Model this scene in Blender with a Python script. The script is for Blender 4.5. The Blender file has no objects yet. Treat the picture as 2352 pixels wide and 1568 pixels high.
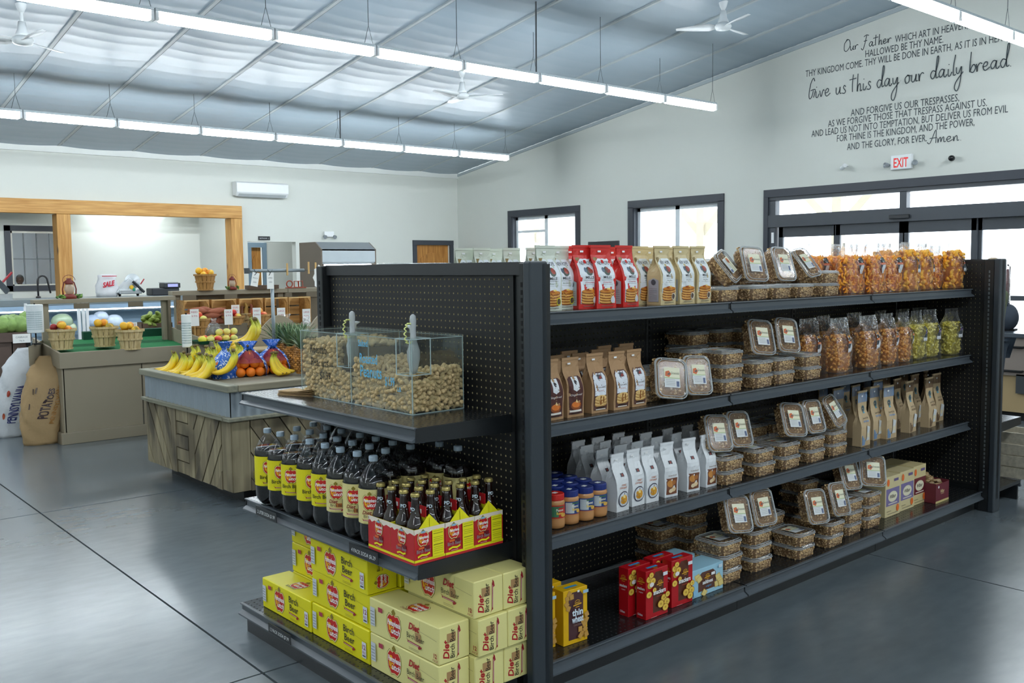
import bpy, bmesh, math, random
import numpy as np
from mathutils import Vector, Matrix
random.seed(7)
PI = math.pi
SC = bpy.context.scene
COL = SC.collection
# ------------------------------------------------------------------ camera
F = 2153.2; CX, CY = 1176, 784
YAW, PITCH, ROLL, DG = [math.radians(v) for v in (49.628, -4.510, -.643, 1.094)]
H = 1.5
def _rot():
    d = np.array([math.cos(PITCH)*math.cos(YAW), math.cos(PITCH)*math.sin(YAW), math.sin(PITCH)])
    r = np.array([math.sin(YAW), -math.cos(YAW), 0]); u = np.cross(r, d)
    c, s = math.cos(ROLL), math.sin(ROLL)
    return np.array([c*r+s*u, -s*r+c*u, d])
RM = _rot(); CP = np.array([0, 0, H])
cam = bpy.data.cameras.new('camera'); co = bpy.data.objects.new('camera', cam); COL.objects.link(co)
M4 = Matrix(((RM[0][0], RM[1][0], -RM[2][0], 0), (RM[0][1], RM[1][1], -RM[2][1], 0), (RM[0][2], RM[1][2], -RM[2][2], H), (0, 0, 0, 1)))
co.matrix_world = M4
cam.sensor_width = 36; cam.lens = F/2352*36; cam.clip_start = .05; cam.clip_end = 300
SC.camera = co
# ------------------------------------------------------------------ world, exposure, light strengths
w = bpy.data.worlds.new('world'); SC.world = w; w.use_nodes = True
bg = w.node_tree.nodes['Background']; bg.inputs[0].default_value = (.86, .93, 1, 1); bg.inputs[1].default_value = 2.8
SC.view_settings.view_transform = 'Standard'; SC.view_settings.look = 'None'
SC.view_settings.gamma = 1; SC.view_settings.use_curve_mapping = False
SC.view_settings.exposure = 1.2
TUBE = 18.0
# ------------------------------------------------------------------ geometry of the view (used to read positions)
GM = np.array([[math.cos(DG), math.sin(DG), 0], [-math.sin(DG), math.cos(DG), 0], [0, 0, 1]])
def ray(x, y): return RM.T @ np.array([(x-CX)/F, -(y-CY)/F, 1])
def _pl(x, y, ax, val, g):
    d = ray(x, y); c = CP
    if g: d = GM @ d; c = GM @ c
    return c+d*(val-c[ax])/d[ax]
def onX(x, y, v, g=0): return _pl(x, y, 0, v, g)
def onY(x, y, v, g=0): return _pl(x, y, 1, v, g)
def onZ(x, y, v, g=0): return _pl(x, y, 2, v, g)
def GX(px, Y, z):          # X on the shelf line (Y,z) of the gondola frame seen in pixel column px
    lo, hi = 0.3, 20
    for _ in range(40):
        m = (lo+hi)/2; v = RM @ (GM.T @ np.array([m, Y, z])-CP)
        if v[2] > .05 and CX+F*v[0]/v[2] > px: hi = m
        else: lo = m
    return m
# ------------------------------------------------------------------ materials
def lin(c):
    if isinstance(c, str):
        c = c.lstrip('#'); c = tuple(int(c[i:i+2], 16)/255 for i in (0, 2, 4))
    return tuple((v/12.92 if v <= .04045 else ((v+.055)/1.055)**2.4) for v in c[:3])
MATS = {}
def mat(name, col, rough=.5, metal=0, var=.12, scale=8, bump=0, bscale=40, emit=0, trans=0, coat=0, spec=None, stretch=None, alpha=1, rvar=0):
    if name in MATS: return MATS[name]
    m = bpy.data.materials.new(name); m.use_nodes = True; MATS[name] = m
    nt = m.node_tree; N = nt.nodes; L = nt.links; b = N['Principled BSDF']
    c = lin(col); tc = N.new('ShaderNodeTexCoord'); src = tc.outputs['Object']
    if stretch:
        mp = N.new('ShaderNodeMapping'); mp.inputs['Scale'].default_value = stretch; L.new(src, mp.inputs[0]); src = mp.outputs[0]
    if var:
        nz = N.new('ShaderNodeTexNoise'); nz.inputs['Scale'].default_value = scale; nz.inputs['Detail'].default_value = 5; L.new(src, nz.inputs[0])
        mx = N.new('ShaderNodeMix'); mx.data_type = 'RGBA'; L.new(nz.outputs[0], mx.inputs[0])
        mx.inputs[6].default_value = tuple(v*(1-var) for v in c)+(1,); mx.inputs[7].default_value = tuple(min(1, v*(1+var)) for v in c)+(1,)
        L.new(mx.outputs[2], b.inputs['Base Color'])
        if rvar:
            mr = N.new('ShaderNodeMapRange'); mr.inputs[3].default_value = rough-rvar; mr.inputs[4].default_value = rough+rvar; L.new(nz.outputs[0], mr.inputs[0]); L.new(mr.outputs[0], b.inputs['Roughness'])
    else: b.inputs['Base Color'].default_value = c+(1,)
    if not rvar: b.inputs['Roughness'].default_value = rough
    b.inputs['Metallic'].default_value = metal
    if spec is not None: b.inputs['Specular IOR Level'].default_value = spec
    if coat: b.inputs['Coat Weight'].default_value = coat; b.inputs['Coat Roughness'].default_value = .15
    if trans: b.inputs['Transmission Weight'].default_value = trans
    if alpha < 1: b.inputs['Alpha'].default_value = alpha
    if emit: b.inputs['Emission Color'].default_value = c+(1,); b.inputs['Emission Strength'].default_value = emit
    if bump:
        n2 = N.new('ShaderNodeTexNoise'); n2.inputs['Scale'].default_value = bscale; n2.inputs['Detail'].default_value = 4; L.new(src, n2.inputs[0])
        bp = N.new('ShaderNodeBump'); bp.inputs['Strength'].default_value = bump; bp.inputs['Distance'].default_value = .01; L.new(n2.outputs[0], bp.inputs['Height']); L.new(bp.outputs[0], b.inputs['Normal'])
    return m
def film(name, tint=(1, 1, 1), gl=.16, rough=.08, haze=.05, bump=0):
    if name in MATS: return MATS[name]
    m = bpy.data.materials.new(name); m.use_nodes = True; MATS[name] = m; nt = m.node_tree; N = nt.nodes; L = nt.links
    for n in list(N): N.remove(n)
    o = N.new('ShaderNodeOutputMaterial'); t = N.new('ShaderNodeBsdfTransparent'); t.inputs[0].default_value = tint+(1,)
    g = N.new('ShaderNodeBsdfGlossy'); g.inputs['Roughness'].default_value = rough
    d = N.new('ShaderNodeBsdfDiffuse'); d.inputs[0].default_value = (.9, .92, .93, 1)
    fr = N.new('ShaderNodeLayerWeight'); fr.inputs[0].default_value = .35
    mr = N.new('ShaderNodeMapRange'); mr.inputs[3].default_value = gl*.5; mr.inputs[4].default_value = min(1, gl*4); L.new(fr.outputs['Fresnel'], mr.inputs[0])
    a = N.new('ShaderNodeMixShader'); a.inputs[0].default_value = haze; L.new(t.outputs[0], a.inputs[1]); L.new(d.outputs[0], a.inputs[2])
    c = N.new('ShaderNodeMixShader'); L.new(mr.outputs[0], c.inputs[0]); L.new(a.outputs[0], c.inputs[1]); L.new(g.outputs[0], c.inputs[2]); L.new(c.outputs[0], o.inputs[0])
    if bump:
        tc = N.new('ShaderNodeTexCoord'); n2 = N.new('ShaderNodeTexNoise'); n2.inputs['Scale'].default_value = 25; L.new(tc.outputs['Object'], n2.inputs[0])
        bp = N.new('ShaderNodeBump'); bp.inputs['Strength'].default_value = bump; bp.inputs['Distance'].default_value = .02; L.new(n2.outputs[0], bp.inputs['Height']); L.new(bp.outputs[0], g.inputs['Normal']); L.new(bp.outputs[0], fr.inputs['Normal'])
    return m
def printmat(name='print', rough=.45):
    if name in MATS: return MATS[name]
    m = bpy.data.materials.new(name); m.use_nodes = True; MATS[name] = m; nt = m.node_tree; b = nt.nodes['Principled BSDF']
    a = nt.nodes.new('ShaderNodeVertexColor'); a.layer_name = 'Col'; nt.links.new(a.outputs[0], b.inputs['Base Color']); b.inputs['Roughness'].default_value = rough
    return m
def wood(name, c1, c2, scale=3, axis=0, rough=.55, knots=False, bump=.15, dark=None):
    if name in MATS: return MATS[name]
    m = bpy.data.materials.new(name); m.use_nodes = True; MATS[name] = m; nt = m.node_tree; N = nt.nodes; L = nt.links; b = N['Principled BSDF']
    tc = N.new('ShaderNodeTexCoord'); mp = N.new('ShaderNodeMapping'); s = [12, 12, 12]; s[axis] = .8; mp.inputs['Scale'].default_value = s; L.new(tc.outputs['Object'], mp.inputs[0])
    nz = N.new('ShaderNodeTexNoise'); nz.inputs['Scale'].default_value = scale; nz.inputs['Detail'].default_value = 6; L.new(mp.outputs[0], nz.inputs[0])
    r = N.new('ShaderNodeValToRGB'); r.color_ramp.elements[0].position = .3; r.color_ramp.elements[1].position = .7
    r.color_ramp.elements[0].color = lin(c1)+(1,); r.color_ramp.elements[1].color = lin(c2)+(1,); L.new(nz.outputs[0], r.inputs[0]); out = r.outputs[0]
    if knots or dark:
        v = N.new('ShaderNodeTexVoronoi' if knots else 'ShaderNodeTexNoise'); v.inputs['Scale'].default_value = 2.2 if knots else 2.6
        m2 = N.new('ShaderNodeMapping'); s2 = [1.6, 1.6, 1.6]; s2[axis] = .7 if knots else .8; m2.inputs['Scale'].default_value = s2; L.new(tc.outputs['Object'], m2.inputs[0]); L.new(m2.outputs[0], v.inputs[0])
        r2 = N.new('ShaderNodeValToRGB'); L.new(v.outputs[0], r2.inputs[0])
        if knots: r2.color_ramp.elements[0].position = .05; r2.color_ramp.elements[1].position = .16; r2.color_ramp.elements[0].color = (0, 0, 0, 1); r2.color_ramp.elements[1].color = (1, 1, 1, 1)
        else: r2.color_ramp.elements[0].position = .38; r2.color_ramp.elements[1].position = .5; r2.color_ramp.elements[0].color = (0, 0, 0, 1); r2.color_ramp.elements[1].color = (1, 1, 1, 1)
        mx = N.new('ShaderNodeMix'); mx.data_type = 'RGBA'; L.new(r2.outputs[0], mx.inputs[0]); mx.inputs[6].default_value = lin(dark or '#5a2f14')+(1,); L.new(out, mx.inputs[7]); out = mx.outputs[2]
    L.new(out, b.inputs['Base Color']); b.inputs['Roughness'].default_value = rough
    bp = N.new('ShaderNodeBump'); bp.inputs['Strength'].default_value = bump; bp.inputs['Distance'].default_value = .004; L.new(nz.outputs[0], bp.inputs['Height']); L.new(bp.outputs[0], b.inputs['Normal'])
    return m
# ------------------------------------------------------------------ mesh builder
class MB:
    def __init__(s): s.v = []; s.f = []; s.m = []; s.c = []; s.cur = 0; s.T = None
    def add(s, vs, fs, m=None, col=None):
        o = len(s.v)
        if s.T is not None: vs = [s.T @ Vector(p) for p in vs]
        s.v += [tuple(p) for p in vs]; mi = s.cur if m is None else m
        for f in fs: s.f.append([i+o for i in f]); s.m.append(mi); s.c.append(col)
        return s
    def box(s, x0, x1, y0, y1, z0, z1, m=None, col=None):
        return s.add([(x0, y0, z0), (x1, y0, z0), (x1, y1, z0), (x0, y1, z0), (x0, y0, z1), (x1, y0, z1), (x1, y1, z1), (x0, y1, z1)],
                     [(0, 3, 2, 1), (4, 5, 6, 7), (0, 1, 5, 4), (1, 2, 6, 5), (2, 3, 7, 6), (3, 0, 4, 7)], m, col)
    def loops(s, L, caps=(1, 1), m=None, closed=True, col=None):
        n = len(L[0]); vs = [p for l in L for p in l]; fs = []
        for i in range(len(L)-1):
            for j in range(n if closed else n-1):
                k = (j+1) % n; fs.append((i*n+j, i*n+k, (i+1)*n+k, (i+1)*n+j))
        if caps[0]: fs.append(tuple(range(n-1, -1, -1)))
        if caps[1]: fs.append(tuple(range((len(L)-1)*n, len(L)*n)))
        return s.add(vs, fs, m, col)
    def lathe(s, prof, n=16, c=(0, 0, 0), m=None, caps=(1, 1), mod=None, col=None):
        L = []
        for r, z in prof:
            L.append([(c[0]+r*(mod(a, z) if mod else 1)*math.cos(a), c[1]+r*(mod(a, z) if mod else 1)*math.sin(a), c[2]+z) for a in [2*PI*k/n for k in range(n)]])
        return s.loops(L, caps, m, True, col)
    def prism(s, poly, a, b, axis=2, m=None, col=None):
        def P(p, t): return {2: (p[0], p[1], t), 1: (p[0], t, p[1]), 0: (t, p[0], p[1])}[axis]
        return s.loops([[P(p, a) for p in poly], [P(p, b) for p in poly]], (1, 1), m, True, col)
    def tube(s, pts, r, n=8, m=None, caps=(1, 1), col=None):
        pts = [Vector(p) for p in pts]; L = []; rs = r if isinstance(r, (list, tuple)) else [r]*len(pts)
        up = Vector((0, 0, 1)); prev = None
        for i, p in enumerate(pts):
            t = (pts[min(i+1, len(pts)-1)]-pts[max(i-1, 0)]).normalized()
            if prev is None:
                a = t.cross(up)
                if a.length < .01: a = t.cross(Vector((1, 0, 0)))
            else: a = prev-t*prev.dot(t)
            a.normalize(); prev = a; b = t.cross(a)
            L.append([tuple(p+(a*math.cos(q)+b*math.sin(q))*rs[i]) for q in [2*PI*k/n for k in range(n)]])
        return s.loops(L, caps, m, True, col)
    def ell(s, c, r, n=10, k=6, m=None, rot=None, col=None, fn=None):
        L = []; R = rot or Matrix.Identity(3)
        for i in range(1, k):
            t = PI*i/k; l = []
            for j in range(n):
                a = 2*PI*j/n; p = Vector((r[0]*math.sin(t)*math.cos(a), r[1]*math.sin(t)*math.sin(a), -r[2]*math.cos(t)))
                if fn: p = p*fn(t, a)
                l.append(tuple(R @ p+Vector(c)))
            L.append(l)
        n0 = len(s.v); s.loops(L, (0, 0), m, True, col)
        a = tuple(R @ (Vector((0, 0, -r[2]))*(fn(0, 0) if fn else 1))+Vector(c)); b = tuple(R @ (Vector((0, 0, r[2]))*(fn(PI, 0) if fn else 1))+Vector(c))
        o = len(s.v); T = s.T; s.T = None
        s.v += [tuple(T @ Vector(a)) if T is not None else a, tuple(T @ Vector(b)) if T is not None else b]; mi = s.cur if m is None else m
        q = n0+(k-2)*n
        for j in range(n):
            s.f.append([o, n0+(j+1) % n, n0+j]); s.m.append(mi); s.c.append(col); s.f.append([o+1, q+j, q+(j+1) % n]); s.m.append(mi); s.c.append(col)
        s.T = T; return s
    def ico(s, c, r, m=None, col=None):
        g = (1+5**.5)/2; k = r/math.sqrt(1+g*g) if not isinstance(r, tuple) else 1/math.sqrt(1+g*g); rr = r if isinstance(r, tuple) else (1, 1, 1)
        R = Matrix.Rotation(random.random()*6, 3, 'X') @ Matrix.Rotation(random.random()*6, 3, 'Z')
        V = [(-1, g, 0), (1, g, 0), (-1, -g, 0), (1, -g, 0), (0, -1, g), (0, 1, g), (0, -1, -g), (0, 1, -g), (g, 0, -1), (g, 0, 1), (-g, 0, -1), (-g, 0, 1)]
        Fs = [(0, 11, 5), (0, 5, 1), (0, 1, 7), (0, 7, 10), (0, 10, 11), (1, 5, 9), (5, 11, 4), (11, 10, 2), (10, 7, 6), (7, 1, 8), (3, 9, 4), (3, 4, 2), (3, 2, 6), (3, 6, 8), (3, 8, 9), (4, 9, 5), (2, 4, 11), (6, 2, 10), (8, 6, 7), (9, 8, 1)]
        return s.add([tuple(R @ Vector((v[0]*k*rr[0], v[1]*k*rr[1], v[2]*k*rr[2]))+Vector(c)) for v in V], Fs, m, col)
    def mesh(s, name, mats, smooth=False, bevel=0, jitter=0):
        me = bpy.data.meshes.new(name); me.from_pydata(s.v, [], s.f)
        for m in (mats if isinstance(mats, (list, tuple)) else [mats]): me.materials.append(m)
        me.polygons.foreach_set('material_index', s.m)
        if any(c is not None for c in s.c):
            at = me.color_attributes.new('Col', 'FLOAT_COLOR', 'CORNER'); arr = np.ones((len(me.loops), 4), np.float32)
            for p, c in zip(me.polygons, s.c):
                if c is not None: arr[p.loop_start:p.loop_start+p.loop_total, :3] = c
            at.data.foreach_set('color', arr.ravel())
        if bevel:
            bm = bmesh.new(); bm.from_mesh(me); bmesh.ops.remove_doubles(bm, verts=bm.verts, dist=1e-5)
            es = [e for e in bm.edges if len(e.link_faces) == 2 and e.calc_face_angle(0) > .6]
            bmesh.ops.bevel(bm, geom=es, offset=bevel, segments=2 if bevel > .004 else 1, profile=.5, affect='EDGES', clamp_overlap=True); bm.to_mesh(me); bm.free()
        if smooth: me.polygons.foreach_set('use_smooth', [True]*len(me.polygons))
        me.update(); return me
    def build(s, name, mats, parent=None, **k): return link(name, s.mesh(name, mats, **k), parent)
def link(name, me, parent=None, loc=None, rot=None):
    o = bpy.data.objects.new(name, me); COL.objects.link(o)
    if parent is not None: o.parent = parent
    if loc is not None: o.location = loc
    if rot is not None: o.rotation_euler = rot
    return o
def tag(o, label=None, cat=None, group=None, kind=None):
    if label: o['label'] = label
    if cat: o['category'] = cat
    if group: o['group'] = group
    if kind: o['kind'] = kind
    return o
def thing(name, label, cat, loc=(0, 0, 0), rz=0, group=None, g=False):
    o = bpy.data.objects.new(name, None); COL.objects.link(o); o.empty_display_size = .05
    put(o, loc, rz, g); return tag(o, label, cat, group)
def put(o, loc, rz=0, g=False, rx=0, ry=0):
    if g: p = GM.T @ np.array(loc, float); o.location = tuple(p); o.rotation_euler = (rx, ry, rz+DG)
    else: o.location = tuple(loc); o.rotation_euler = (rx, ry, rz)
    return o
KIDS = {}
def kids(o): return [c for c in ALLK.get(o.name, [])]
def copy_tree(o, parent=None):
    c = o.copy(); COL.objects.link(c)
    if parent is not None: c.parent = parent
    for ch in list(o.children): copy_tree(ch, c)
    return c
USED = set()
def inst(proto, loc, rz=0, g=True, label=None, group=None, sc=None, rx=0, ry=0):
    o = proto if proto.name not in USED else copy_tree(proto)
    USED.add(proto.name); USED.add(o.name)
    put(o, loc, rz, g, rx, ry)
    if label: o['label'] = label
    if group: o['group'] = group
    if sc: o.scale = sc
    return o
ORD = ['first', 'second', 'third', 'fourth', 'fifth', 'sixth', 'seventh', 'eighth', 'ninth', 'tenth', 'eleventh', 'twelfth', 'thirteenth', 'fourteenth', 'fifteenth', 'sixteenth']
# ------------------------------------------------------------------ flat print: words and figures as coloured polygons
_TX = {}
def glyphs(s, bold=0, shear=0):
    k = (s, bold, shear)
    if k not in _TX:
        fc = bpy.data.curves.new('t', 'FONT'); fc.body = s; fc.size = 1; fc.resolution_u = 2; fc.offset = bold; fc.shear = shear; fc.fill_mode = 'FRONT'
        ob = bpy.data.objects.new('t', fc); me = bpy.data.meshes.new_from_object(ob)
        vs = [(v.co.x, v.co.y) for v in me.vertices]; fs = [tuple(p.vertices) for p in me.polygons]
        bpy.data.objects.remove(ob); bpy.data.curves.remove(fc); bpy.data.meshes.remove(me)
        xs = [v[0] for v in vs] or [0, 1]; _TX[k] = (vs, fs, min(xs), max(xs))
    return _TX[k]
def crom(pts, k=5):
    P = [pts[0]]+list(pts)+[pts[-1]]; out = []
    for i in range(1, len(P)-2):
        for j in range(k):
            t = j/k; a, b, c, d = P[i-1], P[i], P[i+1], P[i+2]
            out.append(tuple(.5*((2*b[n])+(-a[n]+c[n])*t+(2*a[n]-5*b[n]+4*c[n]-d[n])*t*t+(-a[n]+3*b[n]-3*c[n]+d[n])*t**3) for n in range(len(b))))
    return out+[tuple(pts[-1])]
HW = {'a': [[(.75, .9), (.35, 1), (0, .5), (.2, .05), (.55, .3), (.78, .95), (.72, .2), (.95, 0), (1.2, .3)]], 'b': [[(.15, 2.5), (.02, 1), (0, .1), (.2, .6), (.55, .95), (.8, .55), (.5, .03), (.1, .1)]],
 'd': [[(.75, .85), (.3, 1), (0, .5), (.25, .02), (.6, .3), (1.05, 1.8), (1.15, 2.6), (.95, 2.6), (.8, 1.2), (.85, .1), (1.2, .2)]], 'e': [[(0, .45), (.5, .55), (.62, .9), (.3, 1), (0, .5), (.3, 0), (.95, .35)]],
 'G': [[(1, 2.3), (.75, 2.75), (.25, 2), (-.05, .6), (.1, 0), (.5, .3), (.75, 1.1)], [(.25, 1.1), (1.1, 1.15), (.8, .1)]], 'i': [[(.05, .9), (.05, .15), (.3, .03), (.6, .5)], [(.12, 1.4), (.16, 1.5)]], 'v': [[(0, .9), (.25, .05), (.6, .9), (.85, .8)]],
 'u': [[(0, .95), (.02, .2), (.3, .02), (.6, .5), (.7, .95), (.68, .15), (.98, .1)]], 's': [[(.6, .85), (.35, 1.05), (.2, .75), (.55, .3), (.35, 0), (-.05, .1)]], 't': [[(.25, 2.3), (.12, 1), (.15, 0)], [(-.4, 1.65), (.8, 1.75)]],
 'h': [[(.15, 2.3), (.02, 0), (.2, .7), (.5, .95), (.6, .5), (.6, 0), (.9, .1)]], 'y': [[(0, .95), (.05, .3), (.35, .2), (.75, .95), (.6, -.8), (.2, -1.9), (-.2, -1.6), (0, -.8), (1, .3)]], 'o': [[(.4, 1), (0, .6), (.15, 0), (.6, .15), (.65, .8), (.35, 1), (.9, .85)]],
 'r': [[(0, .95), (.1, 0), (.15, .6), (.5, 1), (.8, .85)]], 'l': [[(.35, 2.5), (.1, 1.2), (.1, .1), (.45, .1)]], 'n': [[(0, .9), (.05, 0), (.2, .7), (.5, 1), (.6, .5), (.62, .05), (.9, .15)]], 'm': [[(0, .9), (.05, 0), (.2, .7), (.45, 1), (.5, .1), (.7, .8), (.95, 1), (1, .1), (1.3, .15)]],
 'F': [[(1.5, 2.5), (.9, 2.7), (.3, 2.4)], [(.95, 2.6), (.6, 1), (.1, -.4), (-.3, 0)], [(.3, 1.4), (1.1, 1.5)]], 'O': [[(.7, 2.5), (0, 1.8), (-.1, .4), (.5, 0), (1.3, 1), (1.2, 2.2), (.6, 2.6), (.3, 2.1)]], 'A': [[(-.3, .3), (.2, .1), (1.1, 2.6), (1.1, 0)], [(.1, 1), (1.3, 1.05)]], '.': [[(.1, 0), (.16, .06)]]}
class Art:
    def __init__(s): s.it = []; s.n = 0
    def _a(s, vs, fs, c): s.it.append((vs, fs, lin(c), s.n)); s.n += 1; return s
    def rect(s, x0, y0, x1, y1, c): return s._a([(x0, y0), (x1, y0), (x1, y1), (x0, y1)], [(0, 1, 2, 3)], c)
    def poly(s, P, c): return s._a(list(P), [tuple(range(len(P)))], c)
    def ell(s, cx, cy, rx, ry, c, n=20, rot=0):
        return s._a([(cx+rx*math.cos(a)*math.cos(rot)-ry*math.sin(a)*math.sin(rot), cy+rx*math.cos(a)*math.sin(rot)+ry*math.sin(a)*math.cos(rot)) for a in [2*PI*k/n for k in range(n)]], [tuple(range(n))], c)
    def text(s, t, x, y, size, c, w=None, bold=0, shear=0, al='c', rot=0):
        vs, fs, a, b = glyphs(t, bold, shear); sx = size if w is None else w/(b-a); off = {'c': (a+b)/2, 'l': a, 'r': b}[al]; cr, sr = math.cos(rot), math.sin(rot); o = []
        for p in vs:
            u, v = (p[0]-off)*sx, p[1]*size; o.append((x+u*cr-v*sr, y+u*sr+v*cr))
        return s._a(o, fs, c)
    def stroke(s, pts, wd, c):
        vs = []; fs = []
        for i, p in enumerate(pts):
            q = pts[min(i+1, len(pts)-1)]; r = pts[max(i-1, 0)]; dx, dy = q[0]-r[0], q[1]-r[1]; l = math.hypot(dx, dy) or 1
            vs += [(p[0]-dy/l*wd/2, p[1]+dx/l*wd/2), (p[0]+dy/l*wd/2, p[1]-dx/l*wd/2)]
            if i: fs.append((2*i-2, 2*i-1, 2*i+1, 2*i))
        return s._a(vs, fs, c)
    def hand(s, t, x, y, size, w, wd, c):
        pen = 0; st = []
        for ch in t:
            if ch == ' ': pen += .9; continue
            g = HW.get(ch)
            if not g: pen += .6; continue
            for q in g: st.append([(pen+p[0], p[1]) for p in q])
            pen += max(p[0] for q in g for p in q)+(.12 if ch not in 'dly' else .05)
        k = w/pen
        for q in st: s.stroke([(x+p[0]*k, y+p[1]*size) for p in crom(q)], wd, c)
        return s
    def build(s, name, parent, fn, dz=.00025, maxe=0, rough=.45, base=.0004):
        return link(name, s.mesh(name, fn, dz, maxe, rough, base), parent)
    def mesh(s, name, fn, dz=.00025, maxe=0, rough=.45, base=.0004):
        b = MB()
        for vs, fs, c, n in s.it:
            h = base+n*dz
            if maxe:
                bm = bmesh.new(); B = [bm.verts.new((p[0], p[1], 0)) for p in vs]
                for f in fs:
                    try: bm.faces.new([B[i] for i in f])
                    except ValueError: pass
                bmesh.ops.triangulate(bm, faces=bm.faces)
                for _ in range(5):
                    es = [e for e in bm.edges if e.calc_length() > maxe]
                    if not es: break
                    bmesh.ops.subdivide_edges(bm, edges=es, cuts=1, use_grid_fill=False); bmesh.ops.triangulate(bm, faces=[f for f in bm.faces if len(f.verts) > 3])
                bm.verts.index_update(); vs = [(v.co.x, v.co.y) for v in bm.verts]; fs = [tuple(v.index for v in f.verts) for f in bm.faces]; bm.free()
            b.add([fn(p[0], p[1], h) for p in vs], fs, 0, c)
        return b.mesh(name, printmat('print%d' % int(rough*100), rough))
front = lambda yy: (lambda u, v, h: (u, yy-h, v))
# ------------------------------------------------------------------ common materials
white_paint = mat('white_wall_paint', '#d3d6cf', .75, var=.02, scale=2)
shelf_black = mat('black_shelf_steel', '#1b1e20', .32, metal=.0, var=.15, scale=20, bump=.03, bscale=200, spec=.6)
dark_trim = mat('charcoal_trim', '#3b3f47', .5, var=.06, scale=5)
white_plastic = mat('white_plastic', '#e6e9ea', .4, var=.03)
paper_white = mat('white_paper', '#e9ebe8', .8, var=.03)
clear = film('clear_plastic', gl=.10, rough=.12, haze=.035)
bagfilm = film('clear_bag_film', gl=.13, rough=.14, haze=.05, bump=.9)
acrylic = film('clear_acrylic', (.97, .99, .98), gl=.06, rough=.02, haze=.012)
glass = film('window_glass', (.97, .99, 1), gl=.05, rough=.0, haze=.0)
# ================================================================== THE ROOM
XW, YW, ZE, SL, YR = 14.0, 18.47, 3.80, .1435, 4.39
XL, YB = -7.0, -9.6
def zc(Y): return ZE+SL*(YW-Y) if Y > YR else ZE+SL*(YW-YR)-SL*(YR-Y)
def struct(o): o['kind'] = 'structure'; return o
# floor: polished slabs with open control joints
def floor_mat():
    m = mat('polished_concrete', '#5f686d', .25, var=.2, scale=1.3, rvar=.035, coat=.2)
    nt = m.node_tree; N = nt.nodes; L = nt.links; b = N['Principled BSDF']; tc = N['Texture Coordinate']
    mus = N.new('ShaderNodeTexNoise'); mus.inputs['Scale'].default_value = 14; mus.inputs['Detail'].default_value = 8; mp = N.new('ShaderNodeMapping'); mp.inputs['Scale'].default_value = (.5, 1.3, 1)
    L.new(tc.outputs['Object'], mp.inputs[0]); L.new(mp.outputs[0], mus.inputs[0])
    old = b.inputs['Base Color'].links[0].from_socket; mx = N.new('ShaderNodeMix'); mx.data_type = 'RGBA'; mx.blend_type = 'OVERLAY'; mx.inputs[0].default_value = .18
    L.new(old, mx.inputs[6]); L.new(mus.outputs[0], mx.inputs[7]); L.new(mx.outputs[2], b.inputs['Base Color'])
    return m
fm = floor_mat()
fl = struct(MB().box(XL-.2, XW+.2, YB-.2, YW+6, -.2, -.012).build('floor', mat('joint_filler', '#3b3c39', .8, var=.2)))
xs = [XL-.2]+[1.48+3*k for k in range(-2, 5)]+[XW+.2]; ys = [YB-.2]+[6.32+3.12*k for k in range(-5, 6)]+[YW+6]
for i in range(len(xs)-1):
    for j in range(len(ys)-1):
        me = MB().box(xs[i]+.005, xs[i+1]-.005, ys[j]+.005, ys[j+1]-.005, -.03, 0).mesh('slab', fm); link('slab', me, fl)
# ceiling: insulated panels sagging between purlins, with cover strips on the rafters
ceil_m = mat('ceiling_liner', '#98a8b4', .36, var=.03, scale=3, spec=.6)
strip_m = mat('ceiling_cover_strip', '#adb4b6', .5, var=.04)
gap_m = mat('ceiling_seam_shadow', '#56595a', .7, var=.05)  # dark strip that paints the shade along one side of each cover strip
ce = struct(MB().box(XL-.2, XW+.2, YB, YW, 6.2, 6.3).build('ceiling', mat('roof_deck', '#9aa4ab', .7)))
sx = [XL]+[12.88-1.325*k for k in range(14, -1, -1)]+[XW]
def sag(n0, n1, x0, x1):
    b = MB(); L = []; rib = .285
    Yt = n0; pts = []
    while Yt < n1-1e-6:
        e = min(Yt+rib, n1)
        for q in range(5): pts.append((Yt+(e-Yt)*q/5, -.016*math.sin(PI*q/5)-(.012 if q == 0 else 0)))
        Yt = e
    pts.append((n1, 0)); vs = []; fs = []
    for i, (Y, d) in enumerate(pts):
        for k in range(5):
            x = x0+(x1-x0)*k/4; vs.append((x, Y, zc(Y)+d-.03*math.sin(PI*k/4)))
        if i:
            for k in range(4): fs.append(((i-1)*5+k, (i-1)*5+k+1, i*5+k+1, i*5+k))
    return b.add(vs, fs)
for i in range(len(sx)-1):
    for (a, c) in ((YR, YW), (YB, YR)):
        link('ceiling_panel', sag(a, c, sx[i]+.01, sx[i+1]-.01).mesh('ceiling_panel', ceil_m, smooth=True), ce)
for x in sx[1:-1]:
    b = MB(); b.prism([(YR, zc(YR)-.05), (YW, ZE-.02), (YW, ZE+.03), (YR, zc(YR)+.02)], x-.03, x+.018, 0); b.prism([(YB, ZE-.02), (YR, zc(YR)-.05), (YR, zc(YR)), (YB, ZE+.03)], x-.03, x+.018, 0)
    b.build('cover_strip', strip_m, ce)
    b = MB(); b.prism([(YR, zc(YR)-.045), (YW, ZE-.015), (YW, ZE+.03), (YR, zc(YR)+.02)], x+.018, x+.03, 0); b.build('seam_shadow_strip', gap_m, ce)
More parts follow.
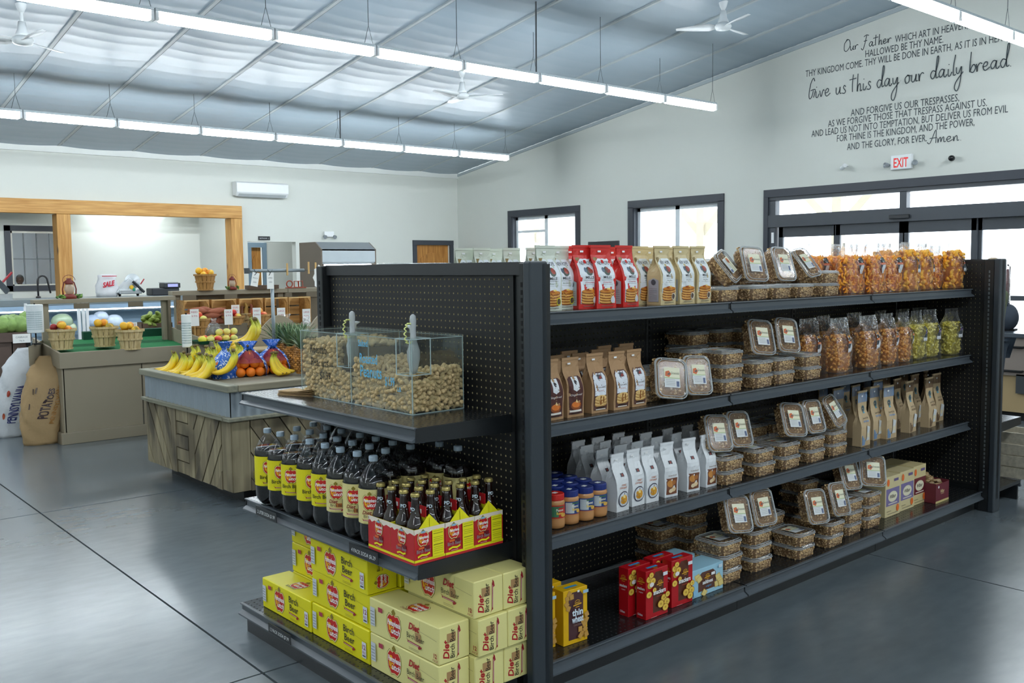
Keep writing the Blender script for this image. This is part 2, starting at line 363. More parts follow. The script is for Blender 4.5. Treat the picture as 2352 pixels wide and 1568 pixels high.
# wall_right (entrance wall): pieces around windows and doors, one mesh
def gable(b, x0, x1, ya, yb, z0):
    b.prism([(ya, z0), (yb, z0), (yb, zc(yb)+.05), (ya, zc(ya)+.05)], x0, x1, 0)
WIN = [(14.33, 16.41), (10.63, 12.70)]; DOOR = (3.62, 9.56); WZ0, WZ1, DZ = 1.0, 2.66, 2.665
b = MB()
for a, c in ((16.41, YW+.2), (12.70, 14.33), (9.56, 10.63), (-2, 3.62)): gable(b, XW, XW+.2, a, c, 0)
gable(b, XW, XW+.2, YB, -2, 0)
for a, c in WIN: gable(b, XW, XW+.2, a, c, WZ1); b.box(XW, XW+.2, a, c, 0, WZ0)
gable(b, XW, XW+.2, DOOR[0], YR, DZ); gable(b, XW, XW+.2, YR, DOOR[1], DZ)
wr = struct(b.build('wall_right', white_paint))
b = MB(); gable(b, XL-.2, XL, YB, YR, 0); gable(b, XL-.2, XL, YR, YW, 0); struct(b.build('wall_left', white_paint))
struct(MB().box(XL-.2, XW+.2, YB-.2, YB, 0, ZE+.05).build('wall_front', white_paint))
# wall_back with the timber framed opening, the hallway opening and a door
OX0, OX1, OZ = -1.2, 8.14, 2.6; HX0, HX1, HZ = 8.52, 9.62, 2.10; BX0, BX1 = 12.76, 13.73
b = MB()
for a, c, z in ((XL, OX0, 0), (OX0, OX1, OZ), (OX1, HX0, 0), (HX0, HX1, HZ), (HX1, BX0, 0), (BX0, BX1, 2.06), (BX1, XW+.1, 0)): b.box(a, c, YW, YW+.18, z, ZE+.06)
struct(b.build('wall_back', white_paint))
# eave trim and drywall seams
b = MB(); b.box(XL, XW, YW-.05, YW, ZE-.13, ZE-.01); struct(b.build('trim_1', mat('eave_trim', '#dfe2de', .6, var=.02)))
b = MB(); b.prism([(YR, zc(YR)-.03), (YW, ZE-.03), (YW, ZE-.09), (YR, zc(YR)-.09)], XW-.03, XW, 0); struct(b.build('trim_2', mat('rake_trim', '#aeb8bc', .6, var=.02)))
# kitchen behind the opening and hallway behind it
KY = 19.2
kx = onY(460, 600, KY)[0]
wx0, wx1, wz1, wz0 = onY(8, 517, KY)[0], onY(158, 600, KY)[0], onY(8, 517, KY)[2], onY(60, 668, KY)[2]
b = MB(); b.box(-4, wx0+.05, KY, KY+.12, 0, 3.0); b.box(wx1-.05, kx, KY, KY+.12, 0, 3.0); b.box(wx0+.05, wx1-.05, KY, KY+.12, 0, wz0+.05); b.box(wx0+.05, wx1-.05, KY, KY+.12, wz1-.05, 3.0)
struct(b.build('wall_kitchen', white_paint))
struct(MB().box(-4, kx, 22.6, 22.7, 0, 3.0).build('wall_back_room', mat('back_room_white', '#eef1f4', .8, var=.02)))
struct(MB().box(kx-.1, kx, KY+.12, 22.6, 0, 3.0).build('wall_partition', white_paint))
struct(MB().box(-4, 12, YW+.18, 26, 2.95, 3.05).build('ceiling_kitchen', mat('kitchen_ceiling', '#e4e8ea', .8, var=.02)))
struct(MB().box(-4, 12, 25.6, 25.7, 0, 3.0).build('wall_hall', mat('hall_white', '#dfe4e8', .8, var=.02)))
struct(MB().box(11.9, 12, YW+.18, 25.6, 0, 3.0).build('wall_hall_side', white_paint)); struct(MB().box(-4.1, -4, YW, 25.6, 0, 3).build('wall_kitchen_side', white_paint))
# interior window in the kitchen wall
b = MB(); t = .1; q = KY-.03
b.box(wx0, wx1, q, KY, wz1-t, wz1); b.box(wx0, wx1, q, KY, wz0, wz0+t); b.box(wx0, wx0+t, q, KY, wz0, wz1); b.box(wx1-t, wx1, q, KY, wz0, wz1)
wk = struct(b.build('window_3', dark_trim))
MB().box(wx0+t, wx1-t, KY+.03, KY+.034, wz0+t, wz1-t).build('pane', glass, wk)
b = MB(); iw = wx1-wx0-2*t; ih = wz1-wz0-2*t
for k in range(1, 4): b.box(wx0+t+iw*k/4-.009, wx0+t+iw*k/4+.009, KY, KY+.03, wz0+t, wz1-t)
b.box(wx0+t, wx1-t, KY, KY+.03, wz0+t+ih*.48, wz0+t+ih*.48+.018); b.build('muntin', mat('grey_muntin', '#6b7073', .5), wk)
b = MB(); b.box(wx0+t, wx1-t, KY-.01, KY+.03, wz0+t, wz0+t+.025); b.box(wx0+t, wx0+t+.03, KY-.01, KY+.03, wz0+t, wz1-t); b.box(wx0+t, wx1-t, KY-.01, KY+.03, wz1-t-.04, wz1-t); b.build('window_frame', mat('window_frame_cream', '#c9c8bd', .5), wk)
# timber frame
pine = wood('knotty_pine_x', '#b07a35', '#d7a660', 2.5, 0, knots=True, dark='#4a260f'); pine_z = wood('knotty_pine_z', '#b07a35', '#d7a660', 2.5, 2, knots=True, dark='#4a260f')
bt = onY(0, 453.6, YW-.12)[2]; bb = bt-.255
tf = thing('timber_frame', 'knotty pine post and beam frame around the kitchen opening', 'timber frame', (3.5, YW-.02, 0))
def ch(b, name, m, par, **k):
    o = b.build(name, m, par, **k); return o
def shift(b, v): b.v = [(p[0]-v[0], p[1]-v[1], p[2]-v[2]) for p in b.v]; return b
O = (3.5, YW-.02, 0)
shift(MB().box(-1.5, onY(556, 480, YW-.16)[0], YW-.16, YW+.02, bb, bt), O).build('beam', pine, tf, bevel=.01)
p1 = onY(131, 520, YW-.14)[0]; p1b = onY(163, 520, YW-.14)[0]
shift(MB().box(p1, p1b, YW-.14, YW+.16, 0, bb), O).build('post', pine_z, tf, bevel=.01)
p2 = onY(531, 520, YW-.14)[0]; p2b = onY(557, 520, YW-.14)[0]
shift(MB().box(p2, p2b, YW-.14, YW+.16, 0, bb), O).build('post', pine_z, tf, bevel=.01)
# doors
knot = wood('door_pine', '#9c6426', '#c98f45', 3, 2, knots=True, dark='#5e3413')
def door(n, x0, x1, z1, y, trim, leafx=None, tw=.11, leaf=knot):
    b = MB(); b.box(x0-tw, x0, y-.03, y, 0, z1); b.box(x1, x1+tw, y-.03, y, 0, z1); b.box(x0-tw, x1+tw, y-.035, y, z1, z1+tw)
    d = struct(b.build('door_%d' % n, trim)); lx0, lx1 = leafx or (x0, x1)
    b = MB(); b.box(lx0, lx1, y+.06, y+.1, 0, z1); b.build('door_leaf', leaf, d)
    b = MB(); w = lx1-lx0
    arc = [(lx0+w*.16, 1.1)]+[(lx0+w*(.16+.68*k/8), z1-.32+.14*math.sin(PI*k/8)) for k in range(9)]+[(lx1-w*.16, 1.1)]
    b.prism(arc, y+.045, y+.062, 1); b.build('door_panel', leaf, d); 
    b = MB(); b.lathe([(.03, 0), (.03, .01), (.012, .02), (.012, .05), (.028, .06), (.02, .085)], 12); 
    o = b.build('door_knob', mat('knob_steel', '#8c8c88', .3, metal=1, var=0), d); o.location = (lx1-.09, y+.045, 1.0); o.rotation_euler = (PI/2, 0, 0)
    return d
door(4, BX0, BX1, 2.06, YW, dark_trim)
bluegrey = mat('dark_trim_blue_lit', '#7d93a3', .35, var=.05)  # dark hall door frames; the blue window light on them is in the colour
hx = [onY(p, 600, 20.6)[0] for p in (577, 602, 570, 610)]
struct(MB().box(OX1+.2, hx[0]-.1, 20.6, 20.7, 0, 2.95).build('wall_hall_left', white_paint))
struct(MB().box(hx[1]+.12, 12, 20.6, 20.7, 0, 2.95).build('wall_hall_right', white_paint))
door(5, hx[0], hx[1], onY(590, 568, 20.6)[2], 20.6, bluegrey)
hx = [onY(p, 620, 25.6)[0] for p in (469, 497)]
door(6, hx[0], hx[1], onY(480, 572, 25.6)[2], 25.58, bluegrey, tw=.14)
# entrance windows
vinyl = mat('white_vinyl', '#dfe6ea', .4, var=.02)
for n, (a, c) in enumerate(WIN):
    b = MB(); X0 = XW-.03; t = .13
    b.box(X0, XW, a-t, c+t, WZ1-.01, WZ1+t); b.box(X0, XW, a-t, a, WZ0-t, WZ1); b.box(X0, XW, c, c+t, WZ0-t, WZ1); b.box(X0, XW, a-t, c+t, WZ0-t, WZ0)
    b.box(X0+.02, XW+.15, c-.02, c, WZ0, WZ1); b.box(X0+.02, XW+.15, a, a+.02, WZ0, WZ1); b.box(X0+.02, XW+.15, a, c, WZ1-.02, WZ1)
    wnd = struct(b.build('window_%d' % (n+1), dark_trim)); m0 = (a+c)/2
    b = MB(); X1, X2 = XW+.1, XW+.15
    for y0, y1, z0, z1 in ((a+.02, c-.02, WZ1-.09, WZ1-.02), (a+.02, c-.02, WZ0, WZ0+.06), (a+.02, a+.09, WZ0, WZ1-.02), (c-.09, c-.02, WZ0, WZ1-.02), (m0-.05, m0+.05, WZ0, WZ1-.02)): b.box(X1, X2, y0, y1, z0, z1)
    if n == 0: b.box(X1-.01, X1, m0, c-.06, 2.28, 2.33)
    b.build('window_frame', vinyl, wnd)
    MB().box(X1+.02, X1+.026, a+.05, m0-.03, WZ0+.04, WZ1-.06).build('pane', glass, wnd); MB().box(X1+.02, X1+.026, m0+.03, c-.05, WZ0+.04, WZ1-.06).build('pane', glass, wnd)
# sliding entrance door with transom
Yd = lambda px, py=560: onX(px, py, XW)[1]
b = MB(); X0 = XW-.035; y0, y1 = DOOR
b.box(X0, XW, y0-.1, y1+.09, 2.655, 2.785); b.box(X0, XW, y1-.0, y1+.09, 0, 2.66); b.box(X0, XW, y0-.1, y0, 0, 2.66)
dr = struct(b.build('door_1', dark_trim)); frame = mat('door_frame_metal', '#41464d', .4, var=.05)
b = MB(); A, B = XW+.0, XW+.12
b.box(A, B, y0, y1, 2.59, 2.665); b.box(A-.03, B, y0, y1, 2.14, 2.345); b.box(A, B, y1-.13, y1, 0, 2.6)
for p in (2073,): q = Yd(p, 480); b.box(A, B, q-.06, q+.05, 2.34, 2.6)
b.build('door_header', frame, dr)
for pa, pb in ((1784, 1919), (1917, 2073), (2073, 2240), (2238, 2420)):
    ya, yb = Yd(pb), Yd(pa); off = .03 if pa in (1917, 2073) else .07
    b = MB(); b.box(A+off, A+off+.04, ya, yb, 1.965, 2.14); b.box(A+off, A+off+.04, ya-.01, ya+.075, 0, 2.14); b.box(A+off, A+off+.04, yb-.075, yb+.01, 0, 2.14); b.box(A+off, A+off+.04, ya, yb, 0, .22); b.box(A+off, A+off+.04, ya, yb, .95, 1.02)
    d = b.build('door_leaf', frame, dr); MB().box(A+off+.018, A+off+.022, ya+.07, yb-.07, .2, 1.97).build('pane', glass, d)
q = Yd(2073, 480)
MB().box(A+.05, A+.055, q+.05, y1-.12, 2.34, 2.6).build('pane', glass, dr); MB().box(A+.05, A+.055, y0, q-.05, 2.34, 2.6).build('pane', glass, dr)
c = onX(2067, 497, XW-.05); b = MB(); b.box(XW-.075, XW-.03, c[1]-.15, c[1]+.17, c[2]-.035, c[2]+.03); b.build('door_sensor', mat('sensor_black', '#24272b', .3), dr, bevel=.012)
c = onX(1776, 546, XW); MB().box(XW-.03, XW-.005, c[1]-.02, c[1]+.02, c[2]-.09, c[2]+.09).build('door_switch', white_plastic, dr)
# outside: porch slab, porch posts and braces
struct(MB().box(XW+.2, XW+40, -30, 45, -.25, -.06).build('ground', mat('porch_concrete', '#c9c9c4', .8, var=.08)))
po = mat('weathered_timber', '#b9ae9c', .8, var=.12, scale=6)
for n, (Yp, lab) in enumerate(((13.35, 'weathered timber porch post with braces outside the right window'), (10.0, 'weathered timber porch post with braces outside the sliding door'), (19.0, 'weathered timber porch post with braces outside the left window'))):
    Xp = 17.0; t = thing('porch_post', lab, 'post', (Xp, Yp, -.06), 0)
    MB().box(-.1, .1, -.1, .1, 0, 3.6).build('post', po, t, bevel=.01)
    for s in (-1, 1):
        b = MB(); b.prism([(s*.08, 2.2), (s*.08, 2.42), (s*1.25, 3.6), (s*1.45, 3.6)], -.06, .06, 0); b.build('brace', po, t)
MB_b = MB().box(16.9, 17.1, 3, 22, 3.545, 3.8); tag(MB_b.build('porch_beam', po), 'long timber porch beam resting on the outside posts', 'beam')
# ------------------------------------------------------------------ hanging strip lights
tube_m = mat('lit_tube', '#f4fbff', .5, var=0, emit=TUBE); hous = mat('light_housing', '#cfd8dc', .4, var=.03)
cable_m = mat('steel_cable', '#6f7679', .4, metal=.6, var=0)
def strip_light():
    t = thing('strip_light', 'x', 'light')
    b = MB(); b.loops([[(x, y, z) for y, z in ((-.05, .05), (.05, .05), (.035, .085), (-.035, .085))] for x in (0, 1.27)]); b.build('housing', hous, t)
    b = MB(); n = 14
    b.loops([[(x, .05*math.cos(a)*s, .0+.052*math.sin(a)*s) for a in [2*PI*k/n for k in range(n)]] for x, s in ((.03, .8), (.05, 1), (1.22, 1), (1.24, .8))]); b.build('tube', tube_m, t, smooth=True)
    for x in (0, 1.24): MB().box(x, x+.03, -.045, .045, -.04, .07).build('end_cap', white_plastic, t)
    return t
SL0 = strip_light(); nl = 0
for r, (Y, z, xe, p, n, nm) in enumerate(((14.77, 3.72, 12.52, 1.29, 9, 'far row near the back wall'), (9.58, 4.03, 12.52, 1.288, 9, 'middle row'), (4.39, 3.93, 13.39, 1.272, 5, 'near row at upper right'))):
    for k in range(n):
        o = inst(SL0, (xe-p*(k+1)+.01, Y, z), 0, False, '%s suspended strip light from the entrance wall in the %s' % (ORD[k], nm), 'hanging strip lights')
        if r < 2 or k in (1, 3):
            zt = zc(Y)-z
            if k % 2 == 0 or r == 2:
                b = MB(); b.tube([(1.2, 0, .3), (1.2, 0, zt)], .004, 5); b.tube([(1.2, 0, .3), (1.14, 0, .08)], .003, 4); b.tube([(1.2, 0, .3), (1.26, 0, .08)], .003, 4); b.build('hanger_cable', cable_m, o)
            elif k == 3: b = MB(); b.tube([(1.25, 0, .08), (1.255, 0, zt)], .011, 6); b.build('power_cord', mat('grey_cord', '#4e5356', .5), o)
# lamps of the same kind farther back in the hall (long runs)
def long_run(Y, z, x0, x1, lab):
    t = thing('strip_light', lab, 'light', (x0, Y, z)); L = x1-x0
    b = MB(); b.loops([[(x, y, zz) for y, zz in ((-.05, .05), (.05, .05), (.035, .085), (-.035, .085))] for x in (0, L)]); b.build('housing', hous, t)
    b = MB(); b.loops([[(x, .055*math.cos(a), .045+.055*math.sin(a)) for a in [PI+PI*k/8 for k in range(9)]] for x in (.03, L-.03)]); b.build('tube', tube_m, t)
for Y, z, a, c, l in ((14.77, 3.72, -6.5, .8, 'far'), (9.58, 4.03, -6.5, .8, 'middle'), (4.39, 3.93, -6.5, 6.8, 'near'), (-.8, 4.0, -6.5, 13, 'fourth'), (-6, 3.8, -6.5, 13, 'fifth')):
    long_run(Y, z, a, c, 'long continuous run of the %s light row, left of the photograph' % l if a < 0 and c < 8 else 'long continuous %s light row behind the camera' % l)
# lamps in the kitchen and the hallway
for (x, y, lab) in ((6.3, 18.95, 'ceiling light inside the kitchen recess'), (4.6, 20.6, 'ceiling light in the room behind the kitchen window'), (9.3, 19.6, 'ceiling light inside the hallway'), (8.0, 23.5, 'ceiling light in the far corridor')):
    t = thing('ceiling_light', lab, 'light', (x, y, 2.86)); MB().box(-.6, .6, -.08, .08, .03, .09).build('housing', hous, t); MB().box(-.58, .58, -.07, .07, 0, .03).build('diffuser', mat('kitchen_diffuser', '#f4fbff', .5, var=0, emit=15), t)
# ------------------------------------------------------------------ ceiling fans
fanw = mat('white_fan_enamel', '#dfe4e6', .35, var=.02)
def fan(px, py, Yc, rot, label):
    p = onY(px, py, Yc); t = thing('ceiling_fan', label, 'fan', tuple(p), rot); top = zc(Yc)-p[2]
    MB().lathe([(.02, .17), (.02, top-.05)], 10).build('downrod', fanw, t, smooth=True)
    MB().lathe([(.025, top-.14), (.05, top-.09), (.075, top), (.06, top+.02)], 16).build('canopy', fanw, t, smooth=True)
    MB().lathe([(.04, .2), (.055, .1), (.075, .06), (.08, .03)], 16).build('motor_cover', fanw, t, smooth=True)
    MB().lathe([(.075, .04), (.085, .02)], 16).build('band', mat('black_band', '#20262b', .4), t)
    MB().lathe([(.03, -.075), (.10, -.06), (.12, -.02), (.11, .01), (.08, .03)], 20).build('hub', fanw, t, smooth=True)
    for k in range(3):
        a = 2*PI*k/3; L = []
        for s, w, tw in ((.1, .05, .35), (.2, .09, .35), (.42, .085, .22), (.66, .045, .1)):
            L.append([(s, w*math.cos(tw)*q, -.02+w*math.sin(tw)*q+h) for q, h in ((-1, 0), (0, .012), (1, 0), (0, .0))])
        o = MB().loops(L).build('blade', fanw, t, smooth=True); o.rotation_euler = (0, 0, a)
fan(52, 90, 12.3, .6, 'white three blade ceiling fan at the upper left corner')
fan(1062, 218, 12.2, 1.25, 'white three blade ceiling fan beyond the middle light row')
fan(1661, 58, 8.4, .12, 'white three blade ceiling fan near the wall lettering')
# ------------------------------------------------------------------ fittings on the walls
a = onY(543, 415, YW-.22); c = onY(663, 455, YW-.22); w = c[0]-a[0]
t = thing('air_conditioner', 'white wall mounted air conditioner above the hallway opening', 'air conditioner', (a[0], YW-.01, a[2]-.3))
MB().prism([(0, .02), (0, .3), (-.16, .3), (-.22, .27), (-.22, .08), (-.15, .0)], 0, w, 0).build('body', white_plastic, t, bevel=.01)
MB().prism([(-.205, .05), (-.15, -.006), (-.09, -.006), (-.16, .03)], .05, w-.05, 0).build('louver', mat('louver_grey', '#b9c0c3', .5), t)
c = onY(606, 547, YW); t = thing('restroom_sign', 'small black sign with white lettering above the hallway opening', 'sign', (c[0], YW-.01, c[2]))
MB().box(-.13, .13, -.012, 0, -.04, .04).build('plate', mat('black_sign', '#17191b', .5), t)
Art().text('RESTROOMS', -.02, -.012, .032, '#cfd3d5', w=.17).text('i', .1, -.018, .05, '#cfd3d5').build('lettering', t, front(-.012))
c = onY(753, 538, YW); t = thing('emergency_light', 'white emergency light on the back wall above the display case', 'light fixture', (c[0], YW-.01, c[2]))
MB().box(-.12, .12, -.06, 0, -.06, .06).build('body', white_plastic, t, bevel=.01)
for s in (-1, 1): o = MB().lathe([(.03, -.02), (.045, .04)], 12).build('lamp_head', mat('lamp_grey', '#8d9498', .3), t); o.location = (s*.12, -.06, -.05); o.rotation_euler = (PI/2+.4, 0, 0)
e0 = onX(2047, 358, XW-.06); e1 = onX(2092, 386, XW-.06); c = (e0+e1)/2
t = thing('exit_sign', 'white exit sign with red letters and two lamp heads above the door', 'sign', (XW-.005, c[1], c[2]), -PI/2)
MB().box(-.17, .17, -.06, 0, -.11, .11).build('housing', white_plastic, t, bevel=.012)
Art().text('EXIT', 0, -.075, .2, '#ff2a2a', w=.23, bold=.02).build('lettering', t, front(-.06))
for s in (-1, 1): o = MB().lathe([(.02, -.03), (.035, 0), (.042, .05), (.036, .055), (.0, .04)], 14, caps=(1, 0)).build('lamp_head', mat('lamp_grey', '#8d9498', .3), t); o.location = (s*.215, -.05, -.03); o.rotation_euler = (PI/2, 0, s*.5)
for px, py, hd, lab in ((1940, 383, 1, 'small white security camera on a bracket left of the exit sign'), (2184, 363, 0, 'small black lens security camera right of the exit sign')):
    c = onX(px, py, XW-.1); t = thing('security_camera', lab, 'camera', (XW-.005, c[1], c[2]), -PI/2)
    MB().tube([(0, 0, .02), (0, -.06, .02), (0, -.08, 0)], .014, 8).build('bracket', white_plastic, t)
    if hd: o = MB().lathe([(.03, -.08), (.034, -.07), (.034, .07), (.028, .075)], 14).build('camera_body', white_plastic, t, smooth=False); o.location = (-.02, -.1, .0); o.rotation_euler = (1.35, 0, .9)
    else: MB().ell((0, -.07, 0), (.045, .06, .045)).build('camera_body', mat('lens_black', '#0c0d12', .15), t, smooth=True)
# the prayer in vinyl letters on the entrance wall
t = thing('wall_lettering', 'long prayer in dark vinyl letters high on the entrance wall', 'lettering', (XW-.004, 7.5, 4), -PI/2)
def z5(x, y): return (1820+x/4.239, 40+y/4.239)
def wl(px): q = onX(px[0], px[1], XW); return (-(q[1]-7.5), q[2]-4)     # local x along the wall, z up
INK = '#3d474b'
def line(s, A, B, cap, pre=None):
    a, c = wl(z5(*A)), wl(z5(*B)); vs, fs, g0, g1 = glyphs(pre or s); k = (c[0]-a[0])/(g1-g0); full = glyphs(s)
    z = (a[1]+c[1])/2; Art().text(s, a[0], z, cap/.73, INK, w=k*(full[3]-full[2]), al='l', bold=0.0).build('text_line', t, lambda u, v, h: (u, -h, v), rough=.6)
CAPH = .085*1.32
line('WHICH ART IN HEAVEN,', (1000, 240), (1710, 115), CAPH)
line('HALLOWED BE THY NAME.', (712, 385), (1470, 250), CAPH)
line('THY KINGDOM COME. THY WILL BE DONE IN EARTH, AS IT IS IN HEAVEN.', (130, 572), (2045, 243), CAPH, 'THY KINGDOM COME. THY WILL BE DONE IN EARTH, AS IT IS IN HEA')
line('AND FORGIVE US OUR TRESPASSES,', (570, 955), (1625, 820), CAPH)
line('AS WE FORGIVE THOSE THAT TRESPASS AGAINST US.', (348, 1062), (1895, 868), CAPH)
line('AND LEAD US NOT INTO TEMPTATION, BUT DELIVER US FROM EVIL', (187, 1160), (2100, 930), CAPH)
line('FOR THINE IS THE KINGDOM, AND THE POWER,', (435, 1208), (1775, 1055), CAPH)
line('AND THE GLORY, FOR EVER.', (533, 1292), (1310, 1205), CAPH)
def hand(s, A, B, size, wd):
    a, c = wl(z5(*A)), wl(z5(*B)); Art().hand(s, a[0], (a[1]+c[1])/2, size, c[0]-a[0], wd, INK).build('text_line', t, lambda u, v, h: (u, -h, v), rough=.6)
hand('Our Father', (510, 335), (970, 240), .07, .012)
hand('Give us this day our daily bread.', (165, 790), (2140, 480), .118, .015)
hand('Amen.', (1330, 1232), (1650, 1192), .075, .012)
# ================================================================== SHELVING
SA, SB_, SC_, SD = 1.342, .944, .535, .120      # shelf heights of the long run
YL, YBK = 2.388, 2.847                          # front lip and back panel of the long run
beige_core = mat('hardboard_core', '#b9ae84', .8, var=.1); hole_blk = mat('hole_black', '#08090a', .8, var=0)
def peg_mesh(w, h, mx=0, my=0, t=.005):
    s = .0254; nx, nz = int((w-2*mx)/s), int((h-2*my)/s); x0 = (w-nx*s)/2; z0 = (h-nz*s)/2
    an = [PI/8+PI/4*k for k in range(8)]; r = .0036
    cs = [(-.5, -.5), (.5, -.5), (.5, .5), (-.5, .5)]; vs = []; fs = []; ms = []
    for i in range(nx):
        for j in range(nz):
            cx_, cz_ = x0+(i+.5)*s, z0+(j+.5)*s; o = len(vs)
            vs += [(cx_+a*s, 0, cz_+c*s) for a, c in cs]+[(cx_+r*math.cos(a), 0, cz_+r*math.sin(a)) for a in an]+[(cx_+r*math.cos(a), t, cz_+r*math.sin(a)) for a in an]
            # corner k is nearest to octagon points: 0->(4,5) 1->(6,7) 2->(0,1) 3->(2,3)
            near = {0: (4, 5), 1: (6, 7), 2: (0, 1), 3: (2, 3)}
            for k in range(4):
                a, c = near[k]; fs.append((o+k, o+4+c, o+4+a)); ms.append(0)
                k2 = (k+1) % 4; fs.append((o+k, o+k2, o+4+near[k2][0], o+4+c)); ms.append(0)
            for k in range(8):
                k2 = (k+1) % 8; fs.append((o+4+k, o+4+k2, o+12+k2, o+12+k)); ms.append(1)
            fs.append(tuple(o+12+k for k in range(8))); ms.append(2)
    b = MB(); b.v = vs; b.f = [list(f) for f in fs]; b.m = ms; b.c = [None]*len(fs)
    for q in ((0, x0, 0, h), (w-x0, w, 0, h), (x0, w-x0, 0, z0), (x0, w-x0, h-z0, h)):
        if q[1]-q[0] > 1e-4 and q[3]-q[2] > 1e-4: b.add([(q[0], 0, q[2]), (q[1], 0, q[2]), (q[1], 0, q[3]), (q[0], 0, q[3])], [(0, 1, 2, 3)], 0)
    b.add([(0, t, 0), (w, t, 0), (w, t, h), (0, t, h)], [(3, 2, 1, 0)], 2)
    return b.mesh('pegboard', [mat('pegboard_black', '#1c1d1e', .42, var=.15, scale=6, spec=.4), beige_core, hole_blk])
PEG = peg_mesh(1.19, 1.36)
def shelf_mat():
    m = mat('perforated_shelf_steel', '#1d1f20', .2, var=.1, scale=10, spec=.6)
    nt = m.node_tree; N = nt.nodes; L = nt.links; b = N['Principled BSDF']; tc = N['Texture Coordinate']
    mp = N.new('ShaderNodeMapping'); mp.inputs['Scale'].default_value = (39.37,)*3; L.new(tc.outputs['Object'], mp.inputs[0])
    fr = N.new('ShaderNodeVectorMath'); fr.operation = 'FRACTION'; L.new(mp.outputs[0], fr.inputs[0])
    sb = N.new('ShaderNodeVectorMath'); sb.operation = 'SUBTRACT'; sb.inputs[1].default_value = (.5, .5, 0); L.new(fr.outputs[0], sb.inputs[0])
    ml = N.new('ShaderNodeVectorMath'); ml.operation = 'MULTIPLY'; ml.inputs[1].default_value = (1, 1, 0); L.new(sb.outputs[0], ml.inputs[0])
    ln = N.new('ShaderNodeVectorMath'); ln.operation = 'LENGTH'; L.new(ml.outputs[0], ln.inputs[0])
    lt = N.new('ShaderNodeMath'); lt.operation = 'LESS_THAN'; lt.inputs[1].default_value = .15; L.new(ln.outputs['Value'], lt.inputs[0])
    old = b.inputs['Base Color'].links[0].from_socket; mx = N.new('ShaderNodeMix'); mx.data_type = 'RGBA'; L.new(lt.outputs[0], mx.inputs[0]); L.new(old, mx.inputs[6]); mx.inputs[7].default_value = (.002, .002, .002, 1); L.new(mx.outputs[2], b.inputs['Base Color'])
    r = N.new('ShaderNodeMapRange'); r.inputs[3].default_value = .2; r.inputs[4].default_value = .9; L.new(lt.outputs[0], r.inputs[0]); L.new(r.outputs[0], b.inputs['Roughness'])
    return m
perf = shelf_mat(); rail_m = mat('price_channel', '#4a5157', .35, var=.08, spec=.6)
def shelf_parts(par, w, d, x, y, z, base=False, nm='shelf'):
    # origin at back left; extends +x by w and -y by d, top at z
    o = MB().box(.003, w-.003, -d+.012, 0, -.022, 0).build(nm, perf, par); o.location = (x, y, z)
    prof = [(-d+.012, 0), (-d, 0), (-d-.001, -.004), (-d+.008, -.008), (-d+.008, -.028), (-d-.010, -.040), (-d-.010, -.046), (-d+.012, -.046)]
    b = MB(); b.prism(prof, .003, w-.003, 0); b.build('price_rail', rail_m, o)
    if not base:
        for q in (.001, w-.005):
            b = MB(); b.prism([(0, -.002), (-d+.006, -.001), (-d+.002, -.048), (-.03, -.062), (0, -.062)], q, q+.004, 0); b.build('bracket', shelf_black, o)
    return o
def upright(par, x, y, w=.035, d=.06, z1=1.515, two=True):
    b = MB(); b.box(-w/2, w/2, -d/2, d/2, 0, z1); o = b.build('upright', shelf_black, par, bevel=.003); o.location = (x, y, 0)
    b = MB()
    for k in range(52): b.box(-.004, .004, -d/2-.0012, -d/2, .14+k*.0254, .156+k*.0254)
    b.build('slot', hole_blk, o)['kind'] = 'stuff'
    return o
# the long run -----------------------------------------------------------------
X0 = 2.143; W4 = 1.224
GN = thing('gondola_shelving', 'long black double sided gondola shelving run carrying dry goods', 'shelving', (X0, YBK, 0), 0, None, True)
for k in range(3):
    p = link('pegboard', PEG, GN, (k*W4+.017, .0, .145))
    q = link('pegboard', PEG, GN, (k*W4+W4-.017, .09, .145), (0, 0, PI))
    for z in (SA, SB_, SC_): shelf_parts(GN, W4-.004, YBK-YL, k*W4+.002, 0, z)
    shelf_parts(GN, W4-.004, YBK-2.30, k*W4+.002, 0, SD, True, 'base_deck')
    o = MB().box(.002, W4-.002, -.50, -.485, 0, .075).build('kick_plate', shelf_black, GN); o.location = (k*W4, 0, 0)
    o = MB().box(.002, W4-.002, 0, .09, 1.5, 1.515).build('top_rail', shelf_black, GN); o.location = (k*W4, 0, 0)
    # far side: top shelf and deck
    o = shelf_parts(GN, W4-.004, .45, k*W4+W4-.002, .09, SA); o.rotation_euler = (0, 0, PI)
    o = shelf_parts(GN, W4-.004, .5, k*W4+W4-.002, .09, SD, True, 'base_deck'); o.rotation_euler = (0, 0, PI)
for k in range(4): upright(GN, k*W4+(.02 if k == 0 else -.02 if k == 3 else 0), .045, .035, .1)
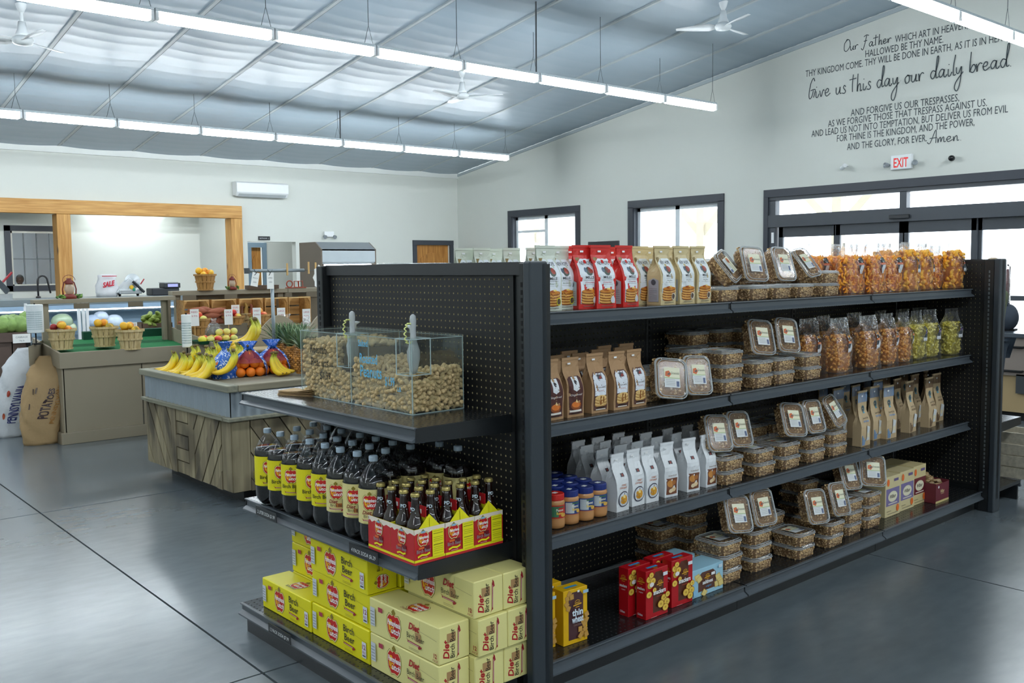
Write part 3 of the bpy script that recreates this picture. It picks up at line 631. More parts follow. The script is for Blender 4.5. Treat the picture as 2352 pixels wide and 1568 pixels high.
# end units: a single faced unit across each end of the run ---------------------
def end_unit(nm, lab, gx, gy0, gy1, rz, levels, dk=.43, deckz=.125):
    # local x runs along the unit, local -y is the face with the shelves
    Wd = gy1-gy0
    t = thing(nm, lab, 'shelving', (gx, gy1 if rz < 0 else gy0, 0), rz, None, True)
    link('pegboard', PEG, t, (.065, -.022, .145))
    MB().box(0, Wd, -.015, .02, .08, 1.51).build('back_panel', shelf_black, t)
    for x, ww in ((.03, .06), (Wd-.055, .04)): upright(t, x, -.03, ww-.012, .055)
    b = MB(); q0 = Wd-.035 if rz < 0 else 0; b.box(q0, q0+.035, -.07 if rz < 0 else -.04, .01 if rz < 0 else .05, 0, 1.52); b.build('end_cover', mat('end_cover_steel', '#2b333a', .45, var=.06, scale=4, spec=.6), t, bevel=.006)
    MB().box(.05, Wd-.07, -.035, -.02, 1.475, 1.518).build('top_rail', mat('top_rail_steel', '#2c2e30', .5, var=.1), t)
    for z in levels: shelf_parts(t, 1.222, dk, .02, -.0, z)
    o = shelf_parts(t, 1.222, dk+.035, .02, 0, deckz, True, 'base_deck')
    MB().box(.03, 1.235, -dk-.01, -dk+.005, 0, .085).build('kick_plate', shelf_black, t)
    MB().box(1.235, 1.25, -dk, -.02, 0, deckz-.02).build('kick_plate', shelf_black, t)
    return t
# near end: faces -X of the run. rotate -90deg: local x -> -Y, local -y -> -X
EN = end_unit('end_shelving', 'black pegboard end unit with three shelves facing the left aisle', 2.125, 2.235, 3.625, -PI/2, (1.0, .56))
EF = end_unit('end_shelving', 'black pegboard end unit at the far end of the long run', 5.86, 2.235, 3.625, PI/2, (.53,), .4)
# far run end: pegboard face towards the viewer as well
link('pegboard', PEG, EF, (1.285, .027, .145), (0, 0, PI))
b = MB(); b.box(.035, .092, .02, .045, 0, 1.515); o = b.build('upright', shelf_black, EF, bevel=.003)
b = MB()
for k in range(52): b.box(.058, .066, .045, .0462, .14+k*.0254, .156+k*.0254)
b.build('slot', mat('slot_steel', '#5d6466', .4), o)['kind'] = 'stuff'
# handwritten black price strips on the end shelves
def strip(par, x0, x1, z, words, y):
    b = MB(); b.box(x0, x1, y-.002, y, z-.04, z-.002); o = b.build('price_strip', mat('chalk_strip', '#1a1d20', .35, var=0), par)
    Art().text(words, (x0+x1)/2, z-.03, .02, '#e8ecec', w=(x1-x0)*.84, shear=.2).build('lettering', o, front(y-.002))
yf = 3.625
strip(EN, .155, .33, .56, '2 LITER SODA $1.99', -.444); strip(EN, .86, 1.04, .56, '4 PACK SODA $6.29', -.444); strip(EN, .30, .48, .125, '12 PACK SODA $7.99', -.478)

# ================================================================== PRODUCTS
def logo(A, x, y, s, script=True):          # red apple shaped emblem with two line script lettering
    P = [(0, .52), (.12, .42), (.35, .47), (.52, .3), (.56, 0), (.48, -.32), (.25, -.55), (0, -.5), (-.25, -.55), (-.48, -.32), (-.56, 0), (-.52, .3), (-.35, .47), (-.12, .42)]
    for k, c in ((1.16, '#7d7a1c'), (1.1, '#e9dca0'), (1, '#c8201c')): A.poly([(x+p[0]*s*k*.9, y+p[1]*s*k) for p in P][::-1], c)
    A.poly([(x-.1*s, y+.5*s), (x+.1*s, y+.5*s), (x+.16*s, y+.62*s), (x, y+.78*s), (x-.16*s, y+.62*s)], '#8a7a1e')
    A.stroke([(x-.3*s, y-.25*s), (x-.34*s, y), (x-.25*s, y+.25*s)], .12*s, '#f2b51c'); A.ell(x-.2*s, y+.16*s, .1*s, .12*s, '#f2b51c', 10)
    A.text('Pennsylvania', x+.03*s, y+.0*s, .36*s, '#ffffff', w=.98*s, bold=.025, shear=.3); A.text('D', x-.12*s, y-.34*s, .42*s, '#f2b51c', shear=.3, bold=.02); A.text('utch', x+.17*s, y-.34*s, .38*s, '#ffffff', shear=.3, bold=.02)
    return A
def ribbon(A, x, y, w, h, c='#9c1f2a'):
    A.poly([(x-w/2, y+h*.2), (x-w/2, y-h*.3), (x+w/2, y-h*.5), (x+w/2, y)], c); A.poly([(x+w*.3, y-h*.2), (x+w*.36, y-h*1.1), (x+w*.52, y-h*.8), (x+w*.62, y-h*.2)], c); A.poly([(x-w*.5, y+h*.2), (x-w*.6, y+h*.9), (x-w*.42, y+h*.1)], c)
    A.stroke([(x-w*.42, y-h*.05), (x+w*.4, y-h*.25)], h*.18, '#e7b9c4'); return A
# ---- twelve packs
def pack(name, base, diet):
    t = thing(name, 'x', 'box'); L_, W_, H_ = .392, .124, .122       # local x long, y deep, front at y=0 .. back +y
    carton = mat('carton_'+name, base, .5, var=.03, scale=3)
    b = MB(); b.box(0, L_, 0, W_, 0, H_); b.build('carton', carton, t, bevel=.003)
    dk = '#a9a01a' if not diet else '#a89c6a'
    A = Art(); logo(A, .145, .06, .075)
    ink = '#2a2410'
    if diet: A.text('Diet', .262, .078, .032, '#b21f26', bold=.03, shear=.3); A.rect(.268, .045, .298, .075, '#b08a5c'); A.text('Birch Beer', .27, .048, .026, ink, w=.095)
    else: A.text('Birch', .262, .078, .036, ink, bold=.01); A.text('Beer', .266, .047, .036, ink, bold=.01)
    ribbon(A, .262, .036, .07, .012); A.rect(.235, .012, .29, .0135, dk).rect(.235, .017, .29, .0185, dk)
    A.text('12', .378, .022, .02, '#a31c22', bold=.03).text('PACK', .378, .010, .011, '#a31c22', shear=.3) if diet else A.rect(.352, .02, .378, .076, '#dfe3ee').rect(.355, .024, .375, .03, '#55555a').text('12', .365, .05, .024, '#8f1f3d', w=.02, bold=.02).text('PACK', .365, .034, .014, '#8f1f3d', w=.02)
    A.rect(.06, .088, .085, .104, '#b03a50'); A.rect(.012, .03, .04, .095, '#cdd2d8'); 
    for k in range(5): A.rect(.015, .036+k*.011, .037, .038+k*.011, '#6a6e74')
    A.stroke([(.30, .088), (.30, .12)], .0012, dk); A.stroke([(.30, .088), (.39, .08)], .0012, dk)
    A.build('front_print', t, lambda u, v, h: (u, -h, v))
    A = Art(); logo(A, 0, 0, .06); A.text('Birch Beer', .0, -.045, .02, ink, w=.06) if not diet else A.text('Diet Birch Beer', 0, -.045, .017, '#8a2020', w=.07)
    A.build('top_print', t, lambda u, v, h: (.2+u*1.2, .062+v, H_+h))
    # short end, words turned upright
    A = Art(); 
    if diet: A.text('Diet', -.015, .022, .034, '#b21f26', bold=.03, shear=.3); A.rect(.005, -.006, .035, .03, '#b08a5c'); A.text('Birch Beer', 0, .0, .026, ink, w=.095, bold=.01); ribbon(A, 0, -.014, .09, .01)
    else: logo(A, -.022, .0, .045); A.text('Birch', .035, .01, .018, ink); ribbon(A, .035, .0, .035, .006)
    A.build('end_print', t, lambda u, v, h: (L_+h, .062-v, .06+u))
    return t
packY = pack('birch_beer_case', '#e6dc12', False); packD = pack('diet_birch_beer_case', '#e4dc92', True)
dx = .126; z0 = .125; hz = .1245
def case(proto, X, Ytop, lev, lab, rz=0, grp=None):
    return inst(proto, (X, Ytop, z0+lev*hz), -PI/2+rz, True, lab, grp)
case(packY, 1.712, 3.50, 0, 'yellow twelve pack case on the bottom shelf, foremost at the far left', 0)
for l, nm in enumerate(('bottom', 'middle', 'top')): case(packY, 1.715+(.004 if l == 1 else 0), 3.10, l, 'yellow twelve pack case, %s of the front stack of three' % nm, (0, .01, -.006)[l])
for l, nm in enumerate(('bottom', 'middle', 'top')): case(packY, 1.842, 3.485, l, 'yellow twelve pack case, %s of the rear left stack' % nm)
for l, nm in enumerate(('bottom', 'middle', 'top')): case(packY, 1.842, 3.088, l, 'yellow twelve pack case, %s of the stack behind the front stack' % nm)
for l, nm in enumerate(('bottom', 'upper')): case(packD, 1.715, 2.70, l, 'pale yellow diet twelve pack case, %s of the front stack of two' % nm, (0, .008)[l])
for c, cn in enumerate(('middle', 'rear')):
    for l, nm in enumerate(('bottom', 'middle', 'top')): case(packD, 1.842+c*.126+(.008 if l == 1 else 0), 2.675-.012*(l == 1), l, 'pale yellow diet twelve pack case, %s one of the %s stack by the post' % (nm, cn))
# ---- two litre bottles
pet = film('bottle_plastic', (.93, .95, .96), gl=.07, rough=.06, haze=.004); cola = mat('dark_soda', '#120a08', .08, var=0, spec=.6); capm = mat('grey_blue_cap', '#a9bccb', .45, var=.04)
def bottle(name, base, diet):
    t = thing(name, 'x', 'bottle')
    pet_mod = lambda a, z: 1-(.20*max(0, 1-z/.03))*abs(math.sin(2.5*a))
    prof = [(.030, 0), (.042, .006), (.050, .022), (.0535, .04), (.0535, .20), (.0525, .215), (.047, .235), (.038, .252), (.026, .268), (.016, .278), (.0135, .284), (.0135, .292)]
    MB().lathe(prof, 30, mod=pet_mod).build('bottle_shell', pet, t, smooth=True)
    pr2 = [(r-.0018, z+.002) for r, z in prof if z < .234]
    MB().lathe(pr2+[(.046, .2345)], 30, mod=pet_mod).build('soda', cola, t, smooth=True)
    MB().lathe([(.0145, .288), (.0152, .29), (.0152, .303), (.0135, .306)], 20, mod=lambda a, z: 1+.03*math.cos(20*a)).build('cap', capm, t)
    A = Art(); A.rect(-.168, 0, .168, .118, base); 
    for o in (-.11, .058):
        logo(A, o, .076, .046); 
        if diet: A.text('Diet', o-.01, .034, .018, '#8a2020', shear=.3, bold=.02); A.rect(o, .02, o+.02, .034, '#b06a2c'); A.text('Birch Beer', o+.005, .022, .014, '#2a1408', w=.052)
        else: A.text('Birch Beer', o, .03, .02, '#2a2410', w=.075, bold=.015)
        ribbon(A, o, .014, .05, .007); A.rect(o-.02, .003, o+.02, .0042, '#8d8a22')
    A.rect(-.05, .02, -.03, .05, '#8d8a22' if not diet else '#55504a').rect(.11, .05, .13, .052, '#8d8a22')
    R_ = .0541; A.build('label', t, lambda u, v, h: ((R_+h*.6)*math.sin(u/R_), -(R_+h*.6)*math.cos(u/R_), .082+v), maxe=.012)
    MB().add([((.0548)*math.sin(a)*1, -.0548*math.cos(a), z) for z in (.215, .227) for a in (-.9, -.75)], [(0, 1, 3, 2)]).build('price_sticker', paper_white, t)
    return t
bY = bottle('soda_bottle', '#e4da10', False); bD = bottle('diet_soda_bottle', '#e2d691', True)
rowsX = [1.735, 1.838, 1.945, 2.05]; nb = {}
bl = [(0, 3.455, 0), (0, 3.345, 0), (0, 3.235, 0), (0, 3.118, 0), (0, 3.005, 0), (0, 2.895, 1), (0, 2.79, 1), (0, 2.683, 1),
      (1, 3.41, 0), (1, 3.30, 0), (1, 3.19, 0), (1, 3.09, 0), (1, 2.98, 1), (1, 2.872, 1), (1, 2.765, 1),
      (2, 3.46, 0), (2, 3.345, 0), (2, 3.235, 0), (2, 3.10, 0), (2, 2.99, 1), (2, 2.875, 1), (2, 2.765, 1), (3, 3.42, 0), (3, 3.30, 0), (3, 3.18, 0), (3, 3.06, 1), (3, 2.95, 1), (3, 2.84, 1), (3, 2.73, 1), (3, 2.62, 1)]
rn = ['front', 'second', 'third', 'rear']
cnt = {}
for r, Y, d in bl:
    cnt[r] = cnt.get(r, 0)+1; rz = random.uniform(-.9, .6)-PI/2+.35 if r or 1 else 0
    if r == 0: rz = -PI/2+[.1, 0, -.3, .1, -.35, -.4, -.35, -.35][cnt[0]-1]
    inst(bD if d else bY, (rowsX[r]+random.uniform(-.003, .003), Y, .5602), rz, True, '%s two litre soda bottle, %s from the far end of the %s row' % ('pale label' if d else 'yellow label', ORD[cnt[r]-1], rn[r]), 'two litre soda bottles')
# ---- four pack carriers with glass bottles
amber = mat('amber_bottle_glass', '#1c0a05', .06, var=0, spec=.7, coat=.5); crown = mat('gold_crown_cap', '#b7a766', .35, metal=.7, var=.05)
def carrier():
    t = thing('four_pack_carrier', 'x', 'carton'); a, d, h = .122, .132, .115
    yel = mat('carrier_yellow', '#ece41a', .5, var=.03); b = MB()
    b.box(0, a, 0, .0012, 0, h); b.box(0, a, d-.0012, d, 0, h); b.box(0, .0012, 0, d, 0, h); b.box(a-.0012, a, 0, d, 0, h); b.box(0, a, 0, d, 0, .001)
    b.build('carton', yel, t)
    b = MB(); b.prism([(.02, h), (a/2, h+.042), (a-.02, h)], 0, .0012, 1); b.prism([(.02, h), (a/2, h+.042), (a-.02, h)], d-.0012, d, 1); b.box(a/2-.001, a/2+.001, .0, d, .01, h+.03); b.build('handle_gusset', yel, t)
    b = MB(); b.box(a/2-.0015, a/2+.0015, .018, d-.018, h+.026, h+.062); b.build('handle', mat('carrier_red', '#c11d22', .5, var=.03), t)
    MB().box(a/2-.002, a/2-.0015, .04, .06, h+.036, h+.05).build('price_sticker', paper_white, t)
    def face(w, nut):
        A = Art(); A.rect(0, 0, w, h, '#c2272b'); A.poly([(0, h), (0, h-.018), (.012, h-.013), (.024, h-.02), (.04, h-.012), (.055, h-.018), (.075, h-.012), (.095, h-.02), (.11, h-.013), (w, h-.017), (w, h)], '#eadfcf')
        A.rect(0, .008, w, .016, '#ece41a'); x = .034 if nut else w/2
        logo(A, x, .082, .04); A.ell(x, .104, .01, .004, '#8fb7cf', 10); A.rect(x+.002, .044, x+.024, .058, '#6e1420').rect(x-.02, .05, x+.002, .056, '#e06a2a')
        A.text('Birch Beer', x, .038, .016, '#8b8688', w=.056, bold=.02); A.stroke([(x-.024, .026), (x-.008, .031), (x+.01, .028), (x+.024, .033)], .006, '#ece41a'); A.rect(x-.014, .0205, x+.014, .0222, '#e8b9b9')
        if nut:
            A.rect(.068, .016, .114, .104, '#ece41a')
            for k, (q, th) in enumerate(((.098, .0008), (.09, .0014), (.078, .0007), (.072, .0007), (.066, .0007), (.054, .0016), (.046, .0007), (.04, .0007), (.034, .0007), (.026, .0007))): A.rect(.072, q, .11, q+th, '#3b3a10')
        return A
    face(a, True).build('front_print', t, lambda u, v, hh: (u, -hh, v)); face(d, False).build('side_print', t, lambda u, v, hh: (-hh, d-u, v)); face(d, False).build('side_print', t, lambda u, v, hh: (a+hh, u, v))
    return t
def glass_bottle():
    t = thing('glass_soda_bottle', 'x', 'bottle')
    MB().lathe([(.026, 0), (.03, .004), (.03, .115), (.027, .128), (.019, .143), (.0155, .16), (.0125, .20), (.013, .213)], 18).build('glass', amber, t, smooth=True)
    MB().lathe([(.0145, .211), (.015, .213), (.0142, .219), (.012, .2225)], 16, mod=lambda a, z: 1+.04*math.cos(16*a)).build('crown_cap', crown, t)
    A = Art(); A.text('PD', 0, 0, .015, '#cfe0ea', bold=.03).rect(-.01, -.008, .012, -.006, '#cfe0ea'); R_ = .0158
    A.build('neck_print', t, lambda u, v, h: ((R_+.001+h)*math.sin(u/R_), -(R_+.001+h)*math.cos(u/R_), .168+v)); return t
CR = carrier(); GB = glass_bottle(); k = 0
for r in range(2):
    for c in range(3):
        if r == 1 and c == 2: continue
        k += 1; X = 1.688+c*.1235; Y = 2.388+r*.134; wh = ('left', 'middle', 'right')[c]; rw = ('front', 'rear')[r]
        inst(CR, (X, Y, .5602), random.uniform(-.01, .01), True, 'red and yellow four pack carrier, %s one in the %s row' % (wh, rw), 'four pack carriers on the middle end shelf')
        for i in range(2):
            for j in range(2):
                inst(GB, (X+.031+i*.06, Y+.034+j*.064, .562), random.uniform(-1.8, -.2), True, 'amber glass soda bottle, %s %s of the %s %s carrier' % (('near', 'far')[j], ('left', 'right')[i], rw, wh), 'glass soda bottles in carriers')
# ---- paper sandwich bags under the peanut bin
kraft = mat('kraft_paper', '#b99b6f', .8, var=.08, scale=20)
for i in range(7):
    b = MB(); L = []
    for x, lift in ((-.085, 0), (-.03, .000), (.03, .0008*i), (.085, .0022*i)):
        L.append([(x, y, z+lift) for y, z in ((-.045, 0), (.045, 0), (.045, .0012), (-.045, .0012))])
    p = b.loops(L).build('paper_bag', kraft); put(p, (1.845+random.uniform(-.004, .004), 3.372+random.uniform(-.006, .006), 1.0003+i*.0024), random.uniform(-.06, .06)-1.25, True)
    tag(p, 'flat brown paper bag, %s from the bottom of the pile by the peanut bin' % ORD[i] if i < 6 else 'flat brown paper bag on top of the pile by the peanut bin', 'paper bag', 'flat paper bags')
# ================================================================== PEANUT BIN on the top end shelf
# two clear acrylic compartments side by side, front edges read off the shelf plane z = 1.0
ZB = 1.0003
c_near = onZ(961, 952, 1.0, 1); c_far = onZ(681, 907, 1.0, 1); c_back = onZ(1082, 940, 1.0, 1); c_mid = onZ(801, 928, 1.0, 1)
bx0 = (c_near[0]+c_far[0])/2; by0 = c_near[1]; by1 = c_far[1]; bx1 = min(c_back[0], 2.07)
bh = onX(681, 757, bx0, 1)[2]-1.0; ym = c_mid[1]
PB = thing('peanut_bin', 'clear acrylic two compartment bulk peanut bin with black and blue hand lettering', 'bin', (bx0, by0, ZB), 0, None, True)
W_, L_ = bx1-bx0, by1-by0; t_ = .005
b = MB()
for q in ((0, t_, 0, L_), (W_-t_, W_, 0, L_)): b.box(q[0], q[1], q[2], q[3], 0, bh)
for y in (0, ym-by0, L_-t_): b.box(t_, W_-t_, y, y+t_, 0, bh)
b.box(t_, W_-t_, t_, L_-t_, 0, .004); b.build('acrylic_walls', acrylic, PB)
edge = mat('acrylic_edge', '#c3d6d6', .2, var=0, spec=.8, alpha=.75)
b = MB(); e = .0026
for x in (0, W_-e):
    for y in (0, ym-by0, L_-e): b.box(x, x+e, y, y+e, 0, bh)
    b.box(x, x+e, 0, L_, bh-e, bh); b.box(x, x+e, 0, L_, 0, e)
for y in (0, ym-by0, L_-e): b.box(0, W_, y, y+e, bh-e, bh); b.box(0, W_, y, y+e, 0, e)
b.build('polished_edges', edge, PB)
for y0, y1 in ((0, ym-by0), (ym-by0, L_)):
    yk = (y0+y1)/2
    MB().box(-.004, W_+.002, y0+.002, y1-.002, bh+.001, bh+.006).build('lid', acrylic, PB)
    MB().lathe([(.006, bh+.006), (.007, bh+.022), (.02, bh+.03), (.02, bh+.034), (.004, bh+.036)], 16, (W_*.62, yk, 0)).build('lid_knob', mat('knob_acrylic', '#c9d2d3', .1, var=0, spec=.8), PB, smooth=True)
    # scoop holder box hanging inside near the front corner
    b = MB(); hx0, hx1, hy0, hy1, hz0 = -.012, .075, y0-.006, y0+.075, bh-.125; e = .0028
    for x in (hx0, hx1):
        for y in (hy0, hy1): b.box(x, x+e, y, y+e, hz0, bh+.002)
        b.box(x, x+e, hy0, hy1, bh-.002, bh+.002); b.box(x, x+e, hy0, hy1, hz0, hz0+e)
    for y in (hy0, hy1): b.box(hx0, hx1, y, y+e, bh-.002, bh+.002); b.box(hx0, hx1, y, y+e, hz0, hz0+e)
    b.build('scoop_holder', edge, PB)
# scoops
scoop_m = mat('frosted_scoop', '#c6cccf', .25, var=.03, spec=.7, alpha=.72); cord = mat('coiled_cord', '#d9e08a', .5, var=.05)
for n, (yy, lab) in enumerate(((by0+.03, 'clear plastic scoop standing in the near holder of the peanut bin'), (ym+.03, 'clear plastic scoop standing in the far holder of the peanut bin'))):
    t = thing('scoop', lab, 'scoop', (bx0+.03, yy, ZB+bh-.122), .5, None, True)
    L = []
    for z, rx, ry in ((0, .012, .006), (.02, .022, .014), (.05, .03, .02), (.078, .033, .02), (.1, .024, .014), (.118, .013, .01), (.15, .012, .009), (.185, .014, .011), (.2, .012, .009), (.206, .004, .003)):
        L.append([(rx*math.cos(a), ry*math.sin(a), z) for a in [2*PI*k/14 for k in range(14)]])
    MB().loops(L).build('bowl_and_handle', scoop_m, t, smooth=True)
    P = [(.012, 0, .17)]+[(-.012+.004*math.cos(k*.9)-.05*math.sin(PI*k/60)*1.0, .004*math.sin(k*.9), .172+.016*math.sin(PI*k/30)-.001*k+.0) for k in range(70)]
    MB().tube(P, .0022, 5).build('cord', cord, t, smooth=True)
# hand lettering on the front (facing -X) wall; u runs toward the viewer (-Y)
A1 = Art(); lf = lambda s: L_-s       # from the far end
def ink(A, words, s, z, size, w, c): A.text(words, s, z, size, c, w=w, bold=.012, shear=.05)
A1.text('unsalted', .085, bh-.035, .026, '#1c1a14', w=.085); A1.text('Roasted', .14, bh-.085, .045, '#1c1a14', w=.12); A1.text('Peanuts', .15, bh-.135, .045, '#1c1a14', w=.13); A1.text('$1.99', .19, bh-.185, .045, '#1c1a14', w=.08); A1.text('LB', .26, bh-.198, .02, '#1c1a14')
s0 = by1-ym
A1.text('Salted', s0+.09, bh-.04, .034, '#5fb6de', w=.062, bold=.015); A1.text('Roasted', s0+.125, bh-.1, .05, '#5fb6de', w=.115, bold=.015); A1.text('Peanuts', s0+.14, bh-.15, .06, '#5fb6de', w=.14, bold=.015); A1.text('$1.99', s0+.26, bh-.17, .045, '#5fb6de', w=.06, bold=.015); A1.text('LB', s0+.318, bh-.185, .022, '#5fb6de', bold=.015)
A1.build('hand_lettering', PB, lambda u, v, h: (-h-.0005, L_-u, v))
# peanuts: 300 nearest the walls are single things, the rest one mass
pn = mat('peanut_shell', '#d8bd8c', .75, var=.22, scale=60, bump=.5, bscale=260)
def pn_mesh(sd):
    random.seed(sd); L = []; k1, k2 = random.uniform(.9, 1.1), random.uniform(.9, 1.1); bend = random.uniform(-.003, .003)
    for z, r in ((-.019, .003), (-.016, .0068*k1), (-.010, .0086*k1), (-.003, .0066), (.002, .0063), (.009, .0082*k2), (.0145, .0068*k2), (.018, .003)):
        L.append([(r*math.cos(a)+bend*math.sin(z*90), r*math.sin(a), z) for a in [2*PI*k/8 for k in range(8)]])
    return MB().loops(L).mesh('peanut', pn, smooth=True)
PM = [pn_mesh(i) for i in range(4)]; random.seed(11)
def level(y):     # fill height of each compartment, sloping
    if y < ym-by0: q = y/(ym-by0); return .125+.03*math.cos(q*6.3)+.02*q
    q = (y-(ym-by0))/(L_-(ym-by0)); return bh-.03-.02*abs(q-.3)
spots = []; inner = []
def holder(x, y, z):
    for y0 in (0, ym-by0):
        if x < .085 and y0-.01 < y < y0+.088 and z > bh-.14: return True
    return False
g = .0165; zz = .012
while zz < bh-.01:
    yy = .014
    while yy < L_-.012:
        xx = .014
        while xx < W_-.012:
            if zz < level(yy) and not holder(xx, yy, zz) and abs(yy-(ym-by0)) > .012:
                edge_ = xx < .02 or (yy < .02) or zz > level(yy)-.02
                (spots if edge_ else inner).append((xx, yy, zz))
            xx += g
        yy += g
    zz += g*.82
near = [s for s in spots if s[0] < .02 or s[1] < .02]; rest = [s for s in spots if s not in set(near)]
random.shuffle(near)
near.sort(key=lambda s: s[1]); big = near[:300]; small = near[300:]+rest
Pg = GM.T @ np.array((bx0, by0, ZB))
def prot(): return (random.uniform(.6, 2.5), random.uniform(-.7, .7), random.uniform(0, 6.3))
for i, s in enumerate(big):
    p = GM.T @ np.array((bx0+max(.0145, s[0])+random.uniform(0, .003), by0+max(.0145, s[1])+random.uniform(-.003, .003)*(s[1] > .02), ZB+s[2]+random.uniform(-.003, .003)))
    o = link('peanut', PM[i % 4], None, tuple(p), prot()); tag(o, 'tan peanut in its shell against the acrylic wall of the bin', 'peanut', 'peanuts against the wall of the near bin')
sm = MB(); V = [[tuple(v.co) for v in m.vertices] for m in PM]; Fc = [[tuple(p.vertices) for p in m.polygons] for m in PM]
for i, s in enumerate(small):
    from mathutils import Euler
    sm.T = Matrix.Translation((max(.0145, s[0])+random.uniform(-.001, .003), s[1]+random.uniform(-.003, .003), s[2]+random.uniform(-.003, .003))) @ Euler(prot()).to_matrix().to_4x4()
    sm.add(V[i % 4], Fc[i % 4])
o = sm.mesh('peanuts', pn, smooth=True); o = link('peanuts', o, None, tuple(Pg), (0, 0, DG)); tag(o, 'mass of unshelled peanuts filling both compartments of the bin', 'peanuts', None, 'stuff')
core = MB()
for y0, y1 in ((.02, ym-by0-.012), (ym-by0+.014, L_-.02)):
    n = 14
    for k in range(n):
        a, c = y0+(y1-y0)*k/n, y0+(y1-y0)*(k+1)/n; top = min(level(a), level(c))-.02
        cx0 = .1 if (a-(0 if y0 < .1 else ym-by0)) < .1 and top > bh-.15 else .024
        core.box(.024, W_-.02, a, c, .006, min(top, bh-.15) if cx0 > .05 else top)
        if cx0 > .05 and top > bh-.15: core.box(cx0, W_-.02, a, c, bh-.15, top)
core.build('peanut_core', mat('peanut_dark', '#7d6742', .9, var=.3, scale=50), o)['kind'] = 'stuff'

# ================================================================== BAGS, TUBS, BOXES on the long run
def bag_fn(w, d, h, pinch=.5, flat=.86, bulge=.006, seed=0, wr=.0015):
    rnd = random.Random(seed); ph = [rnd.uniform(0, 6) for _ in range(6)]
    def D(t):
        if t <= pinch: return d
        if t >= flat: return .004
        q = (t-pinch)/(flat-pinch); q = q*q*(3-2*q); return d*(1-q)+.004*q
    def W(t): return w*(1-.02*math.sin(PI*min(1, t/.9)))
    def wav(u, t): return wr*(math.sin(9*u/w+ph[0]+5*t)+math.sin(14*t+ph[1]+4*u/w)+.6*math.sin(23*t+17*u/w+ph[2]))
    def P(u, t, side):                      # side -1 front, +1 back
        b = bulge*math.sin(PI*min(1, t/flat))*(1-(2*u)**2)+wav(u*w, t)*min(1, t*6)*(1 if t < flat else .4)
        return (u*W(t), side*(D(t)/2+b*(.3 if t > flat else 1)), t*h)
    return D, W, P
def bag_mesh(name, w, d, h, m, pinch=.5, flat=.86, bulge=.006, seed=0, wr=.0015, gus=.75, nl=14, fold=True, hmax=1.0):
    D, W, P = bag_fn(w, d, h, pinch, flat, bulge, seed, wr); L = []
    for i in range(nl+1):
        t = hmax*i/nl; l = [P(u, t, -1) for u in (-.5, -.3, -.1, .1, .3, .5)]; gi = (d-D(t))/2*gus; x = W(t)/2
        l += [(x-gi*.5, -D(t)/4, t*h), (x-gi, 0, t*h), (x-gi*.5, D(t)/4, t*h)]
        l += [P(u, t, 1) for u in (.5, .3, .1, -.1, -.3, -.5)]; l += [(-x+gi*.5, D(t)/4, t*h), (-x+gi, 0, t*h), (-x+gi*.5, -D(t)/4, t*h)]
        L.append(l)
    b = MB().loops(L)
    if fold: b.box(-w/2-.001, w/2+.001, -.0045, .0045, h-.006, h+.004)
    return b.mesh(name, m, smooth=False), P
def pancake_art(A, w, h, tint, panel='#e6eaec', kind=''):
    A.poly([(-w*.42, h*.08), (w*.42, h*.08), (w*.42, h*.74), (w*.3, h*.8), (-w*.22, h*.8), (-w*.42, h*.72)], panel)
    A.poly([(-w*.42, h*.82), (-w*.2, h*.82), (-w*.42, h*.73)], '#8a7440')
    A.text('NEW HOPE', 0, h*.7, h*.085, '#34333c', w=w*.6, bold=.01); A.ell(.002, h*.6, w*.17, w*.17, '#4c5a52', 18); A.ell(.006, h*.615, w*.11, w*.12, '#a8473a', 14); A.ell(-w*.16, h*.62, w*.06, w*.1, '#5c6e82', 10)
    A.text('MILLS', 0, h*.48, h*.06, '#3a3a40', w=w*.4, bold=.01); A.rect(-w*.26, h*.455, w*.26, h*.459, '#55555a'); A.text(kind, 0, h*.41, h*.03, tint, shear=.3, w=w*.42); A.rect(-w*.3, h*.385, w*.3, h*.388, '#8b8b90')
    for k in range(5): A.ell(0, h*(.1+.042*k), w*.4, h*.035, '#8f4a15'); A.ell(0, h*(.112+.042*k), w*.4, h*.03, '#e0a95a' if k < 4 else '#c9812a')
    A.ell(-w*.08, h*.3, w*.16, h*.02, '#a9501a'); A.ell(w*.14, h*.29, w*.12, h*.016, '#d9892a'); A.rect(-.006, h*.3, .012, h*.325, '#f4d77a')
    A.ell(w*.27, h*.14, w*.13, w*.145, '#e8dc2a' if kind == 'Buttermilk' else '#e3ded0', 18); A.ell(w*.27, h*.14, w*.1, w*.115, '#5a463a' if kind != 'Complete' else '#c9d3e6', 18); A.rect(-w*.3, h*.035, w*.3, h*.045, '#6b665a'); return A
def make_bag(name, w, d, h, col, art, seed, rough=.5, side=True, **k):
    t = thing(name, 'x', 'bag'); me, P = bag_mesh('pouch', w, d, h, mat('bag_'+col, col, rough, var=.04, scale=12), seed=seed, **k); link('pouch', me, t)
    A = Art(); art(A); A.build('front_print', t, lambda u, v, hh: (lambda q: (q[0], q[1]-hh, q[2]))(P(max(-.5, min(.5, u/w)), max(0, min(1, v/h)), -1)), maxe=.011, rough=rough, dz=.00016, base=.0009)
    if side:
        S = Art(); S.poly([(-d*.36, h*.05), (d*.36, h*.05), (d*.36, h*.42), (0, h*.46), (-d*.36, h*.42)], side); 
        for q in range(6): S.rect(-d*.28, h*(.1+q*.035), d*.28, h*(.105+q*.035), '#7b7f84')
        S.ell(0, h*.39, d*.16, d*.16, '#4a4f55', 12)
        S.build('side_print', t, lambda u, v, hh: (-w/2-hh-.001, -u, v)); 
    A = Art(); A.rect(-.008, h*.9, .008, h*.93, '#eef0f0'); A.build('price_sticker', t, lambda u, v, hh: (u-.01, -.006-hh, v)); return t
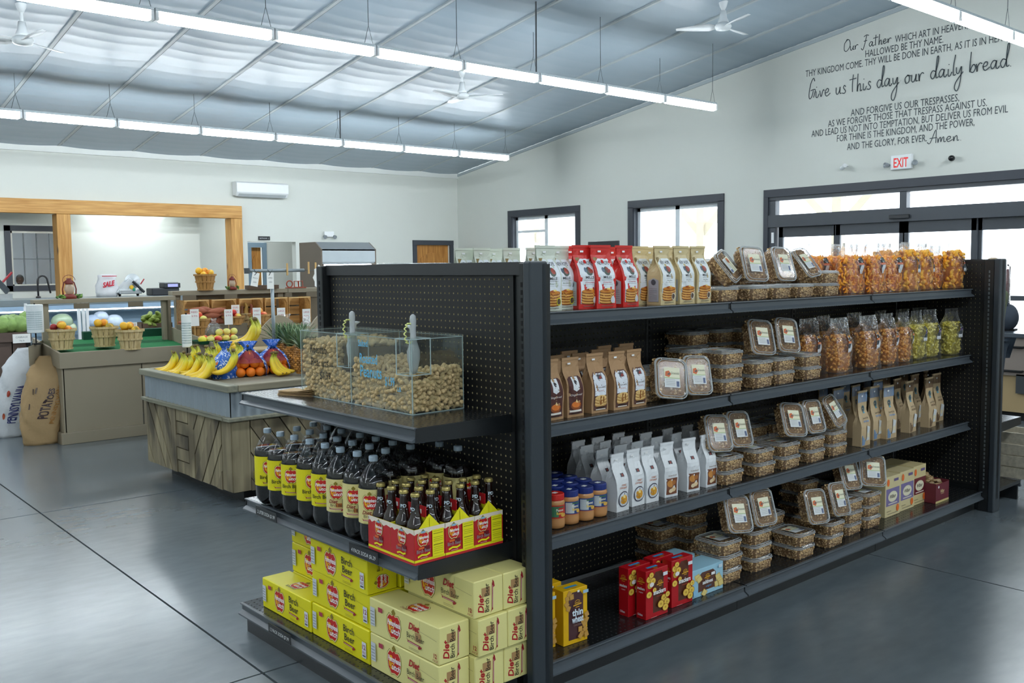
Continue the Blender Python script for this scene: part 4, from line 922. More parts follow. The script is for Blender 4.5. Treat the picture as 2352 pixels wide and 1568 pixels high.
def cake(A, w, h, kind):        # kraft bags
    if kind == 'dark':
        A.poly([(-w*.42, h*.05), (w*.42, h*.05), (w*.42, h*.66), (w*.3, h*.7), (-w*.3, h*.7), (-w*.42, h*.66)], '#4f2a26'); A.poly([(-w*.2, h*.48), (0, h*.44), (w*.2, h*.48), (w*.2, h*.69), (-w*.2, h*.69)], '#e2e6ea')
        A.ell(0, h*.6, w*.1, w*.1, '#3c3a40'); A.text('Gingerbread', 0, h*.37, h*.05, '#f0eae6', w=w*.7, shear=.3); A.ell(0, h*.2, w*.34, h*.075, '#8f4a1c'); A.ell(0, h*.22, w*.28, h*.055, '#d8762a'); A.poly([(-w*.12, h*.25), (w*.12, h*.25), (0, h*.31)], '#efd79a'); A.rect(-w*.38, h*.09, w*.34, h*.125, '#e9e4da'); A.rect(-w*.25, h*.055, w*.2, h*.08, '#3a2420')
    else:
        A.poly([(-w*.4, h*.05), (w*.4, h*.05), (w*.4, h*.64), (w*.28, h*.7), (-w*.28, h*.7), (-w*.4, h*.64)], '#5a3a30'); A.poly([(-w*.36, h*.3), (w*.36, h*.3), (w*.36, h*.62), (w*.26, h*.68), (-w*.26, h*.68), (-w*.36, h*.62)], '#dfe4ec')
        A.rect(-w*.12, h*.58, w*.12, h*.66, '#4a4d55'); A.ell(.002, h*.61, w*.07, w*.07, '#9a3c34'); A.text('Cinnamon Bun', 0, h*.43, h*.04, '#3a2a24', w=w*.62, shear=.3); A.text('PANCAKE', 0, h*.37, h*.03, '#c98a8a', w=w*.4)
        for k in range(3): A.ell(0, h*(.15+.05*k), w*.36, h*.05, '#b8894a'); A.ell(0, h*(.165+.05*k), w*.35, h*.042, '#e3c07c')
        A.stroke([(0, h*.29), (0, h*.14)], w*.1, '#8d5418'); A.stroke([(w*.14, h*.28), (w*.16, h*.18)], w*.06, '#8d5418'); A.rect(-w*.22, h*.085, w*.22, h*.11, '#2e1c18'); A.rect(-w*.3, h*.055, w*.3, h*.07, '#e9e4da')
    return A
def cornb(A, w, h, kind):
    A.rect(-w*.12, h*.62, w*.14, h*.68, '#3d4148'); A.ell(w*.02, h*.65, w*.07, w*.07, '#8d3a34', 10)
    if kind == 'corn':
        A.text('HONEY', 0, h*.46, h*.045, '#c96a2a', w=w*.4, bold=.01); A.text('CORNBREAD', 0, h*.41, h*.04, '#c96a2a', w=w*.6, bold=.01); A.ell(0, h*.22, w*.42, w*.42, '#4a4a5a', 22); A.ell(0, h*.22, w*.36, w*.36, '#d9dde2', 22); A.ell(0, h*.215, w*.26, w*.25, '#d99a2c', 14); A.rect(-w*.08, h*.24, w*.1, h*.29, '#f2dd8c')
    else:
        A.rect(-w*.4, h*.05, w*.4, h*.36, '#7a4a34'); A.ell(-w*.12, h*.26, w*.24, h*.07, '#c98a44'); A.ell(w*.12, h*.14, w*.22, h*.045, '#e3c79a'); A.ell(w*.16, h*.27, w*.14, h*.05, '#b0703a'); A.ell(-w*.1, h*.12, w*.16, h*.04, '#ecd9b4'); A.text('Potato Bread', 0, h*.4, h*.035, '#8a5a34', w=w*.6)
    return A
def popc(A, w, h, c):
    n = 9; 
    for k in range(n):
        x = -w*.46+w*.92*k/(n-1); A.rect(x-w*.028, h*.8, x+w*.028, h*.985, c)
    A.ell(w*.02, h*.68, w*.16, w*.17, '#5c7f86', 14); A.ell(w*.02, h*.68, w*.1, w*.13, '#3c4448', 12); A.poly([(-w*.1, h*.6), (w*.14, h*.6), (w*.1, h*.62), (-w*.06, h*.62)], '#4aa6c4')
    A.text('Sweet & Salty' if c[1] in '5678' else 'Gourmet', 0, h*.5, h*.045, '#30302c', w=w*.6, shear=.3); A.text('POPCORN', 0, h*.44, h*.045, c, w=w*.56, bold=.02)
    A.poly([(-w*.1, h*.1), (w*.3, h*.1), (w*.36, h*.34), (-w*.02, h*.38)], '#cfd2d2'); A.ell(w*.1, h*.2, w*.14, h*.05, '#ded2ae')
    for k in range(3): A.rect(-w*.44+k*w*.1, h*.02, -w*.38+k*w*.1, h*(.2-.04*k), c)
    return A
proto = {}
proto['white'] = make_bag('pancake_mix_bag', .098, .072, .232, '#cfd6c8', lambda A: pancake_art(A, .098, .232, '#7a8a6a', '#e6ecf2', 'Buttermilk'), 1, .35, '#c9cfce')
proto['red'] = make_bag('pancake_mix_bag', .098, .072, .235, '#cf2a24', lambda A: pancake_art(A, .098, .235, '#c9304a', '#e6ecf2', 'Complete'), 2, .35, '#b9c0c4')
proto['tan'] = make_bag('pancake_mix_bag', .098, .072, .235, '#cdbb8d', lambda A: pancake_art(A, .098, .235, '#6a6a6a', '#e6ecee', 'Whole Wheat'), 3, .35, '#a8acb2')
proto['dark'] = make_bag('kraft_mix_bag', .088, .06, .216, '#a98660', lambda A: cake(A, .088, .216, 'dark'), 4, .7, None)
proto['cinn'] = make_bag('kraft_mix_bag', .088, .06, .222, '#a98660', lambda A: cake(A, .088, .222, 'cinn'), 5, .7, None)
proto['corn'] = make_bag('bread_mix_bag', .076, .06, .222, '#dfe3e6', lambda A: cornb(A, .076, .222, 'corn'), 6, .45, None)
proto['bread'] = make_bag('bread_mix_bag', .076, .06, .222, '#dfe3e6', lambda A: cornb(A, .076, .222, 'bread'), 7, .45, None)
proto['blue'] = make_bag('popcorn_bag', .104, .05, .288, '#c0a883', lambda A: popc(A, .104, .288, '#6d9fd0'), 8, .6, None, pinch=.35, flat=.7)
proto['brown'] = make_bag('popcorn_bag', .104, .05, .288, '#c0a883', lambda A: popc(A, .104, .288, '#5a3f2c'), 9, .6, None, pinch=.35, flat=.7)
def P_(kind, px, Y, z, rz, label, grp=None): return inst(proto[kind], (GX(px, Y-.03, z), Y, z+.0004), rz, True, label, grp)
gA = 'pancake mix bags on the top shelf'
for i, (k, px, Y, rz) in enumerate((('white', 1266, 2.475, .05), ('white', 1297, 2.53, 0), ('red', 1325, 2.60, -.1), ('red', 1352, 2.49, -.12), ('red', 1392, 2.465, -.1), ('red', 1446, 2.48, .06), ('tan', 1482, 2.56, 0), ('tan', 1532, 2.475, .02), ('tan', 1576, 2.475, .0), ('tan', 1614, 2.475, .03),
                                  ('white', 1277, 2.66, .1), ('white', 1315, 2.69, 0), ('red', 1316, 2.75, .1), ('red', 1380, 2.62, .1), ('red', 1420, 2.68, 0), ('tan', 1505, 2.68, 0), ('tan', 1560, 2.62, 0), ('tan', 1590, 2.66, 0))):
    cn = {'white': 'white and silver', 'red': 'red', 'tan': 'tan'}[k]
    P_(k, px, Y, SA, rz, '%s pancake mix bag, %s %s bag from the post in the %s row, top shelf' % (cn, ORD[[q for q in range(18)].index(i) % 10], '' , 'front' if i < 10 else 'rear') if False else '%s pancake mix bag, top shelf, %s, %s from the post' % (cn, 'front row' if i < 10 else 'rear rows', ORD[i if i < 10 else i-10]), gA)
# the same bags on the far side of the run, seen over the end unit
for i, (px, Y, h) in enumerate(((1079, 3.13, 1), (1118, 3.10, 1), (1148, 3.2, 1), (1186, 3.05, 1), (1240, 3.0, 1))):
    P_('white', px, Y, SA+.006, (-.05, .1, 0, .02, 0)[i], 'white and silver mix bag seen over the end unit, %s from the left' % ORD[i], 'mix bags on the far side of the run')
for i, (px, Y, k, rz) in enumerate(((1275, 2.462, 'dark', .05), (1322, 2.462, 'dark', .02), (1378, 2.467, 'cinn', -.02), (1428, 2.46, 'cinn', -.02), (1468, 2.468, 'cinn', .04), (1290, 2.56, 'dark', .1), (1345, 2.56, 'dark', 0), (1390, 2.57, 'cinn', -.1), (1440, 2.57, 'cinn', 0), (1320, 2.66, 'dark', 0), (1400, 2.67, 'cinn', .1), (1450, 2.68, 'cinn', 0))):
    P_(k, px, Y, SB_, rz, '%s brown paper mix bag, second shelf, %s row, %s from the post' % ('dark label' if k == 'dark' else 'white label', 'front' if i < 5 else 'second' if i < 9 else 'rear', ORD[i if i < 5 else i-5 if i < 9 else i-9]), 'brown paper mix bags')
wb = [(1430, 2.475, 'corn', .05), (1466, 2.49, 'corn', 0), (1499, 2.485, 'corn', -.02), (1543, 2.49, 'bread', -.1), (1594, 2.485, 'bread', -.12), (1634, 2.485, 'bread', 0)]
wb2 = [(1395, 2.58, 'corn', .1), (1437, 2.59, 'corn', 0), (1475, 2.59, 'corn', .05), (1520, 2.6, 'bread', 0), (1565, 2.6, 'bread', .1), (1610, 2.58, 'bread', 0)]
wb3 = [(1360, 2.68, 'corn', 0), (1402, 2.69, 'corn', .1), (1450, 2.7, 'corn', 0), (1495, 2.7, 'bread', 0), (1545, 2.7, 'bread', .1), (1590, 2.69, 'bread', 0)]
wb4 = [(1340, 2.78, 'corn', 0), (1385, 2.78, 'corn', 0), (1432, 2.79, 'corn', 0)]
for r, L in enumerate((wb, wb2, wb3, wb4)):
    for i, (px, Y, k, rz) in enumerate(L): P_(k, px, Y, SC_, rz, 'white %s mix bag, third shelf, %s row, %s from the post' % ({'corn': 'cornbread', 'bread': 'bread'}[k], rn[r], ORD[i]), 'white baking mix bags')
pb = [(1990, 2.475, 'blue', .05), (2018, 2.52, 'blue', 0), (2050, 2.48, 'blue', -.04), (2098, 2.49, 'brown', .1), (2143, 2.49, 'brown', .06), (2160, 2.55, 'brown', 0)]
pb2 = [(1935, 2.62, 'blue', 0), (1975, 2.62, 'blue', .1), (2025, 2.64, 'blue', 0), (2070, 2.6, 'brown', .1), (2110, 2.62, 'brown', .05), (2140, 2.66, 'brown', 0)]
pb3 = [(1900, 2.74, 'blue', .1), (1950, 2.74, 'blue', 0), (2000, 2.76, 'blue', .1), (2045, 2.74, 'brown', .05), (2085, 2.74, 'brown', 0), (2120, 2.76, 'brown', .1)]
for r, L in enumerate((pb, pb2, pb3)):
    for i, (px, Y, k, rz) in enumerate(L): P_(k, px, Y, SC_, rz, '%s striped popcorn pouch, third shelf, %s row, %s from the left' % (k, rn[r], ORD[i]), 'striped popcorn pouches')
# ---- clear bags of curls and popcorn
COLV = {'curl': ('#f59212', '#ffbe4a'), 'puff': ('#fba818', '#ffcb58'), 'cara': ('#d07c1c', '#ffc86a'), 'gree': ('#c4b41c', '#fff48c')}
def tone(a, b, rnd):
    q = rnd.random(); A_, B_ = lin(a), lin(b); return tuple(A_[i]*(1-q)+B_[i]*q for i in range(3))
def clearbag(name, w, d, h, fill, cb, cp, piece, art, seed, n=230, fw=None):
    t = thing(name, 'x', 'bag'); rnd = random.Random(seed); random.seed(seed)
    m1 = mat('fill_'+name, cb, .7, var=.25, scale=60, bump=.6, bscale=120); m2 = printmat('print_snack', .6)
    ck = {'orange': 'curl', 'puff': 'puff', 'caramel': 'cara', 'green': 'gree'}[art]
    b = MB(); L = []; hh = h*fill; k_ = 16
    for i in range(9):
        q = i/8; s = .93+.07*math.sin(PI*q) if q < .9 else .8; e = 1-.5*max(0, (q-.8)/.2)
        L.append([(w*.47*s*e*math.copysign(abs(math.cos(a))**.6, math.cos(a)), d*.44*s*e*math.copysign(abs(math.sin(a))**.8, math.sin(a)), .003+hh*q+.006*math.sin(3*a+seed)*(q > .7)) for a in [2*PI*k/k_ for k in range(k_)]])
    b.loops(L); core_ = b.build('snack_mass', m1, t, smooth=True); core_['kind'] = 'stuff'
    b = MB()
    for _ in range(n):
        a = rnd.uniform(0, 2*PI); q = rnd.random()**.9; s = 1.0
        if rnd.random() < .14: rr = rnd.random()**.5; x, y, z = w*.42*rr*math.cos(a), d*.4*rr*math.sin(a), hh+.001
        else: x, y, z = w*.47*s*math.copysign(abs(math.cos(a))**.6, math.cos(a)), d*.44*s*math.copysign(abs(math.sin(a))**.8, math.sin(a)), .008+(hh-.006)*q
        if piece == 'curl':
            u = Vector((rnd.uniform(-1, 1), rnd.uniform(-.3, .3), rnd.uniform(-1, 1))).normalized(); v = Vector((-u.z, rnd.uniform(-.2, .2), u.x)); p0 = Vector((x, y, z)); l = rnd.uniform(.012, .02)
            P3 = [tuple(p0+u*l*(q2)+v*.008*(1-q2*q2)) for q2 in (-1, -.5, 0, .5, 1)]; P3 = [(p[0], p[1], max(.005, p[2])) for p in P3]
            b.tube(P3, [.003, .0052, .0058, .0052, .003] if art != 'puff' else [.006, .0085, .009, .0085, .006], 6, col=tone(*COLV[ck], rnd))
        else:
            r = rnd.uniform(.0055, .009)
            for _k in range(2): b.ico((x+rnd.uniform(-.004, .004), y+rnd.uniform(-.003, .003), max(.006, z+rnd.uniform(-.004, .004))), (r*rnd.uniform(.7, 1.1), r*.8, r*rnd.uniform(.7, 1.1)), None, tone(*COLV[ck], rnd))
    b.build('snack_pieces', m2, t, smooth=(piece == 'curl'))['kind'] = 'stuff'
    me, P = bag_mesh('film', w*1.04, d*1.0, h, bagfilm, pinch=fill*.8, flat=.93, bulge=.012, seed=seed, wr=.0042, gus=.6, nl=20, fold=False); link('film', me, t)
    c2 = {'orange': '#e0682a', 'puff': '#e0682a', 'caramel': '#e0782a', 'green': '#4a2a7a'}[art]
    A = Art(); x0 = .02
    A.rect(x0-.022, .105, x0+.022, .19, '#e3e6e8').rect(x0-.022, .160, x0+.022, .19, '#1e2224').rect(x0-.022, .150, x0+.022, .161, c2).rect(x0-.022, .125, x0+.0, .149, '#4a5055').rect(x0-.018, .108, x0+.018, .11, '#8a8d90'); A.ell(x0, .176, .011, .01, '#8f9a9a', 14); A.ell(x0, .176, .008, .007, '#2a2f30', 14); A.text({'green': 'Popcorn', 'caramel': 'Caramel'}.get(art, 'Cheese'), x0, .1525, .009, '#f0ded0', shear=.3, w=.034)
    A.build('label', t, lambda u, v, hq: (lambda q: (q[0], q[1]-hq-.0025, q[2]))(P(u/w, v/h, -1)), maxe=.02); return t
proto['curl'] = clearbag('cheese_curl_bag', .15, .085, .265, .70, '#c96a12', '#ee8412', 'curl', 'orange', 21, 320)
proto['puff'] = clearbag('cheese_puff_bag', .15, .09, .275, .78, '#cf7a10', '#f09a14', 'curl', 'puff', 22, 170)
proto['cara'] = clearbag('caramel_popcorn_bag', .15, .085, .28, .66, '#b4701c', '#e29632', 'pop', 'caramel', 23, 300)
proto['gree'] = clearbag('yellow_popcorn_bag', .15, .08, .28, .68, '#a89a1e', '#d9c83c', 'pop', 'green', 24, 300)
def B_(k, px, Y, z, rz, lab, grp, ry=0, sc=None): return inst(proto[k], (GX(px, Y-.04, z), Y, z+.0006), rz, True, lab, grp, sc, 0, ry)
L = [('curl', 1968, 2.53, .0), ('curl', 2018, 2.50, .05), ('curl', 2058, 2.53, -.1), ('puff', 2098, 2.5, .0), ('puff', 2132, 2.53, .1), ('curl', 2160, 2.58, 0), ('puff', 2204, 2.5, -.05),
     ('curl', 1888, 2.68, 0), ('curl', 1930, 2.68, .1), ('curl', 1985, 2.69, -.1), ('puff', 2045, 2.69, 0), ('puff', 2090, 2.69, .1), ('puff', 2128, 2.69, 0), ('curl', 2165, 2.71, -.1)]
for i, (k, px, Y, rz) in enumerate(L): B_(k, px, Y, SA, rz, 'bag of orange cheese %s on the top shelf, %s row, %s from left' % ({'curl': 'curls', 'puff': 'puffs'}[k], 'front' if i < 7 else 'rear', ORD[i if i < 7 else i-7]), 'cheese snack bags')
L = [('cara', 1940, 2.49, .0), ('cara', 2006, 2.49, -.04), ('cara', 2050, 2.50, .08), ('cara', 2086, 2.5, .2), ('gree', 2117, 2.52, .1), ('gree', 2148, 2.52, 0), ('gree', 2198, 2.49, -.04),
     ('cara', 1870, 2.58, 0), ('cara', 1905, 2.66, .1), ('cara', 1975, 2.68, 0), ('cara', 2035, 2.68, .1), ('gree', 2085, 2.68, 0), ('gree', 2125, 2.68, -.1), ('gree', 2160, 2.7, 0)]
for i, (k, px, Y, rz) in enumerate(L): B_(k, px, Y, SB_, rz, 'clear bag of %s popcorn on the second shelf, %s row, %s from left' % ({'cara': 'caramel', 'gree': 'yellow'}[k], 'front' if i < 7 else 'rear', ORD[i if i < 7 else i-7]), 'clear popcorn bags')
# ---- granola tubs
gran = mat('granola', '#86602f', .8, var=.35, scale=90, bump=.7, bscale=180); gbit = printmat('print_granola', .75)
def rrect(w, d, r, z, n=4, cx_=0, cy_=0):
    o = []
    for sx, sy, a0 in ((1, 1, 0), (-1, 1, PI/2), (-1, -1, PI), (1, -1, 1.5*PI)):
        for k in range(n+1): a = a0+PI/2*k/n; o.append((cx_+sx*(w/2-r)+r*math.cos(a), cy_+sy*(d/2-r)+r*math.sin(a), z))
    return o
def tub():
    t = thing('granola_tub', 'x', 'tub'); w, d, h = .128, .168, .058
    o = MB().loops([rrect(w*.80, d*.82, .018, .002), rrect(w*.86, d*.88, .02, .02), rrect(w*.91, d*.92, .022, .046)]).build('granola', gran, t, smooth=False)
    rnd = random.Random(5); random.seed(5); b = MB()
    for _ in range(420):
        side = rnd.random(); q = rnd.uniform(.004, .048); s = .80+.11*q/.046; x, y = w*s/2, d*(s+.02)/2
        if side < .38: p = (rnd.uniform(-x+.01, x-.01), -y+.001, q)
        elif side < .62: p = (-x+.001, rnd.uniform(-y+.01, y-.01), q)
        elif side < .72: p = (x-.001, rnd.uniform(-y+.01, y-.01), q)
        elif side < .78: p = (rnd.uniform(-x, x), y-.001, q)
        else: p = (rnd.uniform(-x+.01, x-.01), rnd.uniform(-y+.01, y-.01), .046)
        r = rnd.uniform(.0032, .0068); b.ico(p, (r, r*.75, r*rnd.uniform(.5, 1)), None, tone('#7a5222', '#e6c48c', rnd))
    b.build('granola_bits', gbit, t)['kind'] = 'stuff'
    MB().loops([rrect(w*.84, d*.86, .02, .0), rrect(w*.9, d*.92, .022, .02), rrect(w*.95, d*.96, .024, .05)], (1, 0)).build('tub_body', clear, t, smooth=False)
    b = MB(); rimm = mat('clear_rim', '#cfd6d8', .12, var=0, spec=.9, alpha=.5)
    for (w1, d1, z1) in ((w, d, .052), (w*.985, d*.985, .0575)):
        P = rrect(w1-.004, d1-.004, .026, z1, 5); b.tube(P+[P[0]], .0021, 5, caps=(0, 0))
    P = rrect(w*.86, d*.87, .026, .062, 5); b.tube(P+[P[0]], .0018, 5, caps=(0, 0))
    b.build('rim', rimm, t, smooth=True)
    MB().loops([rrect(w-.004, d-.004, .026, .0565), rrect(w*.9, d*.91, .026, .058), rrect(w*.86, d*.87, .026, .062), rrect(w*.8, d*.82, .024, .060)], (0, 1)).build('lid', clear, t, smooth=False)
    A = Art(); A.rect(-.031, -.042, .031, .040, '#e6e4c8').rect(-.031, -.042, .031, -.006, '#dfe2e2').rect(-.031, -.006, .031, -.002, '#b7c79a').poly([(-.028, .004), (-.012, -.001), (-.004, .012), (-.012, .026), (-.026, .022)], '#cf6a3a').poly([(-.02, .01), (-.01, .008), (-.008, .02)], '#4a5560')
    A.text('Granola', .011, .012, .014, '#5f6350', w=.034, shear=.3).rect(.016, -.038, .027, -.016, '#5d6a8a')
    for k in range(4): A.rect(-.026, -.012-k*.007, .01, -.0105-k*.007, '#a3a7a8')
    A.build('label', t, lambda u, v, hq: (u, v+.004, .0605+hq)); return t
TB = tub(); tcount = [0]
HT = .0615
SHN = {SA: 'top shelf', SB_: 'second shelf', SC_: 'third shelf', SD: 'bottom shelf'}
def stack(z, a, c, n, Y, nm, wmul=1):         # stack of n flat tubs whose front spans pixel columns a..c
    x0, x1 = GX(a, Y-.08, z), GX(c, Y-.08, z); xc = (x0+x1)/2; s = max(.82, min(1.25, (x1-x0)/.128))
    for k in range(n):
        lv = 'lone' if n == 1 else 'bottom' if k == 0 else 'top' if k == n-1 else 'second' if k == 1 else 'third'
        inst(TB, (xc+random.uniform(-.003, .003), Y+random.uniform(-.003, .003), z+.0006+k*HT), random.uniform(-.03, .03), True, 'flat granola tub, %s, %s of the %s' % (SHN[z], lv, nm), 'granola tubs', (s, 1, 1))
def lean(z, px, Y, k, nm, tilt=1.28, rz=0, roll=0):     # tub standing on its short edge, lid to the front
    zz = z+k*HT+.001; x = GX(px, Y-.03, zz); tilt = tilt
    # rotate about x so that the lid (+z) faces -y: rx = +tilt ; keep the lowest point on zz
    R = Matrix.Rotation(rz+roll*0, 3, 'Z') @ Matrix.Rotation(roll, 3, 'Y') @ Matrix.Rotation(tilt, 3, 'X'); low = min((R @ Vector((sx*.064*.85, sy*.084, q))).z for sx in (-1, 1) for sy in (-1, 1) for q in (.0, .0575))
    o = inst(TB, (x, Y, zz-low), rz, True, nm, 'granola tubs stood up to show the lid'); e = (Matrix.Rotation(rz+DG, 3, 'Z') @ Matrix.Rotation(roll, 3, 'Y') @ Matrix.Rotation(tilt, 3, 'X')).to_euler(); o.rotation_euler = e
def S_(z, L):
    for i, (a, c, n, Y) in enumerate(L): stack(z, a, c, n, Y, '%s stack from the left' % ORD[i] if i < 9 else '%s stack' % ORD[i])
def Ln(z, L):
    for i, (px, Y, k, tl, rz, ro) in enumerate(L): lean(z, px, Y, k, 'granola tub stood on edge showing its label, %s from the left on the %s' % (ORD[i], SHN[z]), tl, rz, ro)
S_(SA, [(1634, 1716, 1, 2.50), (1719, 1776, 1, 2.50), (1779, 1822, 1, 2.50), (1826, 1882, 1, 2.50), (1886, 1940, 2, 2.50), (1625, 1690, 3, 2.69), (1690, 1745, 2, 2.69), (1748, 1795, 2, 2.69), (1800, 1840, 2, 2.69), (1842, 1880, 2, 2.69)])
Ln(SA, [(1664, 2.53, 1, .35, -.9, .9), (1724, 2.50, 1, 1.25, -.1, .05), (1790, 2.50, 1, 1.25, 0, .03), (1845, 2.5, 1, .95, .15, -.1)])
S_(SB_, [(1480, 1525, 2, 2.55), (1527, 1580, 2, 2.60), (1588, 1640, 3, 2.60), (1645, 1728, 3, 2.48), (1733, 1783, 2, 2.48), (1787, 1832, 2, 2.48), (1835, 1905, 2, 2.49), (1580, 1640, 4, 2.755), (1645, 1700, 4, 2.755), (1702, 1750, 4, 2.7), (1752, 1795, 3, 2.7)])
Ln(SB_, [(1536, 2.452, 0, 1.32, -.25, .12), (1594, 2.452, 0, 1.32, -.1, .08), (1742, 2.50, 2, 1.25, -.15, .1), (1800, 2.49, 2, 1.3, -.1, .1)])
S_(SC_, [(1645, 1733, 2, 2.485), (1736, 1788, 2, 2.485), (1791, 1852, 2, 2.485), (1855, 1903, 2, 2.485), (1905, 1953, 2, 2.49), (1605, 1668, 2, 2.70), (1672, 1725, 2, 2.70), (1728, 1770, 3, 2.68), (1772, 1812, 3, 2.68), (1815, 1850, 3, 2.68), (1852, 1890, 2, 2.68)])
Ln(SC_, [(1642, 2.52, 2, 1.25, -.1, .1), (1690, 2.52, 2, 1.25, -.05, .08), (1815, 2.48, 2, 1.2, -.15, .12), (1860, 2.48, 2, 1.25, 0, .05), (1908, 2.48, 2, 1.05, .2, -.1)])
S_(SD, [(1640, 1728, 3, 2.44), (1732, 1778, 3, 2.44), (1817, 1893, 2, 2.40), (1898, 1948, 2, 2.40), (1948, 1985, 3, 2.44), (1988, 2030, 3, 2.44), (1506, 1570, 3, 2.78), (1574, 1636, 4, 2.70), (1763, 1810, 3, 2.56), (1840, 1888, 4, 2.68), (1900, 1940, 3, 2.66)])
Ln(SD, [(1688, 2.43, 3, 1.2, -.12, .12), (1744, 2.43, 3, 1.25, -.05, .05), (1867, 2.395, 2, 1.25, -.1, .08), (1918, 2.395, 2, 1.25, 0, .08), (1944, 2.50, 3, 1.2, -.1, .08), (2002, 2.45, 3, 1.25, -.5, .12)])
# ---- peanut butter jars
def jar(name, lid, lab1, lab2):
    t = thing(name, 'x', 'jar'); r = .0375
    MB().lathe([(.03, 0), (.036, .004), (r, .015), (r, .03), (r*.97, .04), (r*.97, .09), (r, .097), (.034, .104), (.031, .108)], 28).build('jar_body', mat('peanut_butter_jar', '#c08a55', .12, var=.04, spec=.6), t, smooth=True)
    MB().lathe([(.0335, .105), (.0345, .107), (.0345, .126), (.032, .129)], 28, mod=lambda a, z: 1+.012*math.cos(28*a)).build('lid', mat('lid_'+lid, lid, .4, var=.04), t)
    R_ = r*.985; A = Art(); A.rect(-.114, 0, .114, .048, lab1); 
    for o in (-.02, .09): A.rect(o-.035, .004, o-.002, .044, lab2); A.text('Peanut', o+.004, .026, .013, '#e9e3d2', w=.03, bold=.02); A.text('Butter', o+.004, .014, .013, '#f0cf50', w=.028, bold=.02); A.ell(o+.02, .01, .013, .007, '#d7a94a', 10); A.rect(o-.01, .039, o+.02, .044, '#3a6a4a')
    A.rect(-.114, .0, .114, .0015, '#c04a3a'); A.build('label', t, lambda u, v, h: ((R_+h)*math.sin(u/R_), -(R_+h)*math.cos(u/R_), .041+v), maxe=.012); 
    MB().box(-.01, .01, -.008, .008, .129, .1296).build('price_sticker', paper_white, t); return t
JR = jar('crunchy_peanut_butter_jar', '#c9261e', '#b8271f', '#3f7a58'); JB = jar('peanut_butter_jar', '#1c2f77', '#24417c', '#bfc7c9')
for i, (x, y) in enumerate(((2.305, 2.505), (2.385, 2.468))): inst(JR, (x, y, SC_+.0005), (.3, .2)[i], True, 'peanut butter jar with red lid, %s' % ('half hidden by the post' if i == 0 else 'beside the first blue lid jar'))
n = 0
for r in range(4):
    for c in range(4):
        x = 2.388+c*.0775+.01*r*0; y = 2.468+r*.08
        if r == 0 and c == 0: continue
        inst(JB, (x+random.uniform(-.002, .002), y+.004*(c % 2), SC_+.0005), (1.0, .3, .2, .15)[c]+random.uniform(-.1, .1), True, 'peanut butter jar with blue lid in the %s row, %s from the post' % (rn[r], ORD[c]), 'blue lid peanut butter jars')
# ---- cracker boxes
def carton(name, w, d, h, col, fn, sidefn=None, topfn=None, k=1):
    t = thing(name, 'x', 'box'); MB().box(-w/2, w/2, 0, d, 0, h).build('carton', mat('box_'+col, col, .35, var=.03, scale=4), t, bevel=.0012)
    fn(Art()).build('front_print', t, lambda u, v, hh: (u*k, -hh, v), rough=.35)
    if sidefn: sidefn(Art()).build('side_print', t, lambda u, v, hh: (-w/2-hh, d/2-u, v), rough=.35)
    if topfn: topfn(Art()).build('top_print', t, lambda u, v, hh: (u, v, h+hh), rough=.35)
    return t
def crest(A, x, y, s, c='#d9a32a'):
    A.poly([(x-s, y-.25*s), (x+s, y-.1*s), (x+s, y+.15*s), (x-s, y)], c); A.text("BAKER'S", x, y+.18*s, .42*s, c, w=1.3*s, bold=.02); A.stroke([(x-.6*s, y+.62*s), (x, y+.85*s), (x+.6*s, y+.62*s)], .12*s, c); A.rect(x-.45*s, y-.55*s, x+.45*s, y-.4*s, c); return A
def thin(A):
    w, h = .118, .205; A.poly([(-.034, .016), (.038, .016), (.038, h-.03), (.022, h-.012), (-.018, h-.012), (-.034, h-.03)], '#4f2f33')
    rnd = random.Random(3)
    def crk(x, y, s, r): A.poly([(x+s*math.cos(r+PI/4+k*PI/2), y+s*math.sin(r+PI/4+k*PI/2)) for k in range(4)], '#b98a3e'); A.poly([(x+s*.8*math.cos(r+PI/4+k*PI/2), y+s*.8*math.sin(r+PI/4+k*PI/2)) for k in range(4)], '#c99a4c')
    for x, y, r in ((-.04, .175, .3), (-.03, .19, .9), (-.044, .155, .6), (-.036, .138, 1.1), (-.02, .178, .1), (.03, .03, .2), (.044, .045, .7), (.02, .05, .0), (.04, .065, .4), (.05, .08, 1), (.03, .082, .5), (.048, .025, .3), (.05, .1, .4), (.018, .026, .8)): crk(x, y, .014, r)
    crest(A, .003, .148, .02); A.text('thin', .003, .108, .034, '#dfeef8', bold=.03); A.text('wheat', .003, .082, .036, '#dfeef8', w=.056, bold=.03); A.text('CRACKERS', .003, .069, .009, '#9a7a6a', w=.04); A.rect(.03, h-.022, .056, h-.01, '#9fc4de').rect(.002, h-.012, .012, h-.004, '#eef0f0'); return A
def snack(A):
    w, h = .105, .192; A.poly([(-.02, .02), (.032, .02), (.032, h-.03), (.024, h-.01), (-.008, h-.01), (-.02, h-.03)], '#5a2f1e')
    for x, y, s in ((-.034, .135, .015), (-.04, .16, .014), (-.022, .15, .014), (-.03, .175, .012), (-.042, .1, .014), (.03, .07, .015), (.044, .05, .015), (.036, .03, .015), (.046, .08, .012), (.012, .05, .016), (-.02, .115, .01)): A.ell(x, y, s, s, '#9a5a1c', 16); A.ell(x, y, s*.88, s*.88, '#e9c552', 16); A.ell(x, y, s*.3, s*.3, '#c99a34', 8)
    A.ell(-.034, .14, .011, .009, '#e8e4e0', 12); crest(A, .006, .135, .016, '#e0a824'); A.text('snackers', .003, .097, .026, '#f2f4f4', w=.06, bold=.03); A.text('CRACKERS', .003, .085, .007, '#c9402a', w=.03); A.rect(.02, h-.03, .042, h-.016, '#dfe6ea').rect(-.04, .008, -.01, .0095, '#e8a0a0'); return A
